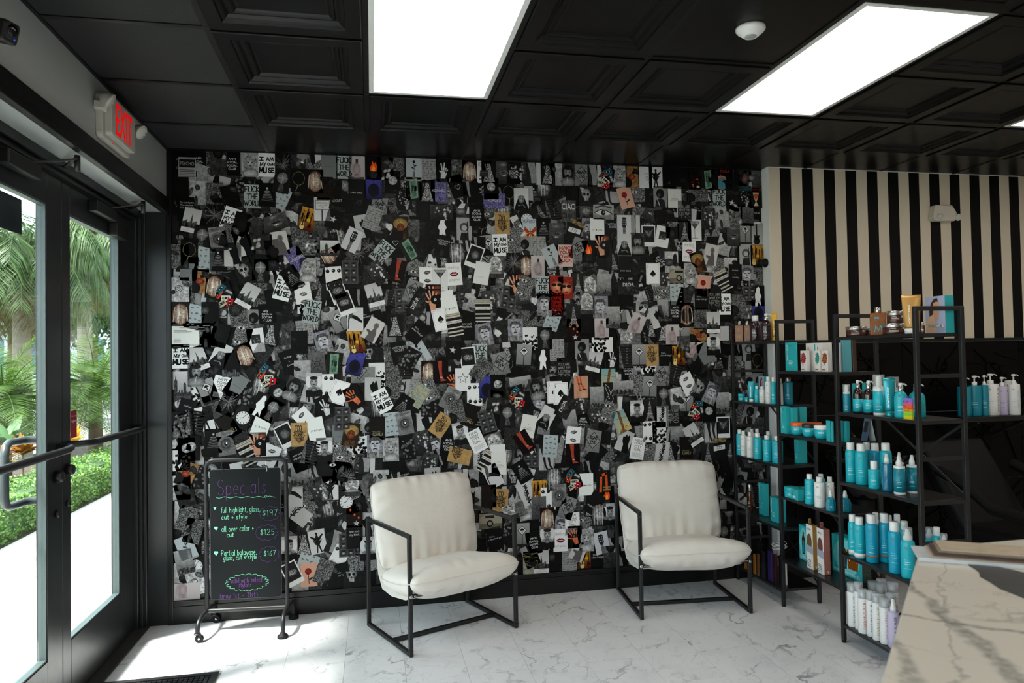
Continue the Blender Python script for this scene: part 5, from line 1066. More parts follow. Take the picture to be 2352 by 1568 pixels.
 (2.794,0.195,0,'photo',0),(2.240,0.169,0,'mapc',0),(2.188,0.402,0,'umbrella',0),(2.410,0.752,0,'hairbw',0),(2.135,0.558,15,'smokegirl',1),(0.087,0.290,0,'photolight',0),
 (0.169,0.337,0,'clock',0),(0.172,0.240,15,'smiley',0),(0.113,0.183,0,'perfume',1),(0.067,1.199,0,'rocks',0),(0.076,1.116,0,'photo',0),(0.135,1.197,15,'moviecard',0),
 (0.124,1.042,0,'moon',0),(0.065,0.992,0,'crowd',0),(0.103,0.897,-25,'tanflower',0),(0.064,0.817,0,'photolight',0),(0.112,0.773,15,'photo',0),(0.121,0.628,-20,'glitterphoto',0),
 (0.160,0.553,-15,'glitterphoto',0),(0.120,0.452,20,'rosevase',0),(0.090,0.372,10,'city',0),
]
GEN = ['photo']*9+['photodark']*9+['photolight']*3+['black']*3+['glitterphoto']*3+['glitter', 'glitterdark', 'smoke', 'smoke', 'eyes', 'city', 'portrait', 'afro', 'moviecard', 'ribs', 'secretcard', 'brown', 'spark', 'strip', 'monkey', 'girlmask', 'photo', 'photodark', 'hairbw', 'legbw', 'dress', 'skull', 'stars', 'pills', 'disco', 'lipsbw', 'statue', 'tower', 'rocks', 'heeldark', 'chain', 'antisocial', 'nygirl', 'marblebw', 'crowd', 'deadend', 'umbrella', 'sketch', 'catsil', 'catsil', 'stockings', 'feather']
WX0, WX1, WZ0, WZ1 = 0.046, 3.978, 0.141, 2.868
cards = []      # (x, z, rot, motif, land, seed)
rr = random.Random(21)
z = WZ0+0.05; row = 0
while z < WZ1+0.02:
    x = WX0+0.03+(0.045 if row % 2 else 0)
    while x < WX1+0.02:
        edge = z < WZ0+0.11 or x > WX1-0.1 or x < WX0+0.08
        rot = rr.uniform(-3, 3) if edge else rr.choice((0, 0, 1))*rr.gauss(0, 14)+rr.gauss(0, 8)
        cards.append((x+rr.uniform(-.018, .018), z+rr.uniform(-.025, .025), rot, rr.choice(GEN), rr.random() < .16 and not edge, rr.randint(0, 11))); x += 0.088
    z += 0.118; row += 1
rr.shuffle(cards)
top = []; x = WX0+0.05
while x < WX1:                       # straight row along the ceiling
    top.append((x, WZ1-0.072, 0, rr.choice(GEN), False, rr.randint(0, 11))); x += 0.1005
n_fill = len(cards); cards += top
cards += [(x, z, r_, mo, la, 3+i % 7) for i, (x, z, r_, mo, la) in enumerate(PLACED)]
protos = {}
def proto(mo, la, sd):
    if mo not in ('photo', 'photolight', 'photodark', 'glitterphoto', 'smoke', 'city', 'brown', 'marblebw', 'spark'): sd = 3
    k = (mo, bool(la), sd)
    if k not in protos:
        C = Card(la); MO[mo](C, sd); protos[k] = [C.mesh(mo), None]
    return protos[k]
# stack the prints: each lies one layer above whatever it overlaps
cells = {}; placed = []
LAY = 0.00115
def box_of(c):
    w, h = (0.148, 0.1) if c[4] else (0.1, 0.148)
    if c[3] == 'certificate': w, h = 0.222, 0.15
    return w, h
for c in cards:
    w, h = box_of(c); a = R(c[2]); ex = abs(w/2*math.cos(a))+abs(h/2*math.sin(a)); ez = abs(w/2*math.sin(a))+abs(h/2*math.cos(a))
    # keep every print inside the papered area
    x = min(max(c[0], WX0+ex), WX1-ex); z = min(max(c[1], WZ0+ez), WZ1-ez)
    ks = [(i, j) for i in range(int((x-ex)/0.02), int((x+ex)/0.02)+1) for j in range(int((z-ez)/0.02), int((z+ez)/0.02)+1)]
    ca, sa = math.cos(a), math.sin(a); ks2 = []
    for i, j in ks:
        dx, dz = i*0.02+0.01-x, j*0.02+0.01-z
        if abs(dx*ca+dz*sa) <= w/2+0.012 and abs(-dx*sa+dz*ca) <= h/2+0.012: ks2.append((i, j))
    lay = max([cells.get(k, -1) for k in ks2] or [-1])+1
    lay = min(lay, 17)
    for k in ks2: cells[k] = lay
    placed.append((x, z, a, c, lay))
# visible area ranking: count cells where the print is uppermost
owner = {}
for idx, (x, z, a, c, lay) in enumerate(placed):
    w, h = box_of(c); ca, sa = math.cos(a), math.sin(a)
    for i in range(int((x-.1)/0.02), int((x+.1)/0.02)+1):
        for j in range(int((z-.1)/0.02), int((z+.1)/0.02)+1):
            dx, dz = i*0.02+0.01-x, j*0.02+0.01-z
            if abs(dx*ca+dz*sa) <= w/2 and abs(-dx*sa+dz*ca) <= h/2:
                o_ = owner.get((i, j))
                if o_ is None or placed[o_][4] <= lay: owner[(i, j)] = idx
vis = [0]*len(placed)
for v_ in owner.values(): vis[v_] += 1
rank = sorted(range(len(placed)), key=lambda i: -vis[i]); solo = set(rank[:300])
rest_v, rest_f, rest_c = [], [], []
for idx, (x, z, a, c, lay) in enumerate(placed):
    if vis[idx] == 0: continue
    pr_ = proto(c[3], c[4], c[5]); v, f, col = pr_[0]; y = -0.0006-lay*LAY; k = 1.5 if c[3] == 'certificate' else 1.0
    if idx in solo:
        if pr_[1] is None: pr_[1] = card_mesh('photo_print', v, f, col)
        o = inst('photo_print', pr_[1], wb, (x, y, z), (0, -a, 0)); o.scale = (k, 1, k)
    else:
        ca, sa = math.cos(a), math.sin(a); b = len(rest_v)
        rest_v += [(x+ca*p_[0]-sa*p_[2], y+p_[1], z+sa*p_[0]+ca*p_[2]) for p_ in v]; rest_f += [tuple(i+b for i in t) for t in f]; rest_c += col
o = inst('photo_prints_between', card_mesh('photo_prints_between', rest_v, rest_f, rest_c), wb); o['kind'] = 'stuff'

# ================================================================ armchairs
def fabric(name, col):
    m = bpy.data.materials.new(name); m.use_nodes = True; nt = m.node_tree; N = nt.nodes; L = nt.links; p = N['Principled BSDF']
    tc = N.new('ShaderNodeTexCoord'); n1 = N.new('ShaderNodeTexNoise'); n1.inputs['Scale'].default_value = 9; n1.inputs['Detail'].default_value = 5; L.new(tc.outputs['Object'], n1.inputs['Vector'])
    wv = N.new('ShaderNodeTexNoise'); wv.inputs['Scale'].default_value = 420; L.new(tc.outputs['Object'], wv.inputs['Vector'])
    mx = N.new('ShaderNodeMixRGB'); c = lin(col); mx.inputs[1].default_value = (*[x*0.93 for x in c], 1); mx.inputs[2].default_value = (*[min(1, x*1.04) for x in c], 1); L.new(n1.outputs[0], mx.inputs[0]); L.new(mx.outputs[0], p.inputs['Base Color'])
    b = N.new('ShaderNodeBump'); b.inputs['Strength'].default_value = 0.25; b.inputs['Distance'].default_value = 0.001; L.new(wv.outputs[0], b.inputs['Height'])
    b2 = N.new('ShaderNodeBump'); b2.inputs['Strength'].default_value = 0.5; b2.inputs['Distance'].default_value = 0.012; L.new(n1.outputs[0], b2.inputs['Height']); L.new(b.outputs[0], b2.inputs['Normal'])
    L.new(b2.outputs[0], p.inputs['Normal']); p.inputs['Roughness'].default_value = 0.85; p.inputs['Sheen Weight'].default_value = 0.15
    MATS[name] = m; return m
M_linen = fabric('cream_linen', (0.87, 0.845, 0.81))
def cushion(path, halfw, halft, seed, wr_end=0.0075, nu=60, nv=40, bulge=1.0, wscale=None):
    """pillow swept along path (y,z centre line); x across; puffy with gathered creases along the seams"""
    rr = random.Random(seed); ph = [rr.uniform(0, 6.28) for _ in range(8)]
    n = len(path)-1
    def P(t):
        s = t*n; i = min(int(s), n-1); f = s-i
        # Catmull-Rom for smooth centre line
        p0, p1, p2, p3 = path[max(i-1, 0)], path[i], path[i+1], path[min(i+2, n)]
        return tuple(0.5*((2*b)+(-a+c)*f+(2*a-5*b+4*c-d)*f*f+(-a+3*b-3*c+d)*f**3) for a, b, c, d in zip(p0, p1, p2, p3))
    plen = sum(math.hypot(b[0]-a[0], b[1]-a[1]) for a, b in zip(path[:-1], path[1:]))
    V = []; F = []
    def prof(q, e=2.6): return max(0.0, 1-abs(q)**e)**0.5
    idx = {}
    for side in (1, -1):
        for j in range(nv+1):
            t = j/nv; v = 2*t-1
            a = P(max(t-0.01, 0)); b = P(min(t+0.01, 1)); ty, tz = b[0]-a[0], b[1]-a[1]; l = math.hypot(ty, tz) or 1; ny, nz = -tz/l, ty/l
            cy_, cz_ = P(t)
            for i in range(nu+1):
                u = 2*i/nu-1
                rim = i in (0, nu) or j in (0, nv)
                if rim and side == -1: idx[(side, i, j)] = idx[(1, i, j)]; continue
                # rounded-corner outline
                rc = 0.14; uu, vv = u, v
                sx = 1-0.075*abs(v)**5; sv = 1-0.085*abs(u)**5
                th = halft*prof(u, 3.4)*prof(v, 3.0)
                eu, ev = 1-abs(u), 1-abs(v)
                cr = wr_end*(math.exp(-ev/0.22)*(math.sin(17*u+ph[0]+2*math.sin(5*u+ph[1]))+0.6*math.sin(31*u+ph[2]))+0.8*math.exp(-eu/0.18)*(math.sin(15*v+ph[3]+1.5*math.sin(4*v+ph[4]))+0.5*math.sin(27*v+ph[5])))*min(1, 9*min(eu, ev)+0.15)
                lump = 0.006*math.sin(3.1*u+ph[6])*math.sin(2.7*v+ph[7])*prof(u)*prof(v)
                d = side*th*(bulge if side > 0 else 1.0)+cr*(1 if side > 0 else 0.6)+lump
                w = halfw*(wscale(t) if wscale else 1)
                idx[(side, i, j)] = len(V); V.append((u*w*sx, cy_+ny*d-(b[0]-a[0])/l*(1-sv)*plen/2*v, cz_+nz*d-(b[1]-a[1])/l*(1-sv)*plen/2*v))
    for side in (1, -1):
        for j in range(nv):
            for i in range(nu):
                q = (idx[(side, i, j)], idx[(side, i+1, j)], idx[(side, i+1, j+1)], idx[(side, i, j+1)]); F.append(q if side > 0 else tuple(reversed(q)))
    mb = MB(); mb.add(V, F, 0, True); rim = [V[idx[(1, i, 0)]] for i in range(nu+1)]+[V[idx[(1, nu, j)]] for j in range(1, nv+1)]+[V[idx[(1, i, nv)]] for i in range(nu-1, -1, -1)]+[V[idx[(1, 0, j)]] for j in range(nv-1, -1, -1)]
    return mb, rim
CW, CD, CH, TB = 0.348, 0.285, 0.640, 0.011
def armchair(label, loc, rz, seed):
    t = thing('armchair', label, 'armchair', loc, rz, 'cream sling armchairs')
    b = TB
    for s in (-1, 1):
        x = s*(CW-b)
        fr = bpy.data.objects.new('side_frame', None)
        def tubebox(name, p, q, par=t): return bev(MB().bar(p, q, 2*b, 2*b, up=(1, 0, 0)).build(name, M_frame, par), 0.004)
        tubebox('front_leg', (x, -CD+b, 0.002), (x, -CD+b, CH)); tubebox('rear_leg', (x, CD-b, 0.002), (x, CD-b, CH))
        tubebox('arm_rail', (x, -CD+2*b, CH-b), (x, CD-2*b, CH-b)); tubebox('floor_rail', (x, -CD+2*b, b+0.002), (x, CD-2*b, b+0.002))
        for yy, zz in ((-CD+b, 0.315),):
            MB().lathe([(0.001, 0.006), (0.007, 0.006), (0.010, 0.003), (0.010, 0.0)], 12, axis='y').build('bolt', M_chrome, t, (x, yy-b, zz)).rotation_euler = (0, 0, math.pi)
        for zz in (0.04, CH-0.03): MB().lathe([(0.001, 0.005), (0.006, 0.005), (0.008, 0.0)], 8, axis='y').build('bolt', M_frame, t, (x, -CD, zz)).rotation_euler = (0, 0, math.pi)
    bev(MB().bar((-CW+2*b, -0.04, b+0.002), (CW-2*b, -0.04, b+0.002), 0.026, 0.02, up=(0, 0, 1)).build('cross_rail', M_frame, t), 0.003)
    bev(MB().bar((-CW+2*b, -CD+b, 0.315), (CW-2*b, -CD+b, 0.315), 0.018).build('seat_rail', M_frame, t), 0.003)
    bev(MB().bar((-CW+2*b, CD-b, 0.60), (CW-2*b, CD-b, 0.60), 0.018).build('back_rail', M_frame, t), 0.003)
    # sling of the same linen that carries the cushions
    sl = [(-0.30, 0.325), (-0.18, 0.272), (0.0, 0.248), (0.12, 0.258), (0.175, 0.33), (0.205, 0.46), (0.235, 0.60)]
    mb = MB(); n = len(sl); th = 0.006
    V = [(x, y+dy, z+dz) for x in (-0.318, 0.318) for (y, z) in sl for dy, dz in ((0, 0), (0.003, -th))]
    f = []
    for i in range(n-1):
        a = 2*i; f += [(a, a+2, 2*n+a+2, 2*n+a), (a+1, 2*n+a+1, 2*n+a+3, a+3), (a, a+1, a+3, a+2), (2*n+a, 2*n+a+2, 2*n+a+3, 2*n+a+1)]
    mb.add(V, f, 0, True); mb.build('sling', M_linen, t)
    def edge_w(tt): return 0.93+0.07*min(1, max(0, (tt-0.45)/0.4))
    sm, rim = cushion([(0.175, 0.315), (0.10, 0.312), (-0.02, 0.322), (-0.15, 0.345), (-0.27, 0.378), (-0.345, 0.392)], 0.352, 0.094, seed, bulge=1.12, wscale=edge_w)
    so = subd(sm.build('seat_cushion', M_linen, t)); MB().tube(rim+[rim[0]], 0.0022, 6, caps=False).build('piping', M_linen, so)
    bm_, rim = cushion([(0.115, 0.345), (0.150, 0.46), (0.180, 0.58), (0.212, 0.70), (0.238, 0.80), (0.25, 0.852)], 0.338, 0.082, seed+5, wr_end=0.013, bulge=1.1)
    bo = subd(bm_.build('back_cushion', M_linen, t)); MB().tube(rim+[rim[0]], 0.0022, 6, caps=False).build('piping', M_linen, bo)
    return t
armchair('cream cushioned armchair with black frame turned toward the shelves, beside the chalkboard', (1.614, -0.435, 0), R(23.4), 4)
armchair('cream cushioned armchair with black frame standing beside the black product shelves', (3.142, -0.357, 0), R(-4.8), 9)

# ================================================================ chalkboard on a wheeled stand
t = thing('chalkboard_stand', 'black chalkboard of salon specials hanging in a rolling tube frame', 'chalkboard', (0.497, -0.207, 0), R(-5.2))
W2 = 0.228; r_ = 0.0125
top = [(-W2, 0, 0.118), (-W2, 0, 0.95)]+[(x, 0, z) for x, z in arc(-W2+0.045, 0.95, 0.045, 180, 90, 6)[1:]]+[(x, 0, z) for x, z in arc(W2-0.045, 0.95, 0.045, 90, 0, 6)]+[(W2, 0, 0.118)]
MB().tube(top, r_, 12).build('hoop_frame', M_frame, t)
MB().tube([(-W2, 0, 0.122), (W2, 0, 0.122)], r_, 12).build('cross_tube', M_frame, t)
for s in (-1, 1):
    zf = 0.052 if s < 0 else 0.022
    for d in (-1, 1):
        MB().tube([(s*W2, 0, 0.122), (s*(W2+0.002), d*0.06, 0.122), (s*(W2+0.003), d*0.10, 0.118), (s*(W2+0.004), d*0.135, 0.105), (s*(W2+0.005), d*0.150, 0.082), (s*(W2+0.005), d*0.153, zf)], r_, 12).build('leg', M_frame, t)
        lx, ly = s*(W2+0.005), d*0.153
        if s < 0:
            c = MB(); c.lathe([(0.012, 0.052), (0.019, 0.050), (0.019, 0.044), (0.012, 0.042)], 14, (lx, ly, 0)); c.bar((lx, ly, 0.046), (lx+0.012, ly-0.006, 0.022), 0.02, 0.012)
            co = c.build('caster', M_frame, t)
            MB().lathe([(0.004, -0.009), (0.021, -0.009), (0.0235, -0.006), (0.0235, 0.006), (0.021, 0.009), (0.004, 0.009)], 18, (lx+0.012, ly-0.006, 0.0236), axis='y').build('wheel', M_blackmatte, co)
            MB().lathe([(0.002, -0.011), (0.006, -0.011), (0.006, 0.011)], 10, (lx+0.012, ly-0.006, 0.0236), axis='y').build('hub', M_chrome, co)
        else: MB().lathe([(0.030, 0.0), (0.031, 0.010), (0.027, 0.016), (0.016, 0.020), (0.015, 0.03)], 18, (lx, ly, 0.0005)).build('rubber_foot', M_blackmatte, t)
M_slate = mat('chalkboard_slate', (0.065, 0.077, 0.085), 0.7, var=0.3, scale=6, spec=0.15)
bx0, bx1, bz0, bz1 = -0.204, 0.196, 0.186, 0.940
mbd = MB(); mbd.prism(arc(bx0+.012, bz0+.012, .012, 180, 270, 3)+arc(bx1-.012, bz0+.012, .012, 270, 360, 3)+arc(bx1-.012, bz1-.012, .012, 0, 90, 3)+arc(bx0+.012, bz1-.012, .012, 90, 180, 3), -0.006, 0.0, 'y')
bd = mbd.build('board', M_slate, t)
MB().prism(arc(bx0+.012, bz0+.012, .0135, 180, 270, 3)+arc(bx1-.012, bz0+.012, .0135, 270, 360, 3)+arc(bx1-.012, bz1-.012, .0135, 0, 90, 3)+arc(bx0+.012, bz1-.012, .0135, 90, 180, 3), -0.0045, -0.0015, 'y').build('board_edge', mat('board_edge', (0.42, 0.44, 0.44), 0.5), bd)
for hx in (-0.133, 0.118): MB().tube([(hx, 0.0, 0.985), (hx-0.004, -0.012, 0.972), (hx, -0.008, 0.945), (hx+0.003, -0.004, 0.925), (hx, -0.0075, 0.920)], 0.0022, 6).build('hook', M_chrome if hx > 0 else M_frame, t)
M_cg = mat('chalk_green', (0.48, 0.80, 0.66), 0.9, var=0.25, scale=300); M_cp = mat('chalk_purple', (0.37, 0.20, 0.46), 0.9, var=0.25, scale=300)
KX = (bx1-bx0)/573.0; KZ = (bz1-bz0)/1010.0
def bp(x, y): return (bx0+(x-172)*KX, bz1-(y-155)*KZ)
def chalk(name, lines, w, mt):
    w *= 0.72
    v, f = ribbons(lines, w); MB().add([(x, -0.0066, z) for x, z in v], f).build(name, mt, bd)
def wr(txt, x0, x1, ybase, hpx, mt, w=0.0026, seed=1):
    ls, tw = stroke_lines(txt, 0.2, 0.03, seed); (ax, az), (bx_, _) = bp(x0, ybase), bp(x1, ybase); k = (bx_-ax)/tw
    chalk('chalk_lettering', [[(ax+px*k, az+py*hpx*KZ) for px, py in l] for l in ls], w, mt)
def cloud(x0, x1, y0, y1, n, mt, w=0.0019):
    cx, cy_, rx, ry = (x0+x1)/2, (y0+y1)/2, (x1-x0)/2, (y1-y0)/2; pts = []
    for k in range(n):
        a0, a1 = 2*math.pi*k/n, 2*math.pi*(k+1)/n
        for q in range(6):
            a = a0+(a1-a0)*q/6; b = 1+0.17*math.sin(math.pi*q/6); pts.append(bp(cx+rx*0.9*b*math.cos(a), cy_-ry*0.9*b*math.sin(a)))
    chalk('chalk_cloud', [pts+[pts[0]]], w, mt)
wr('Specials', 232, 626, 352, 118, M_cp, 0.0028, 3)
chalk('chalk_underline', [[bp(222+k*16, 372+5*math.sin(k*1.1)+k*0.3) for k in range(31)], [bp(612, 384), bp(622, 368)], [bp(624, 386), bp(634, 370)]], 0.0026, M_cg)
wr('full highlight, gloss,', 260, 578, 492, 42, M_cg, 0.0026, 4); wr('cut + style', 264, 470, 545, 36, M_cg, 0.0026, 5)
wr('all over color +', 264, 525, 640, 42, M_cg, 0.003, 6); wr('cut', 306, 360, 682, 36, M_cg, 0.003, 7)
wr('Partial balayage,', 260, 545, 826, 42, M_cg, 0.003, 8); wr('gloss, cut + style', 276, 548, 862, 38, M_cg, 0.0028, 9)
wr('$197', 596, 716, 528, 44, M_cg, 0.0022, 10); wr('$125', 576, 692, 676, 42, M_cg, 0.0022, 11); wr('$167', 604, 700, 842, 40, M_cg, 0.0022, 12)
cloud(572, 738, 455, 566, 11, M_cp); cloud(538, 722, 600, 720, 11, M_cp); cloud(566, 728, 770, 890, 9, M_cp)
cloud(298, 636, 978, 1106, 19, M_cg, 0.0022)
wr('valid with select', 332, 590, 1042, 36, M_cp, 0.003, 13); wr('stylists', 398, 500, 1076, 34, M_cp, 0.003, 14); wr('(may 1st - 31st)', 246, 550, 1158, 40, M_cp, 0.003, 15)
for hx, hy, hs in ((210, 455, 12), (218, 612, 16), (217, 805, 19)):
    hp = [(0, -1), (-.75, -.1), (-.95, .45), (-.6, .85), (-.2, .8), (0, .45), (.25, .85), (.65, .8), (.95, .4), (.7, -.15)]
    q = [bp(hx+a*hs, hy-b*hs) for a, b in hp]; MB().add([(x, -0.0067, z) for x, z in q], [tuple(range(len(q)))]).build('chalk_heart', M_cg, bd)

# ================================================================ exit sign with lamp heads (entrance wall)
t = thing('exit_sign', 'white emergency EXIT sign with red letters and two lamp heads above the doors', 'exit sign', (LWX, -0.955, 2.705))
M_sign = mat('sign_white', (0.74, 0.73, 0.69), 0.5); M_red = mat('exit_red', (0.85, 0.05, 0.05), 0.4, emit=(0.95, 0.02, 0.02), es=0.55)
def rrect(y0, y1, z0, z1, r): return arc(y0+r, z0+r, r, 180, 270, 4)+arc(y1-r, z0+r, r, 270, 360, 4)+arc(y1-r, z1-r, r, 0, 90, 4)+arc(y0+r, z1-r, r, 90, 180, 4)
bev(MB().prism(rrect(-0.19, 0.19, -0.105, 0.105, 0.025), 0.0, 0.03, 'x').prism(rrect(-0.165, 0.165, -0.085, 0.095, 0.02), 0.03, 0.062, 'x').build('housing', M_sign, t), 0.004)
v, f, w = font_mesh('EXIT'); kz, ky = 0.150, 0.225/font_mesh('EXIT')[2]
ex = MB()
for d_ in (-0.0035, 0.0, 0.0035): ex.add([(0.0626+d_*0.02, (a-w/2)*ky+d_, b*kz-0.07) for a, b in v], f)
ex.build('letters', M_red, t)
def lamp_head(par, y, z, x=0.06, tilt=35):
    o = MB().lathe([(0.012, -0.045), (0.028, -0.03), (0.036, -0.005), (0.038, 0.0), (0.035, 0.003), (0.030, 0.001)], 18, axis='x').build('lamp_head', M_sign, par, (x, y, z)); o.rotation_euler = (0, R(tilt), 0)
    MB().lathe([(0.002, 0.006), (0.02, 0.005), (0.033, 0.0015), (0.033, 0.0005)], 18, axis='x').build('lens', mat('lamp_lens', (0.75, 0.75, 0.72), 0.12), o)
    return o
for s in (-1, 1):
    MB().bar((0.015, s*0.17, 0.03), (0.03, s*0.215, 0.035), 0.05, 0.03).build('lamp_arm', M_sign, t); lamp_head(t, s*0.222, 0.045, 0.075, 30).rotation_euler = (0, R(32), R(-s*12))
MB().lathe([(0.003, 0.0), (0.003, 0.003)], 8, (0.04, -0.09, -0.108)).build('indicator', M_red, t)
# emergency light on the striped wall
t = thing('emergency_light', 'white twin-lamp emergency light mounted on the striped wall', 'emergency light', (5.365, SY-0.001, 2.572))
M_cr = mat('fixture_cream', (0.78, 0.75, 0.70), 0.5)
def prY(poly, a0, a1): return MB().prism(poly, a0, a1, 'y')
hous = arc(-0.075, -0.03, 0.032, 180, 270, 4)+arc(0.06, -0.03, 0.032, 270, 360, 4)+[(0.092, 0.0)]+arc(0.045, 0.035, 0.02, 20, 90, 3)+arc(-0.075, 0.035, 0.02, 90, 170, 3)
bev(prY(hous, -0.06, 0.0).build('housing', M_cr, t), 0.008, 3)
for s in (-0.055, 0.098):
    o = MB().lathe([(0.008, 0.03), (0.02, 0.02), (0.026, 0.0), (0.024, -0.004), (0.020, -0.002)], 16, axis='y').build('lamp_head', M_cr, t, (s, -0.066, -0.035)); o.rotation_euler = (R(25), 0, 0)
    MB().lathe([(0.002, -0.006), (0.014, -0.005), (0.022, -0.001), (0.022, 0.0)], 16, axis='y').build('lens', mat('lamp_lens', (0.75, 0.75, 0.72), 0.12), o)
MB().lathe([(0.003, 0.0), (0.003, 0.003)], 8, (0.0, -0.035, -0.066)).build('indicator', mat('led_green', (0.2, 0.8, 0.3), 0.3, emit=(0.2, 0.9, 0.3), es=0.6), t)
# occupancy sensor on the flat ceiling tile
t = thing('ceiling_sensor', 'round white motion sensor on a flat black ceiling tile', 'sensor', (2.745, -2.05, H+0.003))
MB().lathe([(0.058, 0.0), (0.058, -0.010), (0.052, -0.018), (0.032, -0.034), (0.027, -0.038), (0.024, -0.036)], 32).build('housing', M_white, t)
MB().lathe([(0.023, -0.030), (0.022, -0.039), (0.014, -0.043), (0.003, -0.044)], 24).build('lens', mat('sensor_lens', (0.55, 0.57, 0.57), 0.12), t)
# security camera at the left edge
t = thing('security_camera', 'small black security camera on the wall above the entrance', 'security camera', (LWX, -2.17, 2.625))
MB().lathe([(0.03, 0.0), (0.03, 0.012), (0.012, 0.016), (0.010, 0.05)], 16, axis='x').build('mount', M_frame, t)
o = bev(MB().box(-0.028, 0.04, -0.032, 0.032, -0.034, 0.034).build('body', M_black, t), 0.012, 3); o.location = (0.085, 0.0, -0.005); o.rotation_euler = (0, R(15), R(-20))
MB().lathe([(0.003, 0.0), (0.018, 0.0), (0.020, -0.004)], 16, axis='x').build('lens', mat('camera_lens', (0.03, 0.03, 0.06), 0.08), o, (0.043, 0, 0.008))
MB().lathe([(0.002, 0.0), (0.002, 0.002)], 8, axis='x').build('status_light', mat('led_blue', (0.2, 0.3, 0.9), 0.3, emit=(0.2, 0.3, 1), es=1.0), o, (0.041, 0.012, -0.018))
# booking sticker on the right door glass
t = thing('window_sticker', 'small dark red booking sticker on the right door glass', 'sticker', (DX-0.0165, -0.893, 1.285))
MB().box(0, 0.0006, -0.036, 0.036, -0.065, 0.065).build('red_field', mat('sticker_red', (0.52, 0.08, 0.14), 0.5), t)
M_stw = mat('sticker_white', (0.9, 0.88, 0.88), 0.5)
for txt, zz, hh, ww in (('book us on', 0.035, 0.008, 0.052), ('vagaro', 0.010, 0.014, 0.058)):
    v, f, w = font_mesh(txt); MB().add([(0.0009, -(a-w/2)*0+(a-w/2)*ww/w, b*hh+zz) for a, b in v], f).build('lettering', M_stw, t)
# door mat
t = thing('door_mat', 'black ribbed rubber door mat at the entrance, cut by the bottom edge', 'door mat', (0.06, -1.45, 0.0005))
MB().prism([(-0.36, -0.65), (0.395, -0.65), (0.395, 0.66), (-0.36, 0.66)], 0, 0.004).build('backing', M_blackmatte, t)
rim = MB(); rim.box(-0.36, 0.395, 0.63, 0.66, 0.004, 0.010); rim.box(0.365, 0.395, -0.65, 0.63, 0.004, 0.010); rim.build('border', mat('mat_rubber', (0.13, 0.135, 0.14), 0.5, bump=0.3), t)
nub = MB()
for i in range(29):
    for j in range(10): nub.box(-0.345+i*0.0245, -0.327+i*0.0245, 0.60-j*0.0245, 0.618-j*0.0245, 0.004, 0.009)
o = nub.build('tread_blocks', mat('mat_rubber', (0.13, 0.135, 0.14), 0.5), t); o['kind'] = 'stuff'
# thermostat-like black speaker on the wall edge by the stripes
t = thing('wall_hook', 'small round black knob mounted on the edge of the striped wall', 'knob', (3.98, -0.05, 2.205))
MB().lathe([(0.03, 0.0), (0.032, -0.01), (0.022, -0.02), (0.02, -0.04), (0.026, -0.05), (0.02, -0.058)], 16, axis='x').build('knob', M_blackmatte, t)

# ================================================================ reception counter (foreground right)
M_ctr = marble('counter_marble', (0.77, 0.745, 0.70), (0.40, 0.40, 0.38), 2.6, 0.012, 0.22, cloud=0.06, rotz=-0.55, lines=[((2.40, -3.25), (2.16, -3.82), 0.034, 0.016, 0.7), ((2.20, -3.39), (2.33, -3.51), 0.012, 0.010, 0.7), ((2.14, -3.52), (1.98, -3.80), 0.035, 0.012, 0.6), ((2.62, -3.10), (2.36, -3.40), 0.006, 0.02, 0.45)])
CZ = 1.05
P0, P1, P2 = (2.627, -3.02), (4.10, -2.985), (1.80, -3.874)
poly = [P0, P1, (4.3, -4.4), (2.3, -4.4)]
def rounded(poly, rad):
    out = []
    for i in range(len(poly)):
        p, c, n_ = Vector(poly[i-1]), Vector(poly[i]), Vector(poly[(i+1) % len(poly)]); a = (p-c).normalized(); b = (n_-c).normalized()
        for k in range(6): tt = k/5; q = (c+a*rad)*(1-tt)**2+2*c*tt*(1-tt)+(c+b*rad)*tt*tt; out.append((q.x, q.y))
    return out
poly = [P0, P1, (4.10, -4.20), (2.35, -4.20), P2]
t = thing('reception_counter', 'marble reception counter with an angled corner in the right foreground', 'counter', (0, 0, 0))
bev(MB().prism(rounded(poly, 0.03), CZ-0.04, CZ).build('countertop', M_ctr, t), 0.004)
inset = [(2.70, -3.06), (4.06, -3.03), (4.06, -4.15), (2.40, -4.15), (1.92, -3.86)]
MB().prism(inset, 0.002, CZ-0.04).build('base', mat('counter_base_black', (0.09, 0.09, 0.095), 0.4), t)
# clear brochure tray with leaflets, lying on the counter
bt = thing('brochure_tray', 'blurred stack of brochures in a clear tray on the reception counter', 'brochures', (2.567, -3.075, CZ), R(-33))
M_acr = mat('acrylic_white', (0.80, 0.82, 0.83), 0.2, alpha=0.8)
bev(MB().box(0.0, 0.48, -0.055, 0.075, 0.0004, 0.006).box(0.0, 0.48, -0.059, -0.055, 0.0004, 0.010).build('tray', M_acr, bt), 0.001)
rr = random.Random(4)
for k, (c, z0) in enumerate((((0.66, 0.60, 0.54), .0065), ((0.36, 0.28, 0.25), .0105), ((0.28, 0.22, 0.2), .0145), ((0.50, 0.44, 0.36), .0185), ((0.68, 0.62, 0.53), .0225))):
    o = MB().box(0.03+.006*k, 0.47, -0.04+.004*k, 0.07, z0, z0+0.0036).build('brochure', mat('brochure_%d' % k, c, 0.4, var=0.35, scale=40), bt); o.rotation_euler = (0, 0, R(rr.uniform(-1.5, 1.5)))
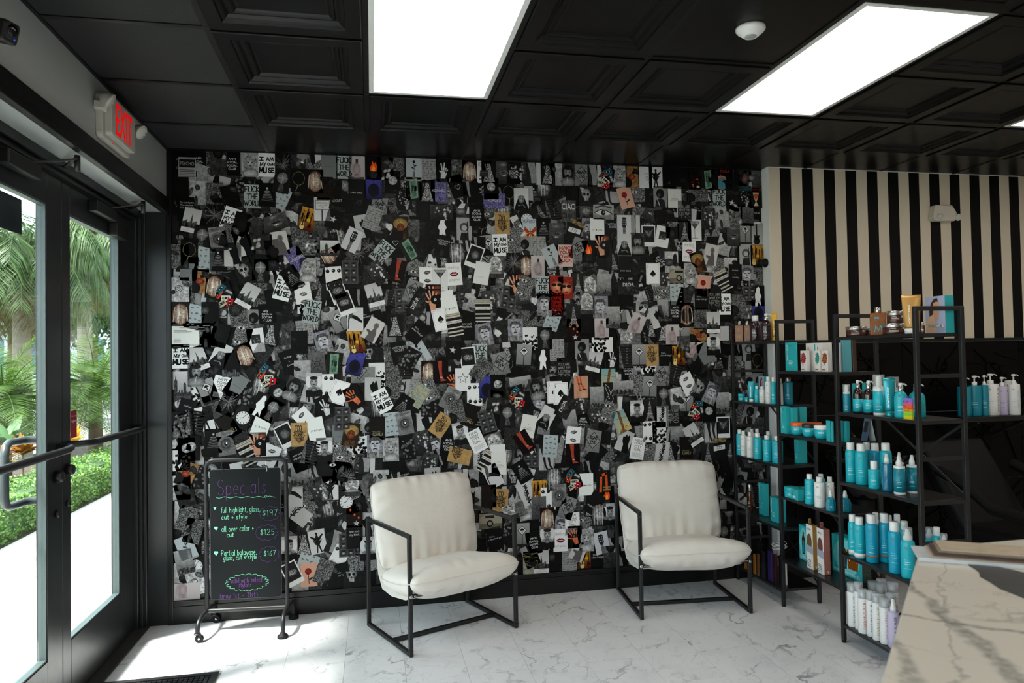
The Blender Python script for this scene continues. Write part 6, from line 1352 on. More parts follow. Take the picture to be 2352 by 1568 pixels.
# thin dark sheet added in place of a black vein in the marble
t = thing('black_pad', 'dark wavy-edged sheet standing in for a black marble vein on the counter', 'pad', (0, 0, CZ))
pd = [(2.622, -3.180), (2.612, -3.211), (2.60, -3.235), (2.575, -3.262), (2.565, -3.30), (2.548, -3.34), (2.543, -3.404), (2.56, -3.55), (2.75, -3.55), (2.72, -3.34), (2.69, -3.262), (2.668, -3.20)]
bev(MB().prism(pd, 0.0006, 0.003).build('sheet', mat('pad_black', (0.16, 0.16, 0.155), 0.45), t), 0.0005)

# ================================================================ black shampoo station behind the shelves
t = thing('shampoo_chair', 'black leather shampoo chair in the dark behind the shelves', 'salon chair', (5.15, -0.98, 0), R(8))
M_lea = mat('black_leather', (0.035, 0.032, 0.03), 0.5, spec=0.2, bump=0.2, scale=200)
bev(MB().box(-0.28, 0.28, -0.30, 0.25, 0.36, 0.48).build('seat', M_lea, t), 0.04, 4)
o = bev(MB().box(-0.28, 0.28, -0.06, 0.06, 0.0, 0.62).build('backrest', M_lea, t), 0.04, 4); o.location = (0, 0.24, 0.42); o.rotation_euler = (R(-32), 0, 0)
for s in (-1, 1):
    MB().tube([(s*0.33, 0.35, 0.80), (s*0.33, 0.18, 0.74), (s*0.33, 0.0, 0.62), (s*0.33, -0.2, 0.60), (s*0.33, -0.34, 0.58), (s*0.33, -0.36, 0.45), (s*0.33, -0.34, 0.0)], 0.035, 10).build('armrest', M_lea, t)
bev(MB().box(-0.22, 0.22, -0.22, 0.2, 0.0, 0.36).build('base', M_blackmatte, t), 0.02)
t = thing('shampoo_bowl', 'glossy black shampoo bowl against the ribbed black wall', 'wash basin', (4.45, -0.40, 0.78))
MB().lathe([(0.05, -0.2), (0.16, -0.16), (0.23, -0.05), (0.26, 0.06), (0.28, 0.10), (0.27, 0.12), (0.24, 0.10), (0.20, 0.0), (0.14, -0.10), (0.03, -0.13)], 28, sy=0.92).build('bowl', mat('gloss_black_ceramic', (0.03, 0.03, 0.03), 0.1), t)
MB().tube([(0, 0.2, 0.1), (0, 0.2, 0.2), (0, 0.14, 0.24), (0, 0.08, 0.2)], 0.012, 10).build('faucet', M_chrome, t)
MB().tube([(0, 0.0, -0.78), (0, 0.0, -0.18)], 0.06, 12).build('pedestal', M_blackmatte, t)
# wall-mounted black ledge with pump bottles
t = thing('wall_ledge', 'black floating ledge under the pump bottles at the far right', 'shelf', (5.55, -0.30, 1.10))
bev(MB().box(-0.30, 0.28, -0.11, 0.173, -0.035, 0.0).build('board', mat('ledge_black', (0.075, 0.07, 0.068), 0.25), t), 0.003)
for s in (-0.2, 0.18): MB().bar((s, 0.17, -0.16), (s, -0.10, -0.036), 0.02, 0.02).build('bracket', M_frame, t)

# ================================================================ three-bay black metal shelf unit
SX0, SX1 = 3.712, 3.985            # aisle side / wall side (post centres); the striped wall starts at 3.98
SX1 = 3.958
FY = [-0.035, -0.600, -1.176, -1.762]
TOPZ = 1.772; PT = 0.021
LV_A = [0.100, 0.478, 0.866, 1.240, 1.646]; LV_B = [0.292, 0.682, 1.070, 1.455]
t = thing('shelf_unit', 'tall open black metal shelf unit in three bays filled with hair products', 'shelving unit', ((SX0+SX1)/2, (FY[0]+FY[3])/2, 0))
off = Vector(t.location)
def sp(mb, name, m=M_frame): 
    o = mb.build(name, m, t); o.location = -off; return o
for y in FY:
    for x in (SX0, SX1):
        bev(sp(MB().box(x-PT/2, x+PT/2, y-PT/2, y+PT/2, 0.014, TOPZ), 'post'), 0.003)
        sp(MB().lathe([(0.010, 0.0), (0.012, 0.003), (0.0125, 0.014)], 12, (x, y, 0.0005)), 'foot', M_blackmatte)
    bev(sp(MB().box(SX0+PT/2, SX1-PT/2, y-PT/2, y+PT/2, TOPZ-PT, TOPZ), 'top_rail'), 0.003)
    for z in LV_B+LV_A[1:4]:
        sp(MB().box(SX0+PT/2, SX1-PT/2, y-0.008, y+0.008, z-0.018, z-0.001), 'cross_bar')
M_shelf = mat('shelf_board_black', (0.095, 0.095, 0.10), 0.33, var=0.15)
for b, lv in ((0, LV_A), (1, LV_B), (2, LV_A)):
    for z in lv: bev(sp(MB().box(SX0-0.008, SX1+0.008, FY[b+1]+PT/2+0.001, FY[b]-PT/2-0.001, z-0.016, z), 'shelf_board', M_shelf), 0.002)
for b, lv in ((0, LV_A), (1, LV_B), (2, LV_A)):
    for k in range(0, len(lv)-1, 2):
        if b == 1 and k: continue
        z0, z1 = lv[k]+0.01, lv[min(k+1, len(lv)-1)]-0.03; y0, y1 = FY[b]-0.02, FY[b+1]+0.02
        sp(MB().bar((SX1+0.006, y0, z0), (SX1+0.006, y1, z1), 0.003, 0.012), 'diagonal_brace'); sp(MB().bar((SX1+0.010, y1, z0), (SX1+0.010, y0, z1), 0.003, 0.012), 'diagonal_brace')

# ---------------------------------------------------------------- product makers
TEAL = (0.10, 0.68, 0.74); TEALD = (0.06, 0.50, 0.58); OFFW = (0.90, 0.90, 0.89)
M_teal = mat('teal_plastic', TEAL, 0.35, var=0.05); M_teald = mat('teal_dark_plastic', TEALD, 0.3, var=0.06); M_tealb = mat('teal_carton', (0.13, 0.66, 0.68), 0.5, var=0.04)
M_blue = mat('teal_blue_metal', (0.05, 0.60, 0.72), 0.3, var=0.05); M_wp = mat('white_cap', OFFW, 0.35); M_wb = mat('white_bottle', (0.88, 0.88, 0.87), 0.35)
M_silver = mat('silver_collar', (0.72, 0.71, 0.70), 0.25, metal=0.9); M_amber = mat('amber_oil', (0.50, 0.27, 0.025), 0.25, var=0.35, scale=40, spec=0.4); M_amberd = mat('amber_dark', (0.30, 0.15, 0.05), 0.15, coat=0.5)
M_brown = mat('brown_glass', (0.15, 0.075, 0.06), 0.12, coat=0.6); M_jar = mat('jar_brown', (0.27, 0.15, 0.12), 0.25); M_purp = mat('plum_bottle', (0.17, 0.10, 0.12), 0.15, coat=0.5)
M_gold = mat('gold_tube', (0.74, 0.56, 0.30), 0.32, metal=0.3); M_lav = mat('lavender_bottle', (0.74, 0.70, 0.80), 0.35); M_or = mat('orange_lid', (0.86, 0.38, 0.14), 0.4); M_blk = mat('black_lid', (0.16, 0.15, 0.16), 0.4)
M_yel = mat('yellow_carton', (0.85, 0.66, 0.12), 0.45); M_prt = mat('print_white', (0.93, 0.95, 0.95), 0.6); M_copper = mat('print_copper', (0.50, 0.42, 0.36), 0.5); M_navy = mat('print_navy', (0.15, 0.15, 0.27), 0.6); M_gry = mat('print_grey', (0.42, 0.42, 0.45), 0.6); M_redp = mat('print_red', (0.80, 0.25, 0.16), 0.6); M_goldp = mat('print_gold', (0.70, 0.60, 0.36), 0.6); M_pink = mat('print_pink', (0.78, 0.42, 0.52), 0.6)
M_fcap = mat('frosted_cap', (0.86, 0.87, 0.88), 0.3, alpha=0.38); M_ccap = mat('clear_cap', (0.86, 0.88, 0.88), 0.15, alpha=0.30)
FACE = math.atan2(-0.80, -0.60)      # labels look down the aisle toward the door
def wrapped(par, r, lines, w, mt, ang=FACE, name='print', sy=1.0):
    """ribbon lettering wrapped on a cylinder of radius r: lines in (arc length, height)"""
    fine = []
    for l in lines:
        q = [l[0]]
        for a, b in zip(l[:-1], l[1:]):
            n = max(1, int(abs(b[0]-a[0])/(0.25*r))); q += [(a[0]+(b[0]-a[0])*k/n, a[1]+(b[1]-a[1])*k/n) for k in range(1, n+1)]
        fine.append(q)
    v, f = ribbons(fine, w); rr_ = r+0.0004
    MB().add([(rr_*math.cos(ang+x/r), rr_*sy*math.sin(ang+x/r), z) for x, z in v], f).build(name, mt, par)
def mlogo(par, r, z, s, ang=FACE, mt=None): wrapped(par, r, [[(-s, -s), (-.75*s, s), (0, -.5*s), (.75*s, s), (s, -s)]], s*0.26, mt or M_copper, ang)
def tlines(par, r, z, n, wid, mt=None, ang=FACE, dz=0.008):
    ls = [[(-wid, z-k*dz), (-wid+wid*(1.7 if k % 3 else 1.1), z-k*dz)] for k in range(n)]; wrapped(par, r, ls, 0.0015, mt or M_prt, ang)
def label_set(par, r, h, ang=FACE, mt=None, logo=True):
    if logo: wrapped(par, r, [[(-.30*r-.17*r, .79*h), (-.30*r-.13*r, .85*h), (-.30*r, .805*h), (-.30*r+.13*r, .85*h), (-.30*r+.17*r, .79*h)]], 0.06*r, M_copper, ang)
    wrapped(par, r, [[(-.5*r, (.50-.055*k)*h), (-.5*r+r*(.75 if k % 3 else .45), (.50-.055*k)*h)] for k in range(3)]+[[(-.5*r, .27*h), (.3*r, .27*h)]], 0.0015, mt or M_prt, ang)
def text_up(par, r, txt, z0, length, mt, ang, h=0.011, sy=1.0):
    """vertical lettering reading upward, wrapped on the body"""
    v, f, w = font_mesh(txt); k = length/w
    MB().add([((r+.0005)*math.cos(ang-(b*h-h/2)/r), (r+.0005)*sy*math.sin(ang-(b*h-h/2)/r), z0+a*k) for a, b in v], f).build('lettering', mt, par)
def P_shampoo(t, r, h, body=M_teal, cap=M_wp, capf=0.17):
    hb = h*(1-capf); MB().lathe([(r*.94, 0), (r, .004), (r, hb-.006), (r*.94, hb-.002), (r*.55, hb), (r*.5, hb+.002)], 22).build('body', body, t)
    MB().lathe([(r*.56, hb+.001), (r*.58, hb+.003), (r*.57, h-.003), (r*.5, h)], 18).build('cap', cap, t); label_set(t, r, hb, mt=M_gry if body in (M_wb, M_lav) else None)
def P_spray(t, r, h, body=M_teal, band=None):
    hb = h*.80; pf = [(r*.93, 0), (r, .004), (r, hb-.02), (r*.97, hb-.008), (r*.86, hb-.001), (r*.74, hb+.004)]
    MB().lathe(pf, 22).build('body', body, t); MB().lathe([(r*.70, hb+.003), (r*.72, hb+.005), (r*.70, h-.003), (r*.62, h)], 20).build('cap', M_wp, t); label_set(t, r, hb)
    if band: MB().lathe([(r*1.003, hb*.14), (r*1.004, hb*.20)], 22).build('band', band, t)
def P_fade(t, r, h): P_spray(t, r, h, M_teal); MB().lathe([(r*1.002, .006), (r*1.003, h*.13)], 22).build('white_base', M_wb, t)
def P_mousse(t, r, h):
    hb = h*.74; MB().lathe([(r*.93, 0), (r, .004), (r, hb-.02), (r*.95, hb-.006), (r*.8, hb)], 22).build('body', M_teal, t); label_set(t, r, hb)
    MB().lathe([(r*.66, hb), (r*.66, hb+.018), (r*.5, hb+.022), (r*.26, h-.014), (r*.2, h-.008)], 18).build('nozzle', M_wp, t); MB().lathe([(r*.7, hb+.002), (r*.68, h-.004), (r*.6, h)], 18).build('clear_cap', M_ccap, t)
def P_pump(t, r, h, body=M_teal, collar=M_silver, shoulder=True, label=None, ang=0.0):
    hb = h*.76; pf = [(r*.92, 0), (r, .006), (r, hb*.70), (r*.96, hb*.80), (r*.80, hb*.91), (r*.5, hb*.98), (r*.36, hb)] if shoulder else [(r*.95, 0), (r, .004), (r, hb-.008), (r*.96, hb-.002), (r*.4, hb)]
    MB().lathe(pf, 24).build('body', body, t); MB().lathe([(r*.38, hb), (r*.40, hb+.002), (r*.40, hb+.022), (r*.2, hb+.026)], 16).build('collar', collar, t)
    p_ = MB().lathe([(r*.13, hb+.024), (r*.13, h-.014)], 10).lathe([(r*.30, h-.016), (r*.36, h-.008), (r*.28, h)], 14); a = ang
    p_.tube([(0, 0, h-.008), (r*.7*math.cos(a), r*.7*math.sin(a), h-.006), (r*1.05*math.cos(a), r*1.05*math.sin(a), h-.013)], .0042, 8).build('pump', M_wp, t)
    if label is not None: MB().lathe([(r*1.004, hb*.08), (r*1.005, hb*.58)], 24).build('label_band', label, t); tlines(t, r*1.006, hb*.42, 4, r*.5)
    else: label_set(t, r, hb, mt=M_gry if body in (M_wb, M_lav) else None)
def P_formula(t, r, h, col=M_gry, body=M_wb, txt='FORMULA18'):
    hb = h*.80; MB().lathe([(r*.95, 0), (r, .003), (r, hb-.004), (r*.97, hb)], 22).build('body', body, t); MB().lathe([(r*.45, hb), (r*.42, h*.90), (r*.25, h*.92)], 14).build('nozzle', M_wp, t)
    MB().lathe([(r*.98, hb+.001), (r*.985, h-.004), (r*.93, h)], 22).build('clear_cap', M_fcap, t); text_up(t, r, txt, hb*.14, hb*.76, col, FACE+0.35, 0.0125); text_up(t, r, 'Q10 COLLAGEN', hb*.3, hb*.42, col, FACE+0.35+0.013/r, 0.0045)
def P_trigger(t, r, h, body=M_lav, label=None, lm=None):
    hb = h*.74; MB().lathe([(r*.95, 0), (r, .004), (r, hb-.004), (r*.95, hb)], 22).build('body', body, t)
    MB().lathe([(r*.55, hb), (r*.5, hb+.02), (r*.36, hb+.03), (r*.34, h-.012), (r*.26, h)], 16).build('sprayer', M_wp, t); MB().tube([(0, 0, h-.012), (-r*.42, -r*.3, h-.011)], .004, 8).build('nozzle', M_wp, t)
    if label: MB().lathe([(r*1.004, hb*.09), (r*1.005, hb*.93)], 22).build('label_band', label, t); label_set(t, r*1.006, hb)
    elif lm: text_up(t, r, 'FORMULA18', hb*.12, hb*.76, lm, FACE+0.3, 0.012)
def P_serum(t, r, h, body=M_teald):
    hb = h*.66; MB().lathe([(r*.95, 0), (r, .003), (r, hb-.002), (r*.97, hb)], 20).build('body', body, t); MB().lathe([(r*.95, hb), (r*.95, hb+.008), (r*.5, hb+.012), (r*.44, h*.93), (r*.34, h*.97)], 16).build('pump', M_wp, t); MB().lathe([(r*.99, hb+.006), (r*.98, h-.003), (r*.9, h)], 18).build('clear_cap', M_ccap, t); tlines(t, r, hb*.4, 4, r*.5)
def P_tube(t, w, h, body=M_teal, cap=None, d=None, up=True, txt=None):
    """squeeze tube standing on its cap: round at the cap, crimped flat at the top"""
    r = w/2; capm = cap or body; hc = h*.14; mb = MB(); V = []; F = []; n = 20; rows = 9
    for j in range(rows+1):
        q = j/rows; z = hc+(h-hc)*q; sx = r*(.78+.22*q); sy = r*.78*(1-q)+.0025*q
        for k in range(n): a = 2*math.pi*k/n; V.append((sx*math.cos(a), sy*math.sin(a), z))
    for j in range(rows):
        for k in range(n): F.append((j*n+k, j*n+(k+1) % n, (j+1)*n+(k+1) % n, (j+1)*n+k))
    F += [tuple(reversed(range(n))), tuple(rows*n+k for k in range(n))]; mb.add(V, F, 0, True).build('body', body, t)
    MB().lathe([(r*.70, 0), (r*.72, .002), (r*.76, hc)], 20).build('cap', capm, t)
    ls, tw = stroke_lines(txt or 'MOROCCANOIL', .2); k = h*.5/tw
    v, f = ribbons([[(0.35*r+.0-py*.007*1.0, hc+.12*h+px*k) for px, py in l] for l in ls], .0016)
    def yy(x, z): q = min(1, max(0, (z-hc)/(h-hc))); sx = r*(.78+.22*q); sy = r*.78*(1-q)+.0025*q; return -sy*math.sqrt(max(0.02, 1-(x/sx)**2))-.0006
    MB().add([(-x, yy(-x, z), z) for x, z in v], f).build('lettering', M_prt, t)
def P_jar(t, r, h, body=M_jar, lid=M_silver, bowl=False):
    hl = h*.36 if not bowl else h*.28; hb = h-hl
    pf = [(r*.50, 0), (r*.72, h*.05), (r*.90, h*.2), (r*.985, h*.42), (r, hb)] if bowl else [(r*.96, 0), (r, .003), (r, hb)]
    MB().lathe(pf, 26).build('body', body, t); MB().lathe([(r*1.01, hb), (r*1.02, hb+.002), (r*1.02, h-.003), (r*.98, h)], 26).build('lid', lid, t); tlines(t, r*1.001, hb*.72 if not bowl else hb*.85, 3, r*.45, dz=.006)
def P_squat(t, r, h, body=M_teald):
    hb = h*.66; MB().lathe([(r*.90, 0), (r, .005), (r*1.0, hb*.62), (r*.80, hb*.86), (r*.42, hb)], 8, smooth=False).build('body', body, t); MB().lathe([(r*.40, hb), (r*.40, hb+.014), (r*.32, hb+.018), (r*.28, h-.006), (r*.2, h)], 14).build('cap', M_wp, t); tlines(t, r*.96, hb*.5, 3, r*.4)
def P_oil(t, w, h, body=M_amber, cap=M_silver, logo=True):
    r = w/2; hb = h*.80; bev(MB().box(-r, r, -r*.62, r*.62, 0, hb).build('body', body, t), .004, 3); MB().lathe([(r*.36, hb), (r*.38, hb+.002), (r*.38, h-.003), (r*.32, h)], 16).build('cap', cap, t)
    v, f = ribbons([[(-.45*r, .16*hb), (-.32*r, .42*hb), (0, .2*hb), (.32*r, .42*hb), (.45*r, .16*hb)]], .003); MB().add([(x, -r*.62-.0005, z) for x, z in v], f).build('print', M_teal if logo else M_goldp, t)
    v, f = ribbons([[(-.5*r, (.8-.06*k)*hb), (.1*r, (.8-.06*k)*hb)] for k in range(3)], .002); MB().add([(x, -r*.62-.0005, z) for x, z in v], f).build('print', M_teal if logo else M_goldp, t)
def on_left(t, items, dy, h, x0=-.0004):
    """flat print on the -X face of a carton: items (polyline list, width, material) in u (0..1 far->near), v (0..1)"""
    for ls, w, mt in items:
        v, f = ribbons([[((.5-u)*dy, z*h) for u, z in l] for l in ls], w); MB().add([(x0, y, z) for y, z in v], f).build('print', mt, t)
def P_box(t, dx, dy, h, m_=None, txt=True, sidem=None):
    """carton with its near-left bottom corner at the origin, reaching +X by dx and +Y by dy"""
    o = bev(MB().box(0, dx, 0, dy, 0, h).build('carton', m_ or M_tealb, t), .0008, 1)
    if txt and dy > .03:
        def F(u, z): return (u*dy, z*h)
        ls, tw = stroke_lines('MOROCCANOIL', .25); k = .55/tw
        v, f = ribbons([[(dy*(.86-.10*py), h*(.38+px*k)) for px, py in l] for l in ls], .0022); MB().add([(-.0005, y, z) for y, z in v], f).build('lettering', M_prt, t)
        v, f = ribbons([[(dy*.62, h*.86), (dy*.58, h*.92), (dy*.5, h*.87), (dy*.42, h*.92), (dy*.38, h*.86)]], .002); MB().add([(-.0005, y, z) for y, z in v], f).build('logo', M_copper, t)
        v, f = ribbons([[(dy*.7, h*(.36-.05*q)), (dy*(.3 if q % 2 else .4), h*(.36-.05*q))] for q in range(4)], .002); MB().add([(-.0005, y, z) for y, z in v], f).build('print', M_prt, t)
    return o
def face_poly(t, pts, dy, h, mt, name='print', k=1):
    """filled shape on the -X face: u from far (0) to near (1)"""
    MB().add([(-.0004*k, (1-u)*dy, z*h) for u, z in pts], [tuple(range(len(pts)))]).build(name, mt, t)
def near_poly(t, pts, dx, h, mt, name='print', k=1):
    MB().add([(u*dx, -.0004*k, z*h) for u, z in pts], [tuple(range(len(pts)))]).build(name, mt, t)
def ellp(cx, cz, rx, rz, n=14): return [(cx+rx*math.cos(2*math.pi*k/n), cz+rz*math.sin(2*math.pi*k/n)) for k in range(n)]

PRODUCTS = [
 ('oil_silver','A',4,3.745,-0.079,1.646,0.055,0,0.147),('oil_silver','A',4,3.793,-0.101,1.646,0.045,0,0.146),('plum','A',4,3.756,-0.270,1.646,0.073,0,0.173),
 ('oil_silver','A',4,3.840,-0.199,1.646,0.033,0,0.132),('pump_plum','A',4,3.752,-0.413,1.646,0.065,0,0.178),('tube_yellow','A',4,3.803,-0.423,1.646,0.039,0,0.180),
 ('jar_small','A',3,3.743,-0.089,1.240,0.045,0,0.048),('jar_small','A',3,3.735,-0.172,1.240,0.026,0,0.027),('tube_white_cap','A',3,3.740,-0.224,1.240,0.036,0,0.138),
 ('box_plain','A',3,3.814,-0.175,1.240,0.009,0.058,0.122),('teal_shampoo','A',3,3.738,-0.299,1.240,0.031,0,0.108),('white_shampoo','A',3,3.741,-0.361,1.240,0.037,0,0.109),
 ('photo','A',3,3.824,-0.250,1.240,0.034,0.073,0.172),('white_shampoo','A',3,3.742,-0.435,1.240,0.039,0,0.174),('teal_shampoo','A',3,3.739,-0.500,1.240,0.033,0,0.172),
 ('white_shampoo','A',3,3.747,-0.567,1.240,0.031,0,0.166),('grey_cap_shampoo','A',3,3.809,-0.556,1.240,0.055,0,0.171),('teal_shampoo','A',2,3.729,-0.074,0.866,0.046,0,0.174),
 ('white_shampoo','A',2,3.727,-0.130,0.866,0.042,0,0.171),('white_shampoo','A',2,3.821,-0.072,0.866,0.041,0,0.175),('white_shampoo','A',2,3.729,-0.212,0.866,0.046,0,0.172),
 ('white_shampoo','A',2,3.863,-0.071,0.866,0.041,0,0.174),('teal_shampoo','A',2,3.733,-0.301,0.866,0.055,0,0.172),('teal_shampoo','A',2,3.737,-0.411,0.866,0.055,0,0.169),
 ('teal_shampoo','A',2,3.843,-0.248,0.866,0.044,0,0.174),('teal_shampoo','A',2,3.758,-0.498,0.866,0.067,0,0.174),('box','A',2,3.867,-0.556,0.866,0.062,0.043,0.147),
 ('dropper','A',1,3.786,-0.090,0.478,0.040,0,0.184),('box','A',1,3.800,-0.262,0.478,0.029,0.079,0.212),('box','A',1,3.766,-0.465,0.478,0.062,0.084,0.157),
 ('slim_orange','A',0,3.712,-0.165,0.100,0.011,0.039,0.103),('slim_orange','A',0,3.712,-0.267,0.100,0.010,0.023,0.130),('slim_copper','A',0,3.712,-0.312,0.100,0.010,0.020,0.144),
 ('slim_black','A',0,3.712,-0.379,0.100,0.013,0.036,0.173),('slim_purple','A',0,3.732,-0.440,0.100,0.014,0.049,0.191),('slim_maroon','A',0,3.738,-0.476,0.100,0.015,0.034,0.181),
 ('slim_black','A',0,3.766,-0.521,0.100,0.006,0.058,0.159),('box_white','A',0,3.780,-0.527,0.100,0.006,0.020,0.133),('box','B',3,3.724,-0.785,1.455,0.008,0.117,0.173),
 ('fl_red','B',3,3.724,-0.884,1.455,0.022,0.058,0.122),('fl_teal','B',3,3.724,-1.011,1.455,0.012,0.044,0.121),('set','B',3,3.774,-0.963,1.455,0.064,0.157,0.165),
 ('fl_or','B',3,3.724,-1.084,1.455,0.024,0.055,0.119),('box_white','B',3,3.750,-1.158,1.455,0.006,0.034,0.160),('box_light','B',3,3.767,-1.158,1.455,0.051,0.019,0.184),
 ('box_brown','B',3,3.827,-1.158,1.455,0.023,0.012,0.181),('box','B',2,3.712,-0.677,1.070,0.031,0.061,0.167),('box','B',2,3.736,-0.707,1.070,0.037,0.020,0.162),
 ('jar_orange','B',2,3.743,-0.745,1.070,0.075,0,0.075),('box','B',2,3.800,-0.689,1.070,0.046,0.027,0.162),('jar_black','B',2,3.742,-0.860,1.070,0.072,0,0.076),
 ('jar_orange','B',2,3.856,-0.738,1.070,0.095,0,0.071),('jar_white','B',2,3.748,-0.977,1.070,0.083,0,0.078),('box_plain','B',2,3.712,-1.103,1.070,0.006,0.033,0.115),
 ('box_plain','B',2,3.712,-1.126,1.070,0.008,0.014,0.114),('box_plain','B',2,3.776,-1.111,1.070,0.015,0.022,0.113),('box_plain','B',2,3.779,-1.153,1.070,0.020,0.024,0.114),
 ('tent','B',2,3.898,-1.160,1.070,0.055,0.050,0.131),('jar_round','B',1,3.749,-0.659,0.682,0.085,0,0.063),('box','B',1,3.712,-0.781,0.682,0.041,0.074,0.065),
 ('jar_round','B',1,3.836,-0.644,0.682,0.057,0,0.054),('teal_shampoo','B',1,3.734,-0.868,0.682,0.056,0,0.173),('white_shampoo','B',1,3.734,-0.961,0.682,0.057,0,0.171),
 ('teal_shampoo','B',1,3.834,-0.829,0.682,0.049,0,0.163),('squat','B',1,3.731,-1.065,0.682,0.051,0,0.114),('white_shampoo','B',1,3.803,-0.957,0.682,0.046,0,0.168),
 ('squat','B',1,3.799,-1.097,0.682,0.061,0,0.114),('gift','B',0,3.818,-0.706,0.292,0.051,0.090,0.211),('brush_gold','B',0,3.752,-0.857,0.292,0.031,0.063,0.286),
 ('brush_pink','B',0,3.754,-0.958,0.292,0.040,0.063,0.287),('gift_big','B',0,3.866,-1.132,0.292,0.056,0.260,0.214),('jar_brown','C',4,3.771,-1.266,1.646,0.100,0,0.053),
 ('jar_brown','C',4,3.844,-1.299,1.646,0.058,0,0.042),('oil','C',4,3.765,-1.443,1.646,0.073,0,0.143),('jar_brown','C',4,3.787,-1.531,1.646,0.106,0,0.056),
 ('jar_brown','C',4,3.799,-1.527,1.703,0.079,0,0.061),('tube_gold','C',4,3.773,-1.666,1.646,0.084,0,0.186),('dropper','C',4,3.790,-1.715,1.646,0.020,0,0.053),
 ('photo','C',4,3.889,-1.744,1.646,0.049,0.122,0.178),('serum','C',3,3.742,-1.213,1.240,0.038,0,0.150),('box','C',3,3.789,-1.212,1.240,0.015,0.020,0.153),
 ('pump_brown','C',3,3.753,-1.291,1.240,0.052,0,0.174),('box_plain','C',3,3.814,-1.267,1.240,0.013,0.023,0.158),('pump_brown','C',3,3.754,-1.372,1.240,0.053,0,0.174),
 ('conditioner','C',3,3.756,-1.447,1.240,0.056,0,0.207),('tube_teal','C',3,3.756,-1.521,1.240,0.054,0,0.193),('conditioner','C',3,3.859,-1.419,1.240,0.061,0,0.193),
 ('pump_teal','C',3,3.760,-1.595,1.240,0.060,0,0.169),('rainbow','C',3,3.724,-1.708,1.240,0.008,0.055,0.099),('pump_teal','C',3,3.838,-1.608,1.240,0.073,0,0.165),
 ('spray','C',2,3.752,-1.219,0.866,0.054,0,0.212),('spray','C',2,3.760,-1.293,0.866,0.061,0,0.214),('spray','C',2,3.852,-1.215,0.866,0.045,0,0.207),
 ('spray_plain','C',2,3.863,-1.265,0.866,0.055,0,0.208),('big_cap','C',2,3.740,-1.414,0.866,0.056,0,0.140),('spray','C',2,3.869,-1.341,0.866,0.057,0,0.219),
 ('gloss_mist','C',2,3.753,-1.492,0.866,0.048,0,0.186),('mist','C',2,3.752,-1.579,0.866,0.053,0,0.186),('mist','C',2,3.832,-1.483,0.866,0.040,0,0.188),
 ('mist','C',2,3.831,-1.570,0.866,0.050,0,0.186),('fade','C',1,3.753,-1.215,0.478,0.045,0,0.215),('fade','C',1,3.746,-1.280,0.478,0.055,0,0.215),
 ('spray','C',1,3.855,-1.212,0.478,0.041,0,0.207),('spray_blue','C',1,3.758,-1.360,0.478,0.060,0,0.245),('spray','C',1,3.897,-1.213,0.478,0.041,0,0.216),
 ('mist','C',1,3.843,-1.298,0.478,0.032,0,0.214),('spray_blue','C',1,3.824,-1.371,0.478,0.058,0,0.248),('mist','C',1,3.908,-1.313,0.478,0.035,0,0.221),
 ('spray_plain','C',1,3.741,-1.546,0.478,0.058,0,0.249),('spray','C',1,3.904,-1.366,0.478,0.041,0,0.238),('spray','C',1,3.841,-1.494,0.478,0.043,0,0.235),
 ('mousse','C',1,3.747,-1.627,0.478,0.063,0,0.238),('mousse','C',1,3.936,-1.548,0.478,0.047,0,0.210),('spray','C',1,3.938,-1.594,0.478,0.044,0,0.221),
 ('mousse','C',1,3.938,-1.639,0.478,0.043,0,0.200),('formula_grey','C',0,3.738,-1.218,0.100,0.052,0,0.229),('formula_navy','C',0,3.741,-1.266,0.100,0.042,0,0.248),
 ('formula_red','C',0,3.730,-1.311,0.100,0.049,0,0.226),('formula_navy','C',0,3.737,-1.359,0.100,0.037,0,0.231),('formula_grey','C',0,3.865,-1.219,0.100,0.054,0,0.228),
 ('formula_gold','C',0,3.735,-1.409,0.100,0.042,0,0.235),('formula_grey','C',0,3.918,-1.217,0.100,0.050,0,0.234),('formula_red','C',0,3.863,-1.283,0.100,0.053,0,0.234),
 ('formula_pink','C',0,3.742,-1.458,0.100,0.047,0,0.226),('formula_navy','C',0,3.824,-1.401,0.100,0.048,0,0.226),('formula_grey','C',0,3.910,-1.311,0.100,0.055,0,0.246),
 ('trigger_lav','C',0,3.752,-1.508,0.100,0.053,0,0.238),('pump_flat_teal','W',0,5.312,-0.329,1.100,0.084,0,0.272),('pump_flat_teal','W',0,5.398,-0.329,1.100,0.082,0,0.282),
 ('pump_flat_teal','W',0,5.464,-0.344,1.100,0.050,0,0.284),('pump_flat_white','W',0,5.538,-0.320,1.100,0.104,0,0.293),('pump_flat_lav','W',0,5.625,-0.330,1.100,0.070,0,0.268),
 ('pump_flat_white2','W',0,5.692,-0.360,1.100,0.076,0,0.288),('keratin','W',0,5.775,-0.245,1.100,0.098,0,0.239),
]
ORD = ['leftmost', 'second', 'third', 'fourth', 'fifth', 'sixth', 'seventh', 'eighth', 'ninth', 'tenth', 'eleventh', 'twelfth', 'thirteenth', 'fourteenth', 'fifteenth', 'sixteenth', 'seventeenth', 'eighteenth']
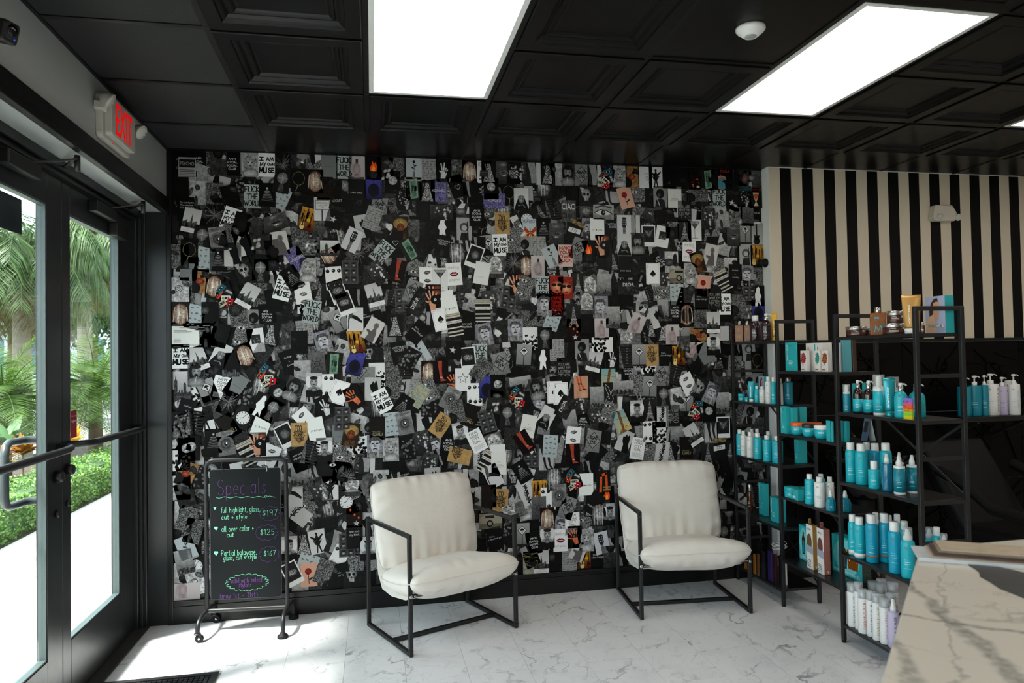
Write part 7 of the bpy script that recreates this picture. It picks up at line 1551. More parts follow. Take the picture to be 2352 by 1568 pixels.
PK = {
 'teal_shampoo': (lambda t, a, h: P_shampoo(t, a/2, h), 'shampoo_bottle', 'teal bottle with white cap', 'bottle'),
 'grey_cap_shampoo': (lambda t, a, h: P_shampoo(t, a/2, h, M_teald, M_silver), 'shampoo_bottle', 'teal bottle with grey cap', 'bottle'),
 'white_shampoo': (lambda t, a, h: P_shampoo(t, a/2, h, M_wb), 'conditioner_bottle', 'white bottle with white cap', 'bottle'),
 'big_cap': (lambda t, a, h: P_shampoo(t, a/2, h, M_teal, M_wp, .31), 'powder_bottle', 'short bottle, wide white cap', 'bottle'),
 'spray': (lambda t, a, h: P_spray(t, a/2, h), 'hairspray_can', 'tall teal aerosol can, white cap', 'aerosol can'),
 'spray_blue': (lambda t, a, h: P_spray(t, a/2, h, M_blue, M_copper), 'hairspray_can', 'tall blue-teal aerosol can, copper band', 'aerosol can'),
 'spray_plain': (lambda t, a, h: P_spray(t, a/2, h, M_blue), 'hairspray_can', 'blue-teal aerosol can, white cap', 'aerosol can'),
 'fade': (P_fade and (lambda t, a, h: P_fade(t, a/2, h)), 'dry_shampoo_can', 'teal aerosol fading to white', 'aerosol can'),
 'mousse': (lambda t, a, h: P_mousse(t, a/2, h), 'mousse_can', 'teal mousse can, clear domed cap', 'aerosol can'),
 'pump_teal': (lambda t, a, h: P_pump(t, a/2, h), 'lotion_pump', 'round-shouldered teal pump bottle', 'pump bottle'),
 'pump_brown': (lambda t, a, h: P_pump(t, a/2, h, M_brown, M_silver, True, M_teal), 'styling_pump', 'dark brown pump bottle, teal label', 'pump bottle'),
 'pump_plum': (lambda t, a, h: P_pump(t, a/2, h, M_purp, M_silver), 'wash_pump', 'dark plum pump bottle, pale cap', 'pump bottle'),
 'plum': (lambda t, a, h: P_shampoo(t, a/2, h, M_purp, M_wp, .22), 'wash_bottle', 'dark plum bottle, silver cap', 'bottle'),
 'pump_flat_teal': (lambda t, a, h: P_pump(t, a/2, h, M_teald, M_wp, False), 'litre_pump', 'large teal cylinder pump bottle', 'pump bottle'),
 'pump_flat_white': (lambda t, a, h: (P_pump(t, a/2, h, M_wb, M_wp, False), text_up(t, a/2, 'FORMULA18', h*.1, h*.55, M_navy, FACE+.9, .016)), 'litre_pump', 'large white FORMULA18 pump bottle', 'pump bottle'),
 'pump_flat_lav': (lambda t, a, h: (P_pump(t, a/2, h, M_lav, M_wp, False), text_up(t, a/2, 'FORMULA18', h*.1, h*.55, M_navy, FACE+1.0, .016)), 'litre_pump', 'large lavender FORMULA18 pump bottle', 'pump bottle'),
 'pump_flat_white2': (lambda t, a, h: (P_pump(t, a/2, h, M_wb, M_wp, False), text_up(t, a/2, 'MOROCCANOIL', h*.16, h*.45, M_teal, FACE+.6, .012)), 'litre_pump', 'large white pump bottle, teal lettering', 'pump bottle'),
 'keratin': (lambda t, a, h: (P_shampoo(t, a/2, h, M_wb, M_wp, .06), wrapped(t, a/2, [[(px*.011-.02+.02, h*.78+py*.012) for px, py in l] for l in stroke_lines('KERATIN')[0]], .003, M_navy, FACE+.5)), 'litre_bottle', 'broad white KERATIN bottle', 'bottle'),
 'formula_grey': (lambda t, a, h: P_formula(t, a/2, h, M_gry), 'formula_spray', 'white FORMULA18 bottle, grey lettering', 'bottle'),
 'formula_navy': (lambda t, a, h: P_formula(t, a/2, h, M_navy), 'formula_spray', 'white FORMULA18 bottle, navy lettering', 'bottle'),
 'formula_red': (lambda t, a, h: P_formula(t, a/2, h, M_redp), 'formula_spray', 'white FORMULA18 bottle, red lettering', 'bottle'),
 'formula_gold': (lambda t, a, h: P_formula(t, a/2, h, M_goldp), 'formula_spray', 'white FORMULA18 bottle, gold lettering', 'bottle'),
 'formula_pink': (lambda t, a, h: P_formula(t, a/2, h, M_pink, M_wb, 'LEAVE-IN CREAM'), 'formula_spray', 'white bottle, pink lettering', 'bottle'),
 'trigger_lav': (lambda t, a, h: P_trigger(t, a/2, h, M_lav, None, M_navy), 'spray_bottle', 'lavender FORMULA18 spray bottle', 'spray bottle'),
 'mist': (lambda t, a, h: P_trigger(t, a/2, h, M_wb, M_teald), 'mist_spray', 'white spray bottle, teal label', 'spray bottle'),
 'gloss_mist': (lambda t, a, h: P_trigger(t, a/2, h, mat('gloss_teal', (0.05, 0.42, 0.55), 0.1, coat=0.6)), 'mist_spray', 'glossy blue spray bottle', 'spray bottle'),
 'serum': (lambda t, a, h: P_serum(t, a/2, h), 'serum_bottle', 'slim blue serum bottle, clear cap', 'bottle'),
 'conditioner': (lambda t, a, h: (P_serum(t, a/2, h*.999, M_wb), MB().lathe([(a/2*1.004, h*.07), (a/2*1.005, h*.60)], 20).build('label_band', M_teal, t)), 'wash_cream_bottle', 'white bottle, teal label, clear cap', 'bottle'),
 'tube_teal': (lambda t, a, h: P_tube(t, a, h, mat('teal_tube', (0.12, 0.58, 0.62), 0.2, metal=0.3)), 'cream_tube', 'shiny teal squeeze tube', 'tube'),
 'tube_white_cap': (lambda t, a, h: P_tube(t, a, h, M_teal, M_wp), 'cream_tube', 'teal squeeze tube, white cap', 'tube'),
 'tube_gold': (lambda t, a, h: P_tube(t, a, h, M_gold, M_wb), 'lotion_tube', 'gold squeeze tube', 'tube'),
 'tube_yellow': (lambda t, a, h: P_tube(t, a, h, M_yel, M_yel, txt='SUN'), 'sun_tube', 'yellow squeeze tube', 'tube'),
 'jar_brown': (lambda t, a, h: P_jar(t, a/2, h), 'body_jar', 'brown jar, silver lid', 'jar'),
 'jar_orange': (lambda t, a, h: P_jar(t, a/2, h, M_teal, M_or, True), 'mask_jar', 'teal bowl jar, orange lid', 'jar'),
 'jar_black': (lambda t, a, h: P_jar(t, a/2, h, M_teal, M_blk, True), 'mask_jar', 'teal bowl jar, black lid', 'jar'),
 'jar_white': (lambda t, a, h: P_jar(t, a/2, h, M_teal, M_wp, True), 'mask_jar', 'teal bowl jar, white lid', 'jar'),
 'jar_round': (lambda t, a, h: P_jar(t, a/2, h, M_teal, M_tealb), 'mask_jar', 'round teal jar, teal lid', 'jar'),
 'jar_small': (lambda t, a, h: P_jar(t, a/2, h, M_tealb, M_teal), 'cream_jar', 'small flat teal jar', 'jar'),
 'squat': (lambda t, a, h: P_squat(t, a/2, h), 'oil_mist', 'squat teal bottle, white nozzle', 'bottle'),
 'oil': (lambda t, a, h: P_oil(t, a, h), 'body_oil', 'square amber oil bottle', 'bottle'),
 'oil_silver': (lambda t, a, h: P_oil(t, a, h, M_amber, M_silver, False), 'body_oil', 'square amber oil bottle, silver cap', 'bottle'),
 'dropper': (lambda t, a, h: P_shampoo(t, a/2, h, M_amberd, M_silver, .26), 'oil_dropper', 'tall amber bottle, silver cap', 'bottle'),
}
def b_plain(m_, txt=True): return lambda t, dx, dy, h: P_box(t, dx, dy, h, m_, txt)
def b_photo(t, dx, dy, h):
    P_box(t, dx, dy, h, M_tealb, False); sky_ = mat('print_sky', (0.62, 0.65, 0.76), 0.5, var=0.12, scale=14); skin = mat('print_skin', (0.80, 0.58, 0.44), 0.5, var=0.1); hr = mat('print_hair', (0.22, 0.12, 0.09), 0.5); rb = mat('print_robe', (0.80, 0.66, 0.54), 0.5, var=0.1)
    face_poly(t, [(0, 0), (1, 0), (1, 1), (0, 1)], dy, h, sky_, k=1); face_poly(t, [(.22, .42), (.20, .62), (.30, .82), (.45, .93), (.62, .95), (.66, .86), (.52, .78), (.42, .62), (.36, .45)], dy, h, hr, k=2)
    face_poly(t, [(.42, .82), (.60, .86), (.70, .78), (.68, .68), (.60, .60), (.48, .58), (.40, .68)], dy, h, skin, k=3); face_poly(t, [(.44, .60), (.60, .60), (.66, .48), (.60, .36), (.40, .46)], dy, h, skin, k=4); face_poly(t, [(0, 0), (.55, 0), (.52, .30), (.42, .52), (.2, .44), (.04, .3)], dy, h, rb, k=5)
    ls, tw = stroke_lines('MOROCCANOIL', .25); v, f = ribbons([[((1-(.06+px/tw*.88))*dy, h*.17+py*h*.06) for px, py in l] for l in ls], .003); MB().add([(-.0026, y, z) for y, z in v], f).build('lettering', M_prt, t)
def b_rainbow(t, dx, dy, h):
    P_box(t, dx, dy, h, mat('k_box', (0.80, 0.45, 0.35), 0.4), False)
    for k, c in enumerate(((0.86, 0.80, 0.12), (0.55, 0.80, 0.22), (0.90, 0.62, 0.15), (0.92, 0.35, 0.18), (0.85, 0.35, 0.55), (0.50, 0.45, 0.85))):
        z0, z1 = k/6, (k+1)/6; mt = mat('k_grad_%d' % k, c, 0.4); face_poly(t, [(0, z0), (1, z0), (1, z1), (0, z1)], dy, h, mt); near_poly(t, [(0, z0), (1, z0), (1, z1), (0, z1)], dx, h, mt)
    for txt, z, hh in (('K18', .78, .11), ('pro', .60, .07), ('hair repair', .49, .07), ('mini kit', .38, .07)):
        v, f, w = font_mesh(txt); k = min(.9*dy/w, hh*h*1.2); MB().add([(-.001, dy*.94-a*k, z*h+b*hh*h) for a, b in v], f).build('lettering', M_blk, t)
def b_set(t, dx, dy, h):
    P_box(t, dx, dy, h, mat('carton_white', (0.86, 0.84, 0.82), 0.5), False); face_poly(t, [(.52, .72), (.60, .72), (.60, .97), (.52, .97)], dy, h, M_tealb); face_poly(t, [(.13, .2), (.18, .2), (.18, .86), (.13, .86)], dy, h, M_blk); face_poly(t, [(.72, .7), (.76, .7), (.76, .86), (.72, .86)], dy, h, M_blk)
def flower(c, c2, band):
    def f(t, dx, dy, h):
        P_box(t, dx, dy, h, mat('carton_white', (0.86, 0.84, 0.82), 0.5), False); m1 = mat('flower_%s' % band, c, 0.5); m2 = mat('flower2_%s' % band, c2, 0.5); rr = random.Random(5)
        for k in range(14):
            a = 2*math.pi*k/14; l = rr.uniform(.22, .30); u, z = .5, .62; du, dz = math.cos(a), math.sin(a)
            face_poly(t, [(u, z), (u+l*1.5*du-.09*dz, z+l*dz*.9+.05*du), (u+l*1.7*du, z+l*dz), (u+l*1.5*du+.09*dz, z+l*dz*.9-.05*du)], dy, h, m1 if k % 2 else m2, k=1+k % 2)
        face_poly(t, [(.05, .08), (.6, .08), (.6, .12), (.05, .12)], dy, h, mat('print_maroon', (0.45, 0.10, 0.14), 0.5)); face_poly(t, [(.05, .30), (.55, .30), (.55, .32), (.05, .32)], dy, h, M_gry)
    return f
def b_brush(c):
    bn = '%d_%d' % (int(c[0]*100), int(c[1]*100))
    def f(t, dx, dy, h):
        h0 = h*.90; P_box(t, dx, dy, h0, mat('brush_side_'+bn, c, 0.45, var=0.15, scale=60), False); wht = mat('carton_white', (0.86, 0.84, 0.82), 0.5)
        face_poly(t, [(0, 0), (1, 0), (1, 1), (0, 1)], dy, h0, wht, 'white_face'); face_poly(t, ellp(.45, .60, .40, .20), dy, h0, mat('brush_pic_'+bn, tuple(x*.62 for x in c), 0.5, var=0.3), k=2); face_poly(t, [(0, .38), (1, .34), (1, .50), (0, .54)], dy, h0, mat('print_mist', (0.60, 0.62, 0.68), 0.5), k=3); face_poly(t, [(0, .30), (1, .26), (1, .34), (0, .38)], dy, h0, wht, k=4)
        for k in range(5): face_poly(t, [(.08, .19-.035*k), (.7, .19-.035*k), (.7, .205-.035*k), (.08, .205-.035*k)], dy, h0, M_gry, k=5)
        v, f_, w = font_mesh('Wet'); k = .5*dy/w; MB().add([(-.002, dy*.80-a*k, h0*.88+b*k) for a, b in v], f_).build('lettering', M_blk, t)
        near_poly(t, [(.45, .06), (.62, .02), (.80, .06), (.72, .10), (.62, .06), (.53, .10)], dx, h0, wht, 'heart')
        ht = MB(); pts = [(dx*.45, h0), (dx*.45, h-.006), (dx*.52, h), (dx*.93, h), (dx, h-.006), (dx, h0)]
        ht.prism(pts, dy*.92, dy*.92+.0015, 'y').build('hang_tab', mat('brush_side_'+bn, c, 0.45), t); MB().box(dx*.62, dx*.84, dy*.92-.0006, dy*.92-.0001, h-.014, h-.008).build('hang_hole', M_blk, t)
    return f
def b_gift(t, dx, dy, h, big=False):
    P_box(t, dx, dy, h, M_tealb, False); face_poly(t, ellp(.5, .5, .45, .45), dy, h, mat('print_glow', (0.42, 0.80, 0.80), 0.5)); a0 = (.36, .66) if not big else (.28, .50)
    face_poly(t, [(a0[0], .18), (a0[1], .18), (a0[1]+.03, .62), ((a0[0]+a0[1])/2+.06, .74), ((a0[0]+a0[1])/2-.06, .74), (a0[0]-.03, .62)], dy, h, M_amberd, 'bottle_picture', 2); face_poly(t, [(a0[0]+.05, .22), (a0[1]-.05, .22), (a0[1]-.05, .58), (a0[0]+.05, .58)], dy, h, M_teald, 'bottle_picture', 3); face_poly(t, [(a0[0]+.09, .74), (a0[0]+.15, .74), (a0[0]+.15, .84), (a0[0]+.09, .84)], dy, h, M_brown, k=2); face_poly(t, [(a0[1]-.14, .74), (a0[1]-.08, .74), (a0[1]-.08, .82), (a0[1]-.14, .82)], dy, h, M_brown, k=2)
    if big:
        face_poly(t, [(.55, .22), (.86, .22), (.92, .70), (.80, .80), (.62, .80), (.52, .70)], dy, h, M_amber, 'bottle_picture', 3)
        v, f = ribbons([[((1-u)*dy, z*h) for u, z in ((.60, .45), (.65, .64), (.72, .50), (.79, .64), (.85, .45))]], .006); MB().add([(-.0018, y, z) for y, z in v], f).build('logo', M_prt, t)
        near_poly(t, [(0, 0), (1, 0), (1, 1), (0, 1)], dx, h, mat('print_dots', (0.25, 0.30, 0.24), 0.5, var=0.9, scale=60))
    v, f, w = font_mesh('HAIR & HAND HEROES'); k = .86*dy/w; MB().add([(-.002, dy*.93-a*k, h*.05+b*h*.07) for a, b in v], f).build('lettering', M_prt, t)
def b_tent(t, dx, dy, h):
    MB().add([(0, dy, 0), (0, 0, 0), (dx*.5, 0, h), (dx*.5, dy, h), (.002, dy, 0), (.002, 0, 0), (dx*.5+.002, 0, h), (dx*.5+.002, dy, h)], [(0, 1, 2, 3), (7, 6, 5, 4), (0, 4, 5, 1), (1, 5, 6, 2), (2, 6, 7, 3), (3, 7, 4, 0)]).build('front_leaf', mat('tent_blue', (0.36, 0.44, 0.52), 0.5, var=0.15), t)
    MB().add([(dx*.5, 0, h), (dx*.5, dy, h), (dx, dy, 0), (dx, 0, 0), (dx*.5+.0015, 0, h), (dx*.5+.0015, dy, h), (dx+.0015, dy, 0), (dx+.0015, 0, 0)], [(0, 1, 2, 3), (7, 6, 5, 4), (0, 4, 5, 1), (1, 5, 6, 2), (2, 6, 7, 3), (3, 7, 4, 0)]).build('rear_leaf', M_wb, t)
    q = lambda u, z: (-.0008+dx*.5*z, (1-u)*dy, z*h); MB().add([q(.2, .38), q(.8, .38), q(.8, .82), q(.2, .82)], [(0, 1, 2, 3)]).build('print', M_blk, t)
PB = {
 'box': (b_plain(M_tealb), 'carton', 'teal product carton', 'box'), 'box_plain': (b_plain(M_tealb, False), 'carton', 'plain teal carton', 'box'), 'box_light': (b_plain(mat('teal_light_carton', (0.42, 0.74, 0.78), 0.5), False), 'carton', 'light teal carton', 'box'),
 'box_white': (b_plain(mat('carton_white', (0.86, 0.84, 0.82), 0.5), False), 'carton', 'slim white carton', 'box'), 'box_brown': (b_plain(mat('carton_brown', (0.30, 0.22, 0.16), 0.4, var=0.5, scale=30), False), 'carton', 'brown picture carton', 'box'),
 'photo': (b_photo, 'gift_box', 'teal box with portrait photo', 'box'), 'rainbow': (b_rainbow, 'kit_box', 'rainbow mini kit box', 'box'), 'set': (b_set, 'gift_set', 'wide white gift set box', 'box'),
 'fl_red': (flower((0.72, 0.20, 0.22), (0.45, 0.10, 0.14), 'red'), 'flower_carton', 'white carton with red flower', 'box'), 'fl_teal': (flower((0.10, 0.48, 0.42), (0.2, 0.62, 0.55), 'teal'), 'flower_carton', 'white carton with teal flower', 'box'), 'fl_or': (flower((0.70, 0.36, 0.10), (0.48, 0.2, 0.06), 'or'), 'flower_carton', 'white carton with orange flower', 'box'),
 'brush_gold': (b_brush((0.66, 0.50, 0.26)), 'brush_box', 'gold hairbrush box with hang tab', 'box'), 'brush_pink': (b_brush((0.66, 0.40, 0.36)), 'brush_box', 'pink hairbrush box with hang tab', 'box'),
 'gift': (b_gift, 'gift_box', 'teal gift box with bottle picture', 'box'), 'gift_big': (lambda *a: b_gift(*a, big=True), 'gift_box', 'wide teal gift box with amber bottle', 'box'), 'tent': (b_tent, 'tent_card', 'folded blue tent card', 'card'),
 'slim_orange': (b_plain(mat('slim_orange', (0.62, 0.40, 0.10), 0.4), False), 'carton', 'slim orange carton', 'box'), 'slim_copper': (b_plain(mat('slim_copper', (0.42, 0.25, 0.16), 0.4), False), 'carton', 'slim copper carton', 'box'), 'slim_black': (b_plain(mat('slim_black', (0.10, 0.10, 0.11), 0.35), False), 'carton', 'slim black carton', 'box'), 'slim_purple': (b_plain(mat('slim_purple', (0.20, 0.14, 0.38), 0.35), False), 'carton', 'slim purple carton', 'box'), 'slim_maroon': (b_plain(mat('slim_maroon', (0.22, 0.08, 0.10), 0.35), False), 'carton', 'slim maroon carton', 'box'),
}
seen = {}
BAYN = {'A': 'far bay', 'B': 'middle bay', 'C': 'near bay', 'W': 'wall ledge'}; LVN = {'A': ['bottom', 'fourth', 'third', 'second', 'top'], 'B': ['bottom', 'third', 'second', 'top'], 'C': ['bottom', 'fourth', 'third', 'second', 'top'], 'W': ['']}
counts = {}
for it in PRODUCTS: counts[(it[1], it[2])] = counts.get((it[1], it[2]), 0)+1
for kind, bay, lv, x, y, z, a, b, h in PRODUCTS:
    n = seen.get((bay, lv), 0); seen[(bay, lv)] = n+1
    fn, nm, desc, cat = (PB if b else PK)[kind]
    o_ = ORD[n] if n < len(ORD) else 'last'
    if n == counts[(bay, lv)]-1 and n: o_ = 'rightmost'
    lab = '%s, %s item on the wall ledge' % (desc, o_) if bay == 'W' else '%s, %s item on %s shelf of %s' % (desc, o_ if o_ in ('leftmost', 'rightmost') else o_+' from left', LVN[bay][lv], BAYN[bay])
    t = thing(nm, lab, cat, (x, y, z+.0006), 0, 'hair products on the shelves')
    if b: fn(t, a, b, h)
    else:
        if kind.startswith('tube') or kind.startswith('oil'): t.rotation_euler = (0, 0, R(-35))
        fn(t, a, h)
# cable coil on the bottom shelf of the far bay
t = thing('cable_coil', 'loosely coiled white cable on the dark cartons of the bottom shelf', 'cable', (3.80, -0.42, 0.30))
rr = random.Random(8); pts = []
for k in range(60): a = k*.55; pts.append((.035*math.cos(a)*(1+.3*math.sin(k*.37)), .05*math.sin(a)*(1+.2*math.cos(k*.53)), .004+.0006*k+.006*math.sin(k*.9)))
MB().tube(pts, .0022, 6).build('cable', M_wp, t)

# ================================================================ outside the doors
M_conc = mat('sidewalk_concrete', (0.80, 0.79, 0.77), 0.8, var=0.08, scale=8, bump=0.1)
M_mulch = mat('mulch_soil', (0.26, 0.21, 0.17), 0.95, var=0.5, scale=30, bump=0.8)
M_road = mat('pale_driveway', (0.60, 0.60, 0.59), 0.85, var=0.06, scale=3)
M_lawn = mat('lawn_green', (0.30, 0.42, 0.20), 0.9, var=0.35, scale=14)
GZ = -0.03
o = MB()
struct(MB().box(-1.98, DX-0.11, -12, 22, GZ-0.1, GZ).build('sidewalk', M_conc))
struct(MB().box(-4.9, -1.98, -12, 40, GZ-0.1, GZ-0.02).build('planting_bed', M_mulch))
struct(MB().box(-11, -4.9, -12, 60, GZ-0.1, GZ-0.03).build('driveway', M_road))
struct(MB().box(-60, -11, -20, 90, GZ-0.1, GZ-0.04).build('lawn', M_lawn))
struct(MB().box(-11, -0.3, 22, 90, GZ-0.1, GZ-0.035).build('side_yard', M_conc))
# facade of our own building beyond the collage wall, with the roof overhang above the doors
M_fac = mat('facade_render', (0.72, 0.72, 0.70), 0.8)
struct(MB().box(-0.30, -0.02, 0.12, 22, GZ, 4.2).build('facade', M_fac))
struct(MB().box(-0.75, 0.2, -9, 22, 3.15, 3.35).build('roof_overhang', M_fac))

def leafmat(name, c1, c2, rough=0.5, transl=0.35):
    m = bpy.data.materials.new(name); m.use_nodes = True; nt = m.node_tree; N = nt.nodes; L = nt.links; p = N['Principled BSDF']; out = N['Material Output']
    gm = N.new('ShaderNodeNewGeometry'); rp = N.new('ShaderNodeValToRGB'); rp.color_ramp.elements[0].color = (*lin(c1), 1); rp.color_ramp.elements[1].color = (*lin(c2), 1)
    L.new(gm.outputs['Random Per Island'], rp.inputs[0]); L.new(rp.outputs[0], p.inputs['Base Color']); p.inputs['Roughness'].default_value = rough
    tr = N.new('ShaderNodeBsdfTranslucent'); L.new(rp.outputs[0], tr.inputs[0]); mx = N.new('ShaderNodeMixShader'); mx.inputs[0].default_value = transl
    L.new(p.outputs[0], mx.inputs[1]); L.new(tr.outputs[0], mx.inputs[2]); L.new(mx.outputs[0], out.inputs[0]); MATS[name] = m; return m
M_hedge = leafmat('hedge_leaf', (0.18, 0.36, 0.15), (0.58, 0.73, 0.38)); M_palm = leafmat('palm_leaf', (0.17, 0.27, 0.12), (0.40, 0.50, 0.28)); M_palmdry = leafmat('palm_leaf_dry', (0.28, 0.24, 0.13), (0.46, 0.41, 0.23)); M_date = leafmat('date_palm_leaf', (0.18, 0.31, 0.10), (0.42, 0.54, 0.24))
M_croton = leafmat('croton_leaf', (0.42, 0.14, 0.05), (0.66, 0.48, 0.15)); M_grassp = leafmat('pale_strap_leaf', (0.72, 0.68, 0.50), (0.90, 0.86, 0.66)); M_tree = leafmat('tree_leaf', (0.15, 0.22, 0.12), (0.32, 0.41, 0.24)); M_bl = leafmat('broad_leaf', (0.24, 0.42, 0.24), (0.45, 0.60, 0.40)); M_yel2 = leafmat('bromeliad_leaf', (0.88, 0.62, 0.16), (0.95, 0.82, 0.38))
M_trunk = mat('palm_trunk', (0.56, 0.53, 0.48), 0.9, var=0.3, scale=18, bump=0.8); M_trunk2 = mat('date_trunk', (0.42, 0.36, 0.29), 0.95, var=0.4, scale=40, bump=1.0)
def leaf_blob(mb, c, rad, n, sz, seed, flat=1.0):
    rr = random.Random(seed)
    for _ in range(n):
        while True:
            d = Vector((rr.uniform(-1, 1), rr.uniform(-1, 1), rr.uniform(-1, 1)))
            if 0.35 < d.length < 1: break
        p = Vector((c[0]+d.x*rad[0], c[1]+d.y*rad[1], c[2]+d.z*rad[2])); a = Vector((rr.gauss(0, 1), rr.gauss(0, 1), rr.gauss(0, 1))).normalized(); b = a.cross(Vector((rr.gauss(0, 1), rr.gauss(0, 1), rr.gauss(0, 1)))).normalized(); s = sz*rr.uniform(.6, 1.3)
        mb.add([p-a*s, p+b*s*.45, p+a*s, p-b*s*.45], [(0, 1, 2, 3)])
def hedge(label, x0, x1, y0, y1, h, seed):
    t = thing('hedge', label, 'hedge', ((x0+x1)/2, (y0+y1)/2, GZ-0.02)); rr = random.Random(seed); mb = MB(); w, l = (x1-x0)/2, (y1-y0)/2
    for _ in range(int(5200*l)):
        u, v_ = rr.uniform(-1, 1), rr.uniform(-1, 1); top = rr.random() < .5
        hh = h*(0.92+0.1*math.sin(v_*l*7)+0.05*math.sin(v_*l*17+1)); z = hh*(1-.12*u*u)+rr.uniform(-.05, .03) if top else rr.uniform(.02, hh)
        x = u*w if top else (1 if rr.random() < .75 else -1)*w*(1+.08*math.sin(v_*l*9+z*9))+rr.uniform(-.05, .02); p = Vector((x, v_*l, z))
        a = Vector((rr.gauss(0, 1), rr.gauss(0, 1), rr.gauss(0, .7))).normalized(); b = a.cross(Vector((rr.gauss(0, 1), rr.gauss(0, 1), rr.gauss(0, 1)))).normalized(); s = rr.uniform(.012, .022)
        mb.add([p-a*s, p+b*s*.6, p+a*s, p-b*s*.6], [(0, 1, 2, 3)])
    mb.build('foliage', M_hedge, t); MB().box(-w*.85, w*.85, -l, l, .0, h*.85).build('branches', mat('hedge_core', (0.20, 0.30, 0.16), 0.9, var=0.5), t)
hedge('low clipped green hedge along the white pavement outside the doors', -2.62, -2.05, 1.9, 8.6, 0.44, 3)
def frond(mb, base, az, el, L_, nl, ll, droop, rr, lw=.012, hang=0.5):
    pts = []; d = Vector((math.cos(az)*math.cos(el), math.sin(az)*math.cos(el), math.sin(el))); p = Vector(base); n = 14
    for k in range(n+1):
        pts.append(p.copy()); p = p+d*(L_/n); d = (d+Vector((0, 0, -droop/n))).normalized()
    mb.tube(pts, [0.012*(1-.8*k/n)*max(1, L_/1.6) for k in range(n+1)], 4, caps=False)
    for k in range(nl):
        t_ = .12+.86*k/nl; i = min(int(t_*n), n-1); q = pts[i].lerp(pts[i+1], t_*n-i); tg = (pts[i+1]-pts[i]).normalized(); sd = tg.cross(Vector((0, 0, 1))).normalized(); s = math.sin(math.pi*(.12+.8*t_))*ll
        for sg in (-1, 1):
            dr = (sd*sg+tg*.55+Vector((0, 0, .25-hang*rr.uniform(.6, 1.3)))).normalized(); m_ = q+dr*s*.55; e = m_+(dr+Vector((0, 0, -hang*.9))).normalized()*s*.5; w = tg*lw
            mb.add([q-w*.5, q+w*.5, m_+w, e, m_-w], [(0, 1, 2, 3, 4)])
def palm(label, loc, h, r0, nf, L_, ll, lean=(0, 0), mats=(M_palm, M_palmdry), droop=2.0, hang=.6, nl=34, dry=.25, trunkm=M_trunk, seed=1, lw=.02, ellim=(-.5, 1.2)):
    t = thing('palm_tree', label, 'palm tree', (loc[0], loc[1], GZ-.04)); rr = random.Random(seed)
    pts = [(lean[0]*q*q, lean[1]*q*q, h*q) for q in [k/10 for k in range(11)]]; MB().tube(pts, [r0*(1.15-.3*k/10) for k in range(11)], 12).build('trunk', trunkm, t)
    g_ = MB(); d_ = MB(); top = Vector(pts[-1])
    for k in range(nf):
        az = k*2.39996+rr.uniform(-.2, .2); q = k/nf; el = ellim[1]-(ellim[1]-ellim[0])*q+rr.uniform(-.12, .12); isdry = q > 1-dry
        frond(d_ if isdry else g_, top, az, el, L_*rr.uniform(.85, 1.1), nl, ll, droop*(1.25 if isdry else 1), rr, lw, hang)
    g_.build('green_fronds', mats[0], t)
    if d_.v: d_.build('dry_fronds', mats[1], t)
    return t
palm('tall grey-trunked palm with yellowing hanging fronds seen through the right door', (-5.95, 15.35), 4.5, .17, 54, 1.7, .75, droop=2.8, hang=1.2, dry=.45, seed=3, lw=.014, nl=44)
palm('tall drooping green palm seen through the upper left door', (-5.0, 9.8), 3.7, .15, 54, 2.1, .75, droop=2.7, hang=1.2, dry=.28, seed=8, lw=.011, nl=52)
palm('far palm tree with a shaggy dark crown above the driveway', (-8.9, 23.6), 6.9, .2, 40, 1.5, .6, droop=2.2, hang=.7, dry=.4, seed=13, lw=.02, nl=30)
palm('short feathery date palm behind the hedge in the right door view', (-3.0, 7.55), 1.25, .10, 60, 1.15, .26, mats=(M_date, M_palmdry), droop=1.7, hang=.25, nl=40, dry=0.0, trunkm=M_trunk2, seed=5, lw=.006, ellim=(-.35, 1.3))
palm('short feathery date palm behind the orange plants in the left door view', (-3.75, 6.35), 1.15, .10, 60, 1.2, .28, mats=(M_date, M_palmdry), droop=1.7, hang=.25, nl=40, dry=0.0, trunkm=M_trunk2, seed=6, lw=.006, ellim=(-.35, 1.3))
def rosette(name, label, cat, loc, n, L_, w, m_, seed, el0=.5, el1=1.3, droop=.8):
    t = thing(name, label, cat, (loc[0], loc[1], GZ-.02)); rr = random.Random(seed); mb = MB()
    for k in range(n):
        az = rr.uniform(0, 6.28); el = rr.uniform(el0, el1); d = Vector((math.cos(az)*math.cos(el), math.sin(az)*math.cos(el), math.sin(el))); sd = d.cross(Vector((0, 0, 1))).normalized(); p = Vector((0, 0, loc[2])); l = L_*rr.uniform(.7, 1.15); v = []; N_ = 5
        for j in range(N_+1):
            q = j/N_; ww = w*math.sin(math.pi*(.12+.86*q)); v += [p-sd*ww/2, p+sd*ww/2]; p = p+d*l/N_; d = (d+Vector((0, 0, -droop/N_))).normalized()
        mb.add(v, [(2*j, 2*j+1, 2*j+3, 2*j+2) for j in range(N_)], 0, True)
    mb.build('leaves', m_, t); MB().tube([(0, 0, 0), (0, 0, loc[2]+.03)], .012, 6).build('stem', M_trunk2, t)
rosette('croton', 'orange and red croton shrub nearest the left door edge', 'plant', (-2.86, 4.25, .52), 80, .26, .07, M_croton, 1)
rosette('croton', 'orange croton shrub just behind the first one beyond the hedge', 'plant', (-2.90, 4.95, .55), 80, .26, .07, M_croton, 2)
rosette('croton', 'small croton with pale orange leaves in the left door view', 'plant', (-2.80, 3.65, .46), 60, .22, .06, M_croton, 3)
rosette('bromeliad', 'yellow bromeliad rosette rising above the hedge in the right door', 'plant', (-2.78, 6.05, .56), 18, .26, .10, M_yel2, 4, .5, 1.3, .3)
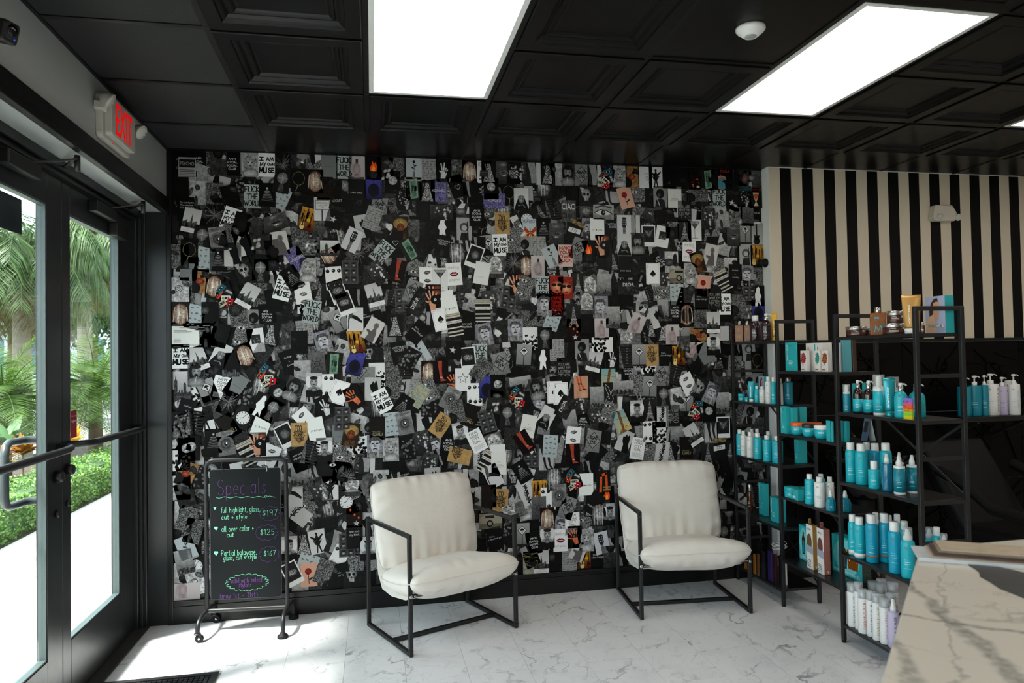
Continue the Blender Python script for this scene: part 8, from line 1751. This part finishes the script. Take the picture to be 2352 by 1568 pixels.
rosette('strap_plant', 'pale strap-leaved plant arching over the hedge at left', 'plant', (-2.72, 3.05, .44), 26, .5, .03, M_grassp, 5, .1, .9, 1.6)
rosette('strap_plant', 'second pale arching strap-leaved plant lower in the hedge', 'plant', (-2.72, 2.45, .40), 18, .45, .025, M_grassp, 6, .0, .7, 1.6)
rosette('broadleaf_plant', 'broad blue-green leaves above the door handle', 'plant', (-3.3, 5.45, .66), 14, .38, .16, M_bl, 7, .4, 1.3, .5)
rosette('bed_shrub', 'dense green shrub between hedge and date palm in right door', 'shrub', (-2.95, 8.65, .30), 160, .36, .05, M_hedge, 8, -.1, 1.4, .7)
rosette('bed_shrub', 'dense green shrub further along the bed in right door', 'shrub', (-2.95, 9.8, .32), 160, .40, .05, M_hedge, 9, -.1, 1.4, .7)
def tree(label, loc, h, rad, n, sz, seed):
    t = thing('tree', label, 'tree', (loc[0], loc[1], GZ-.05)); mb = MB(); rr = random.Random(seed)
    for k in range(7): leaf_blob(mb, (rr.uniform(-.5, .5)*rad, rr.uniform(-.5, .5)*rad, h+rr.uniform(-.35, .4)*rad), (rad*.6, rad*.6, rad*.45), n//7, sz, seed*10+k)
    mb.build('crown', M_tree, t); MB().tube([(0, 0, 0), (.1, .05, h*.5), (0, 0, h)], [.2, .16, .1], 8).build('trunk', M_trunk2, t)
tree('distant leafy tree left of the tall palm', (-12.2, 25.5), 4.6, 2.9, 4200, .13, 1)
tree('distant leafy tree behind the drooping palm', (-9.6, 16.0), 4.2, 2.4, 4200, .11, 2)
tree('distant leafy tree at the far end of the driveway', (-13, 36), 4.5, 3.2, 4200, .16, 3)
rosette('far_hedge_shrub', 'green shrub row bordering the driveway in the left view', 'shrub', (-8.6, 12.6, .4), 260, .8, .08, M_tree, 11, -.1, 1.4, .6)
rosette('far_hedge_shrub', 'green shrub bordering the driveway in the right view', 'shrub', (-7.4, 18.6, .4), 260, .9, .08, M_tree, 12, -.1, 1.4, .6)
# pale building across the driveway
t = thing('far_building', 'pale building with bluish windows across the driveway', 'building', (-21, 47, GZ-.04), R(22))
MB().box(-9, 9, 0, 8, 0, 5.2).build('wall', mat('far_wall', (0.80, 0.82, 0.84), 0.8), t); MB().box(-9.3, 9.3, -.4, 8.3, 5.2, 5.6).build('roof', mat('far_roof', (0.55, 0.56, 0.58), 0.8), t)
M_fw = mat('far_window', (0.42, 0.52, 0.60), 0.15)
for k in range(6):
    f_ = MB().box(-8.2+k*2.8, -6.4+k*2.8, -.06, 0, 1.0, 3.6).build('window', mat('far_window_frame', (0.9, 0.9, 0.9), 0.6), t); MB().box(-8.05+k*2.8, -6.55+k*2.8, -.08, -.06, 1.15, 3.45).build('pane', M_fw, f_)
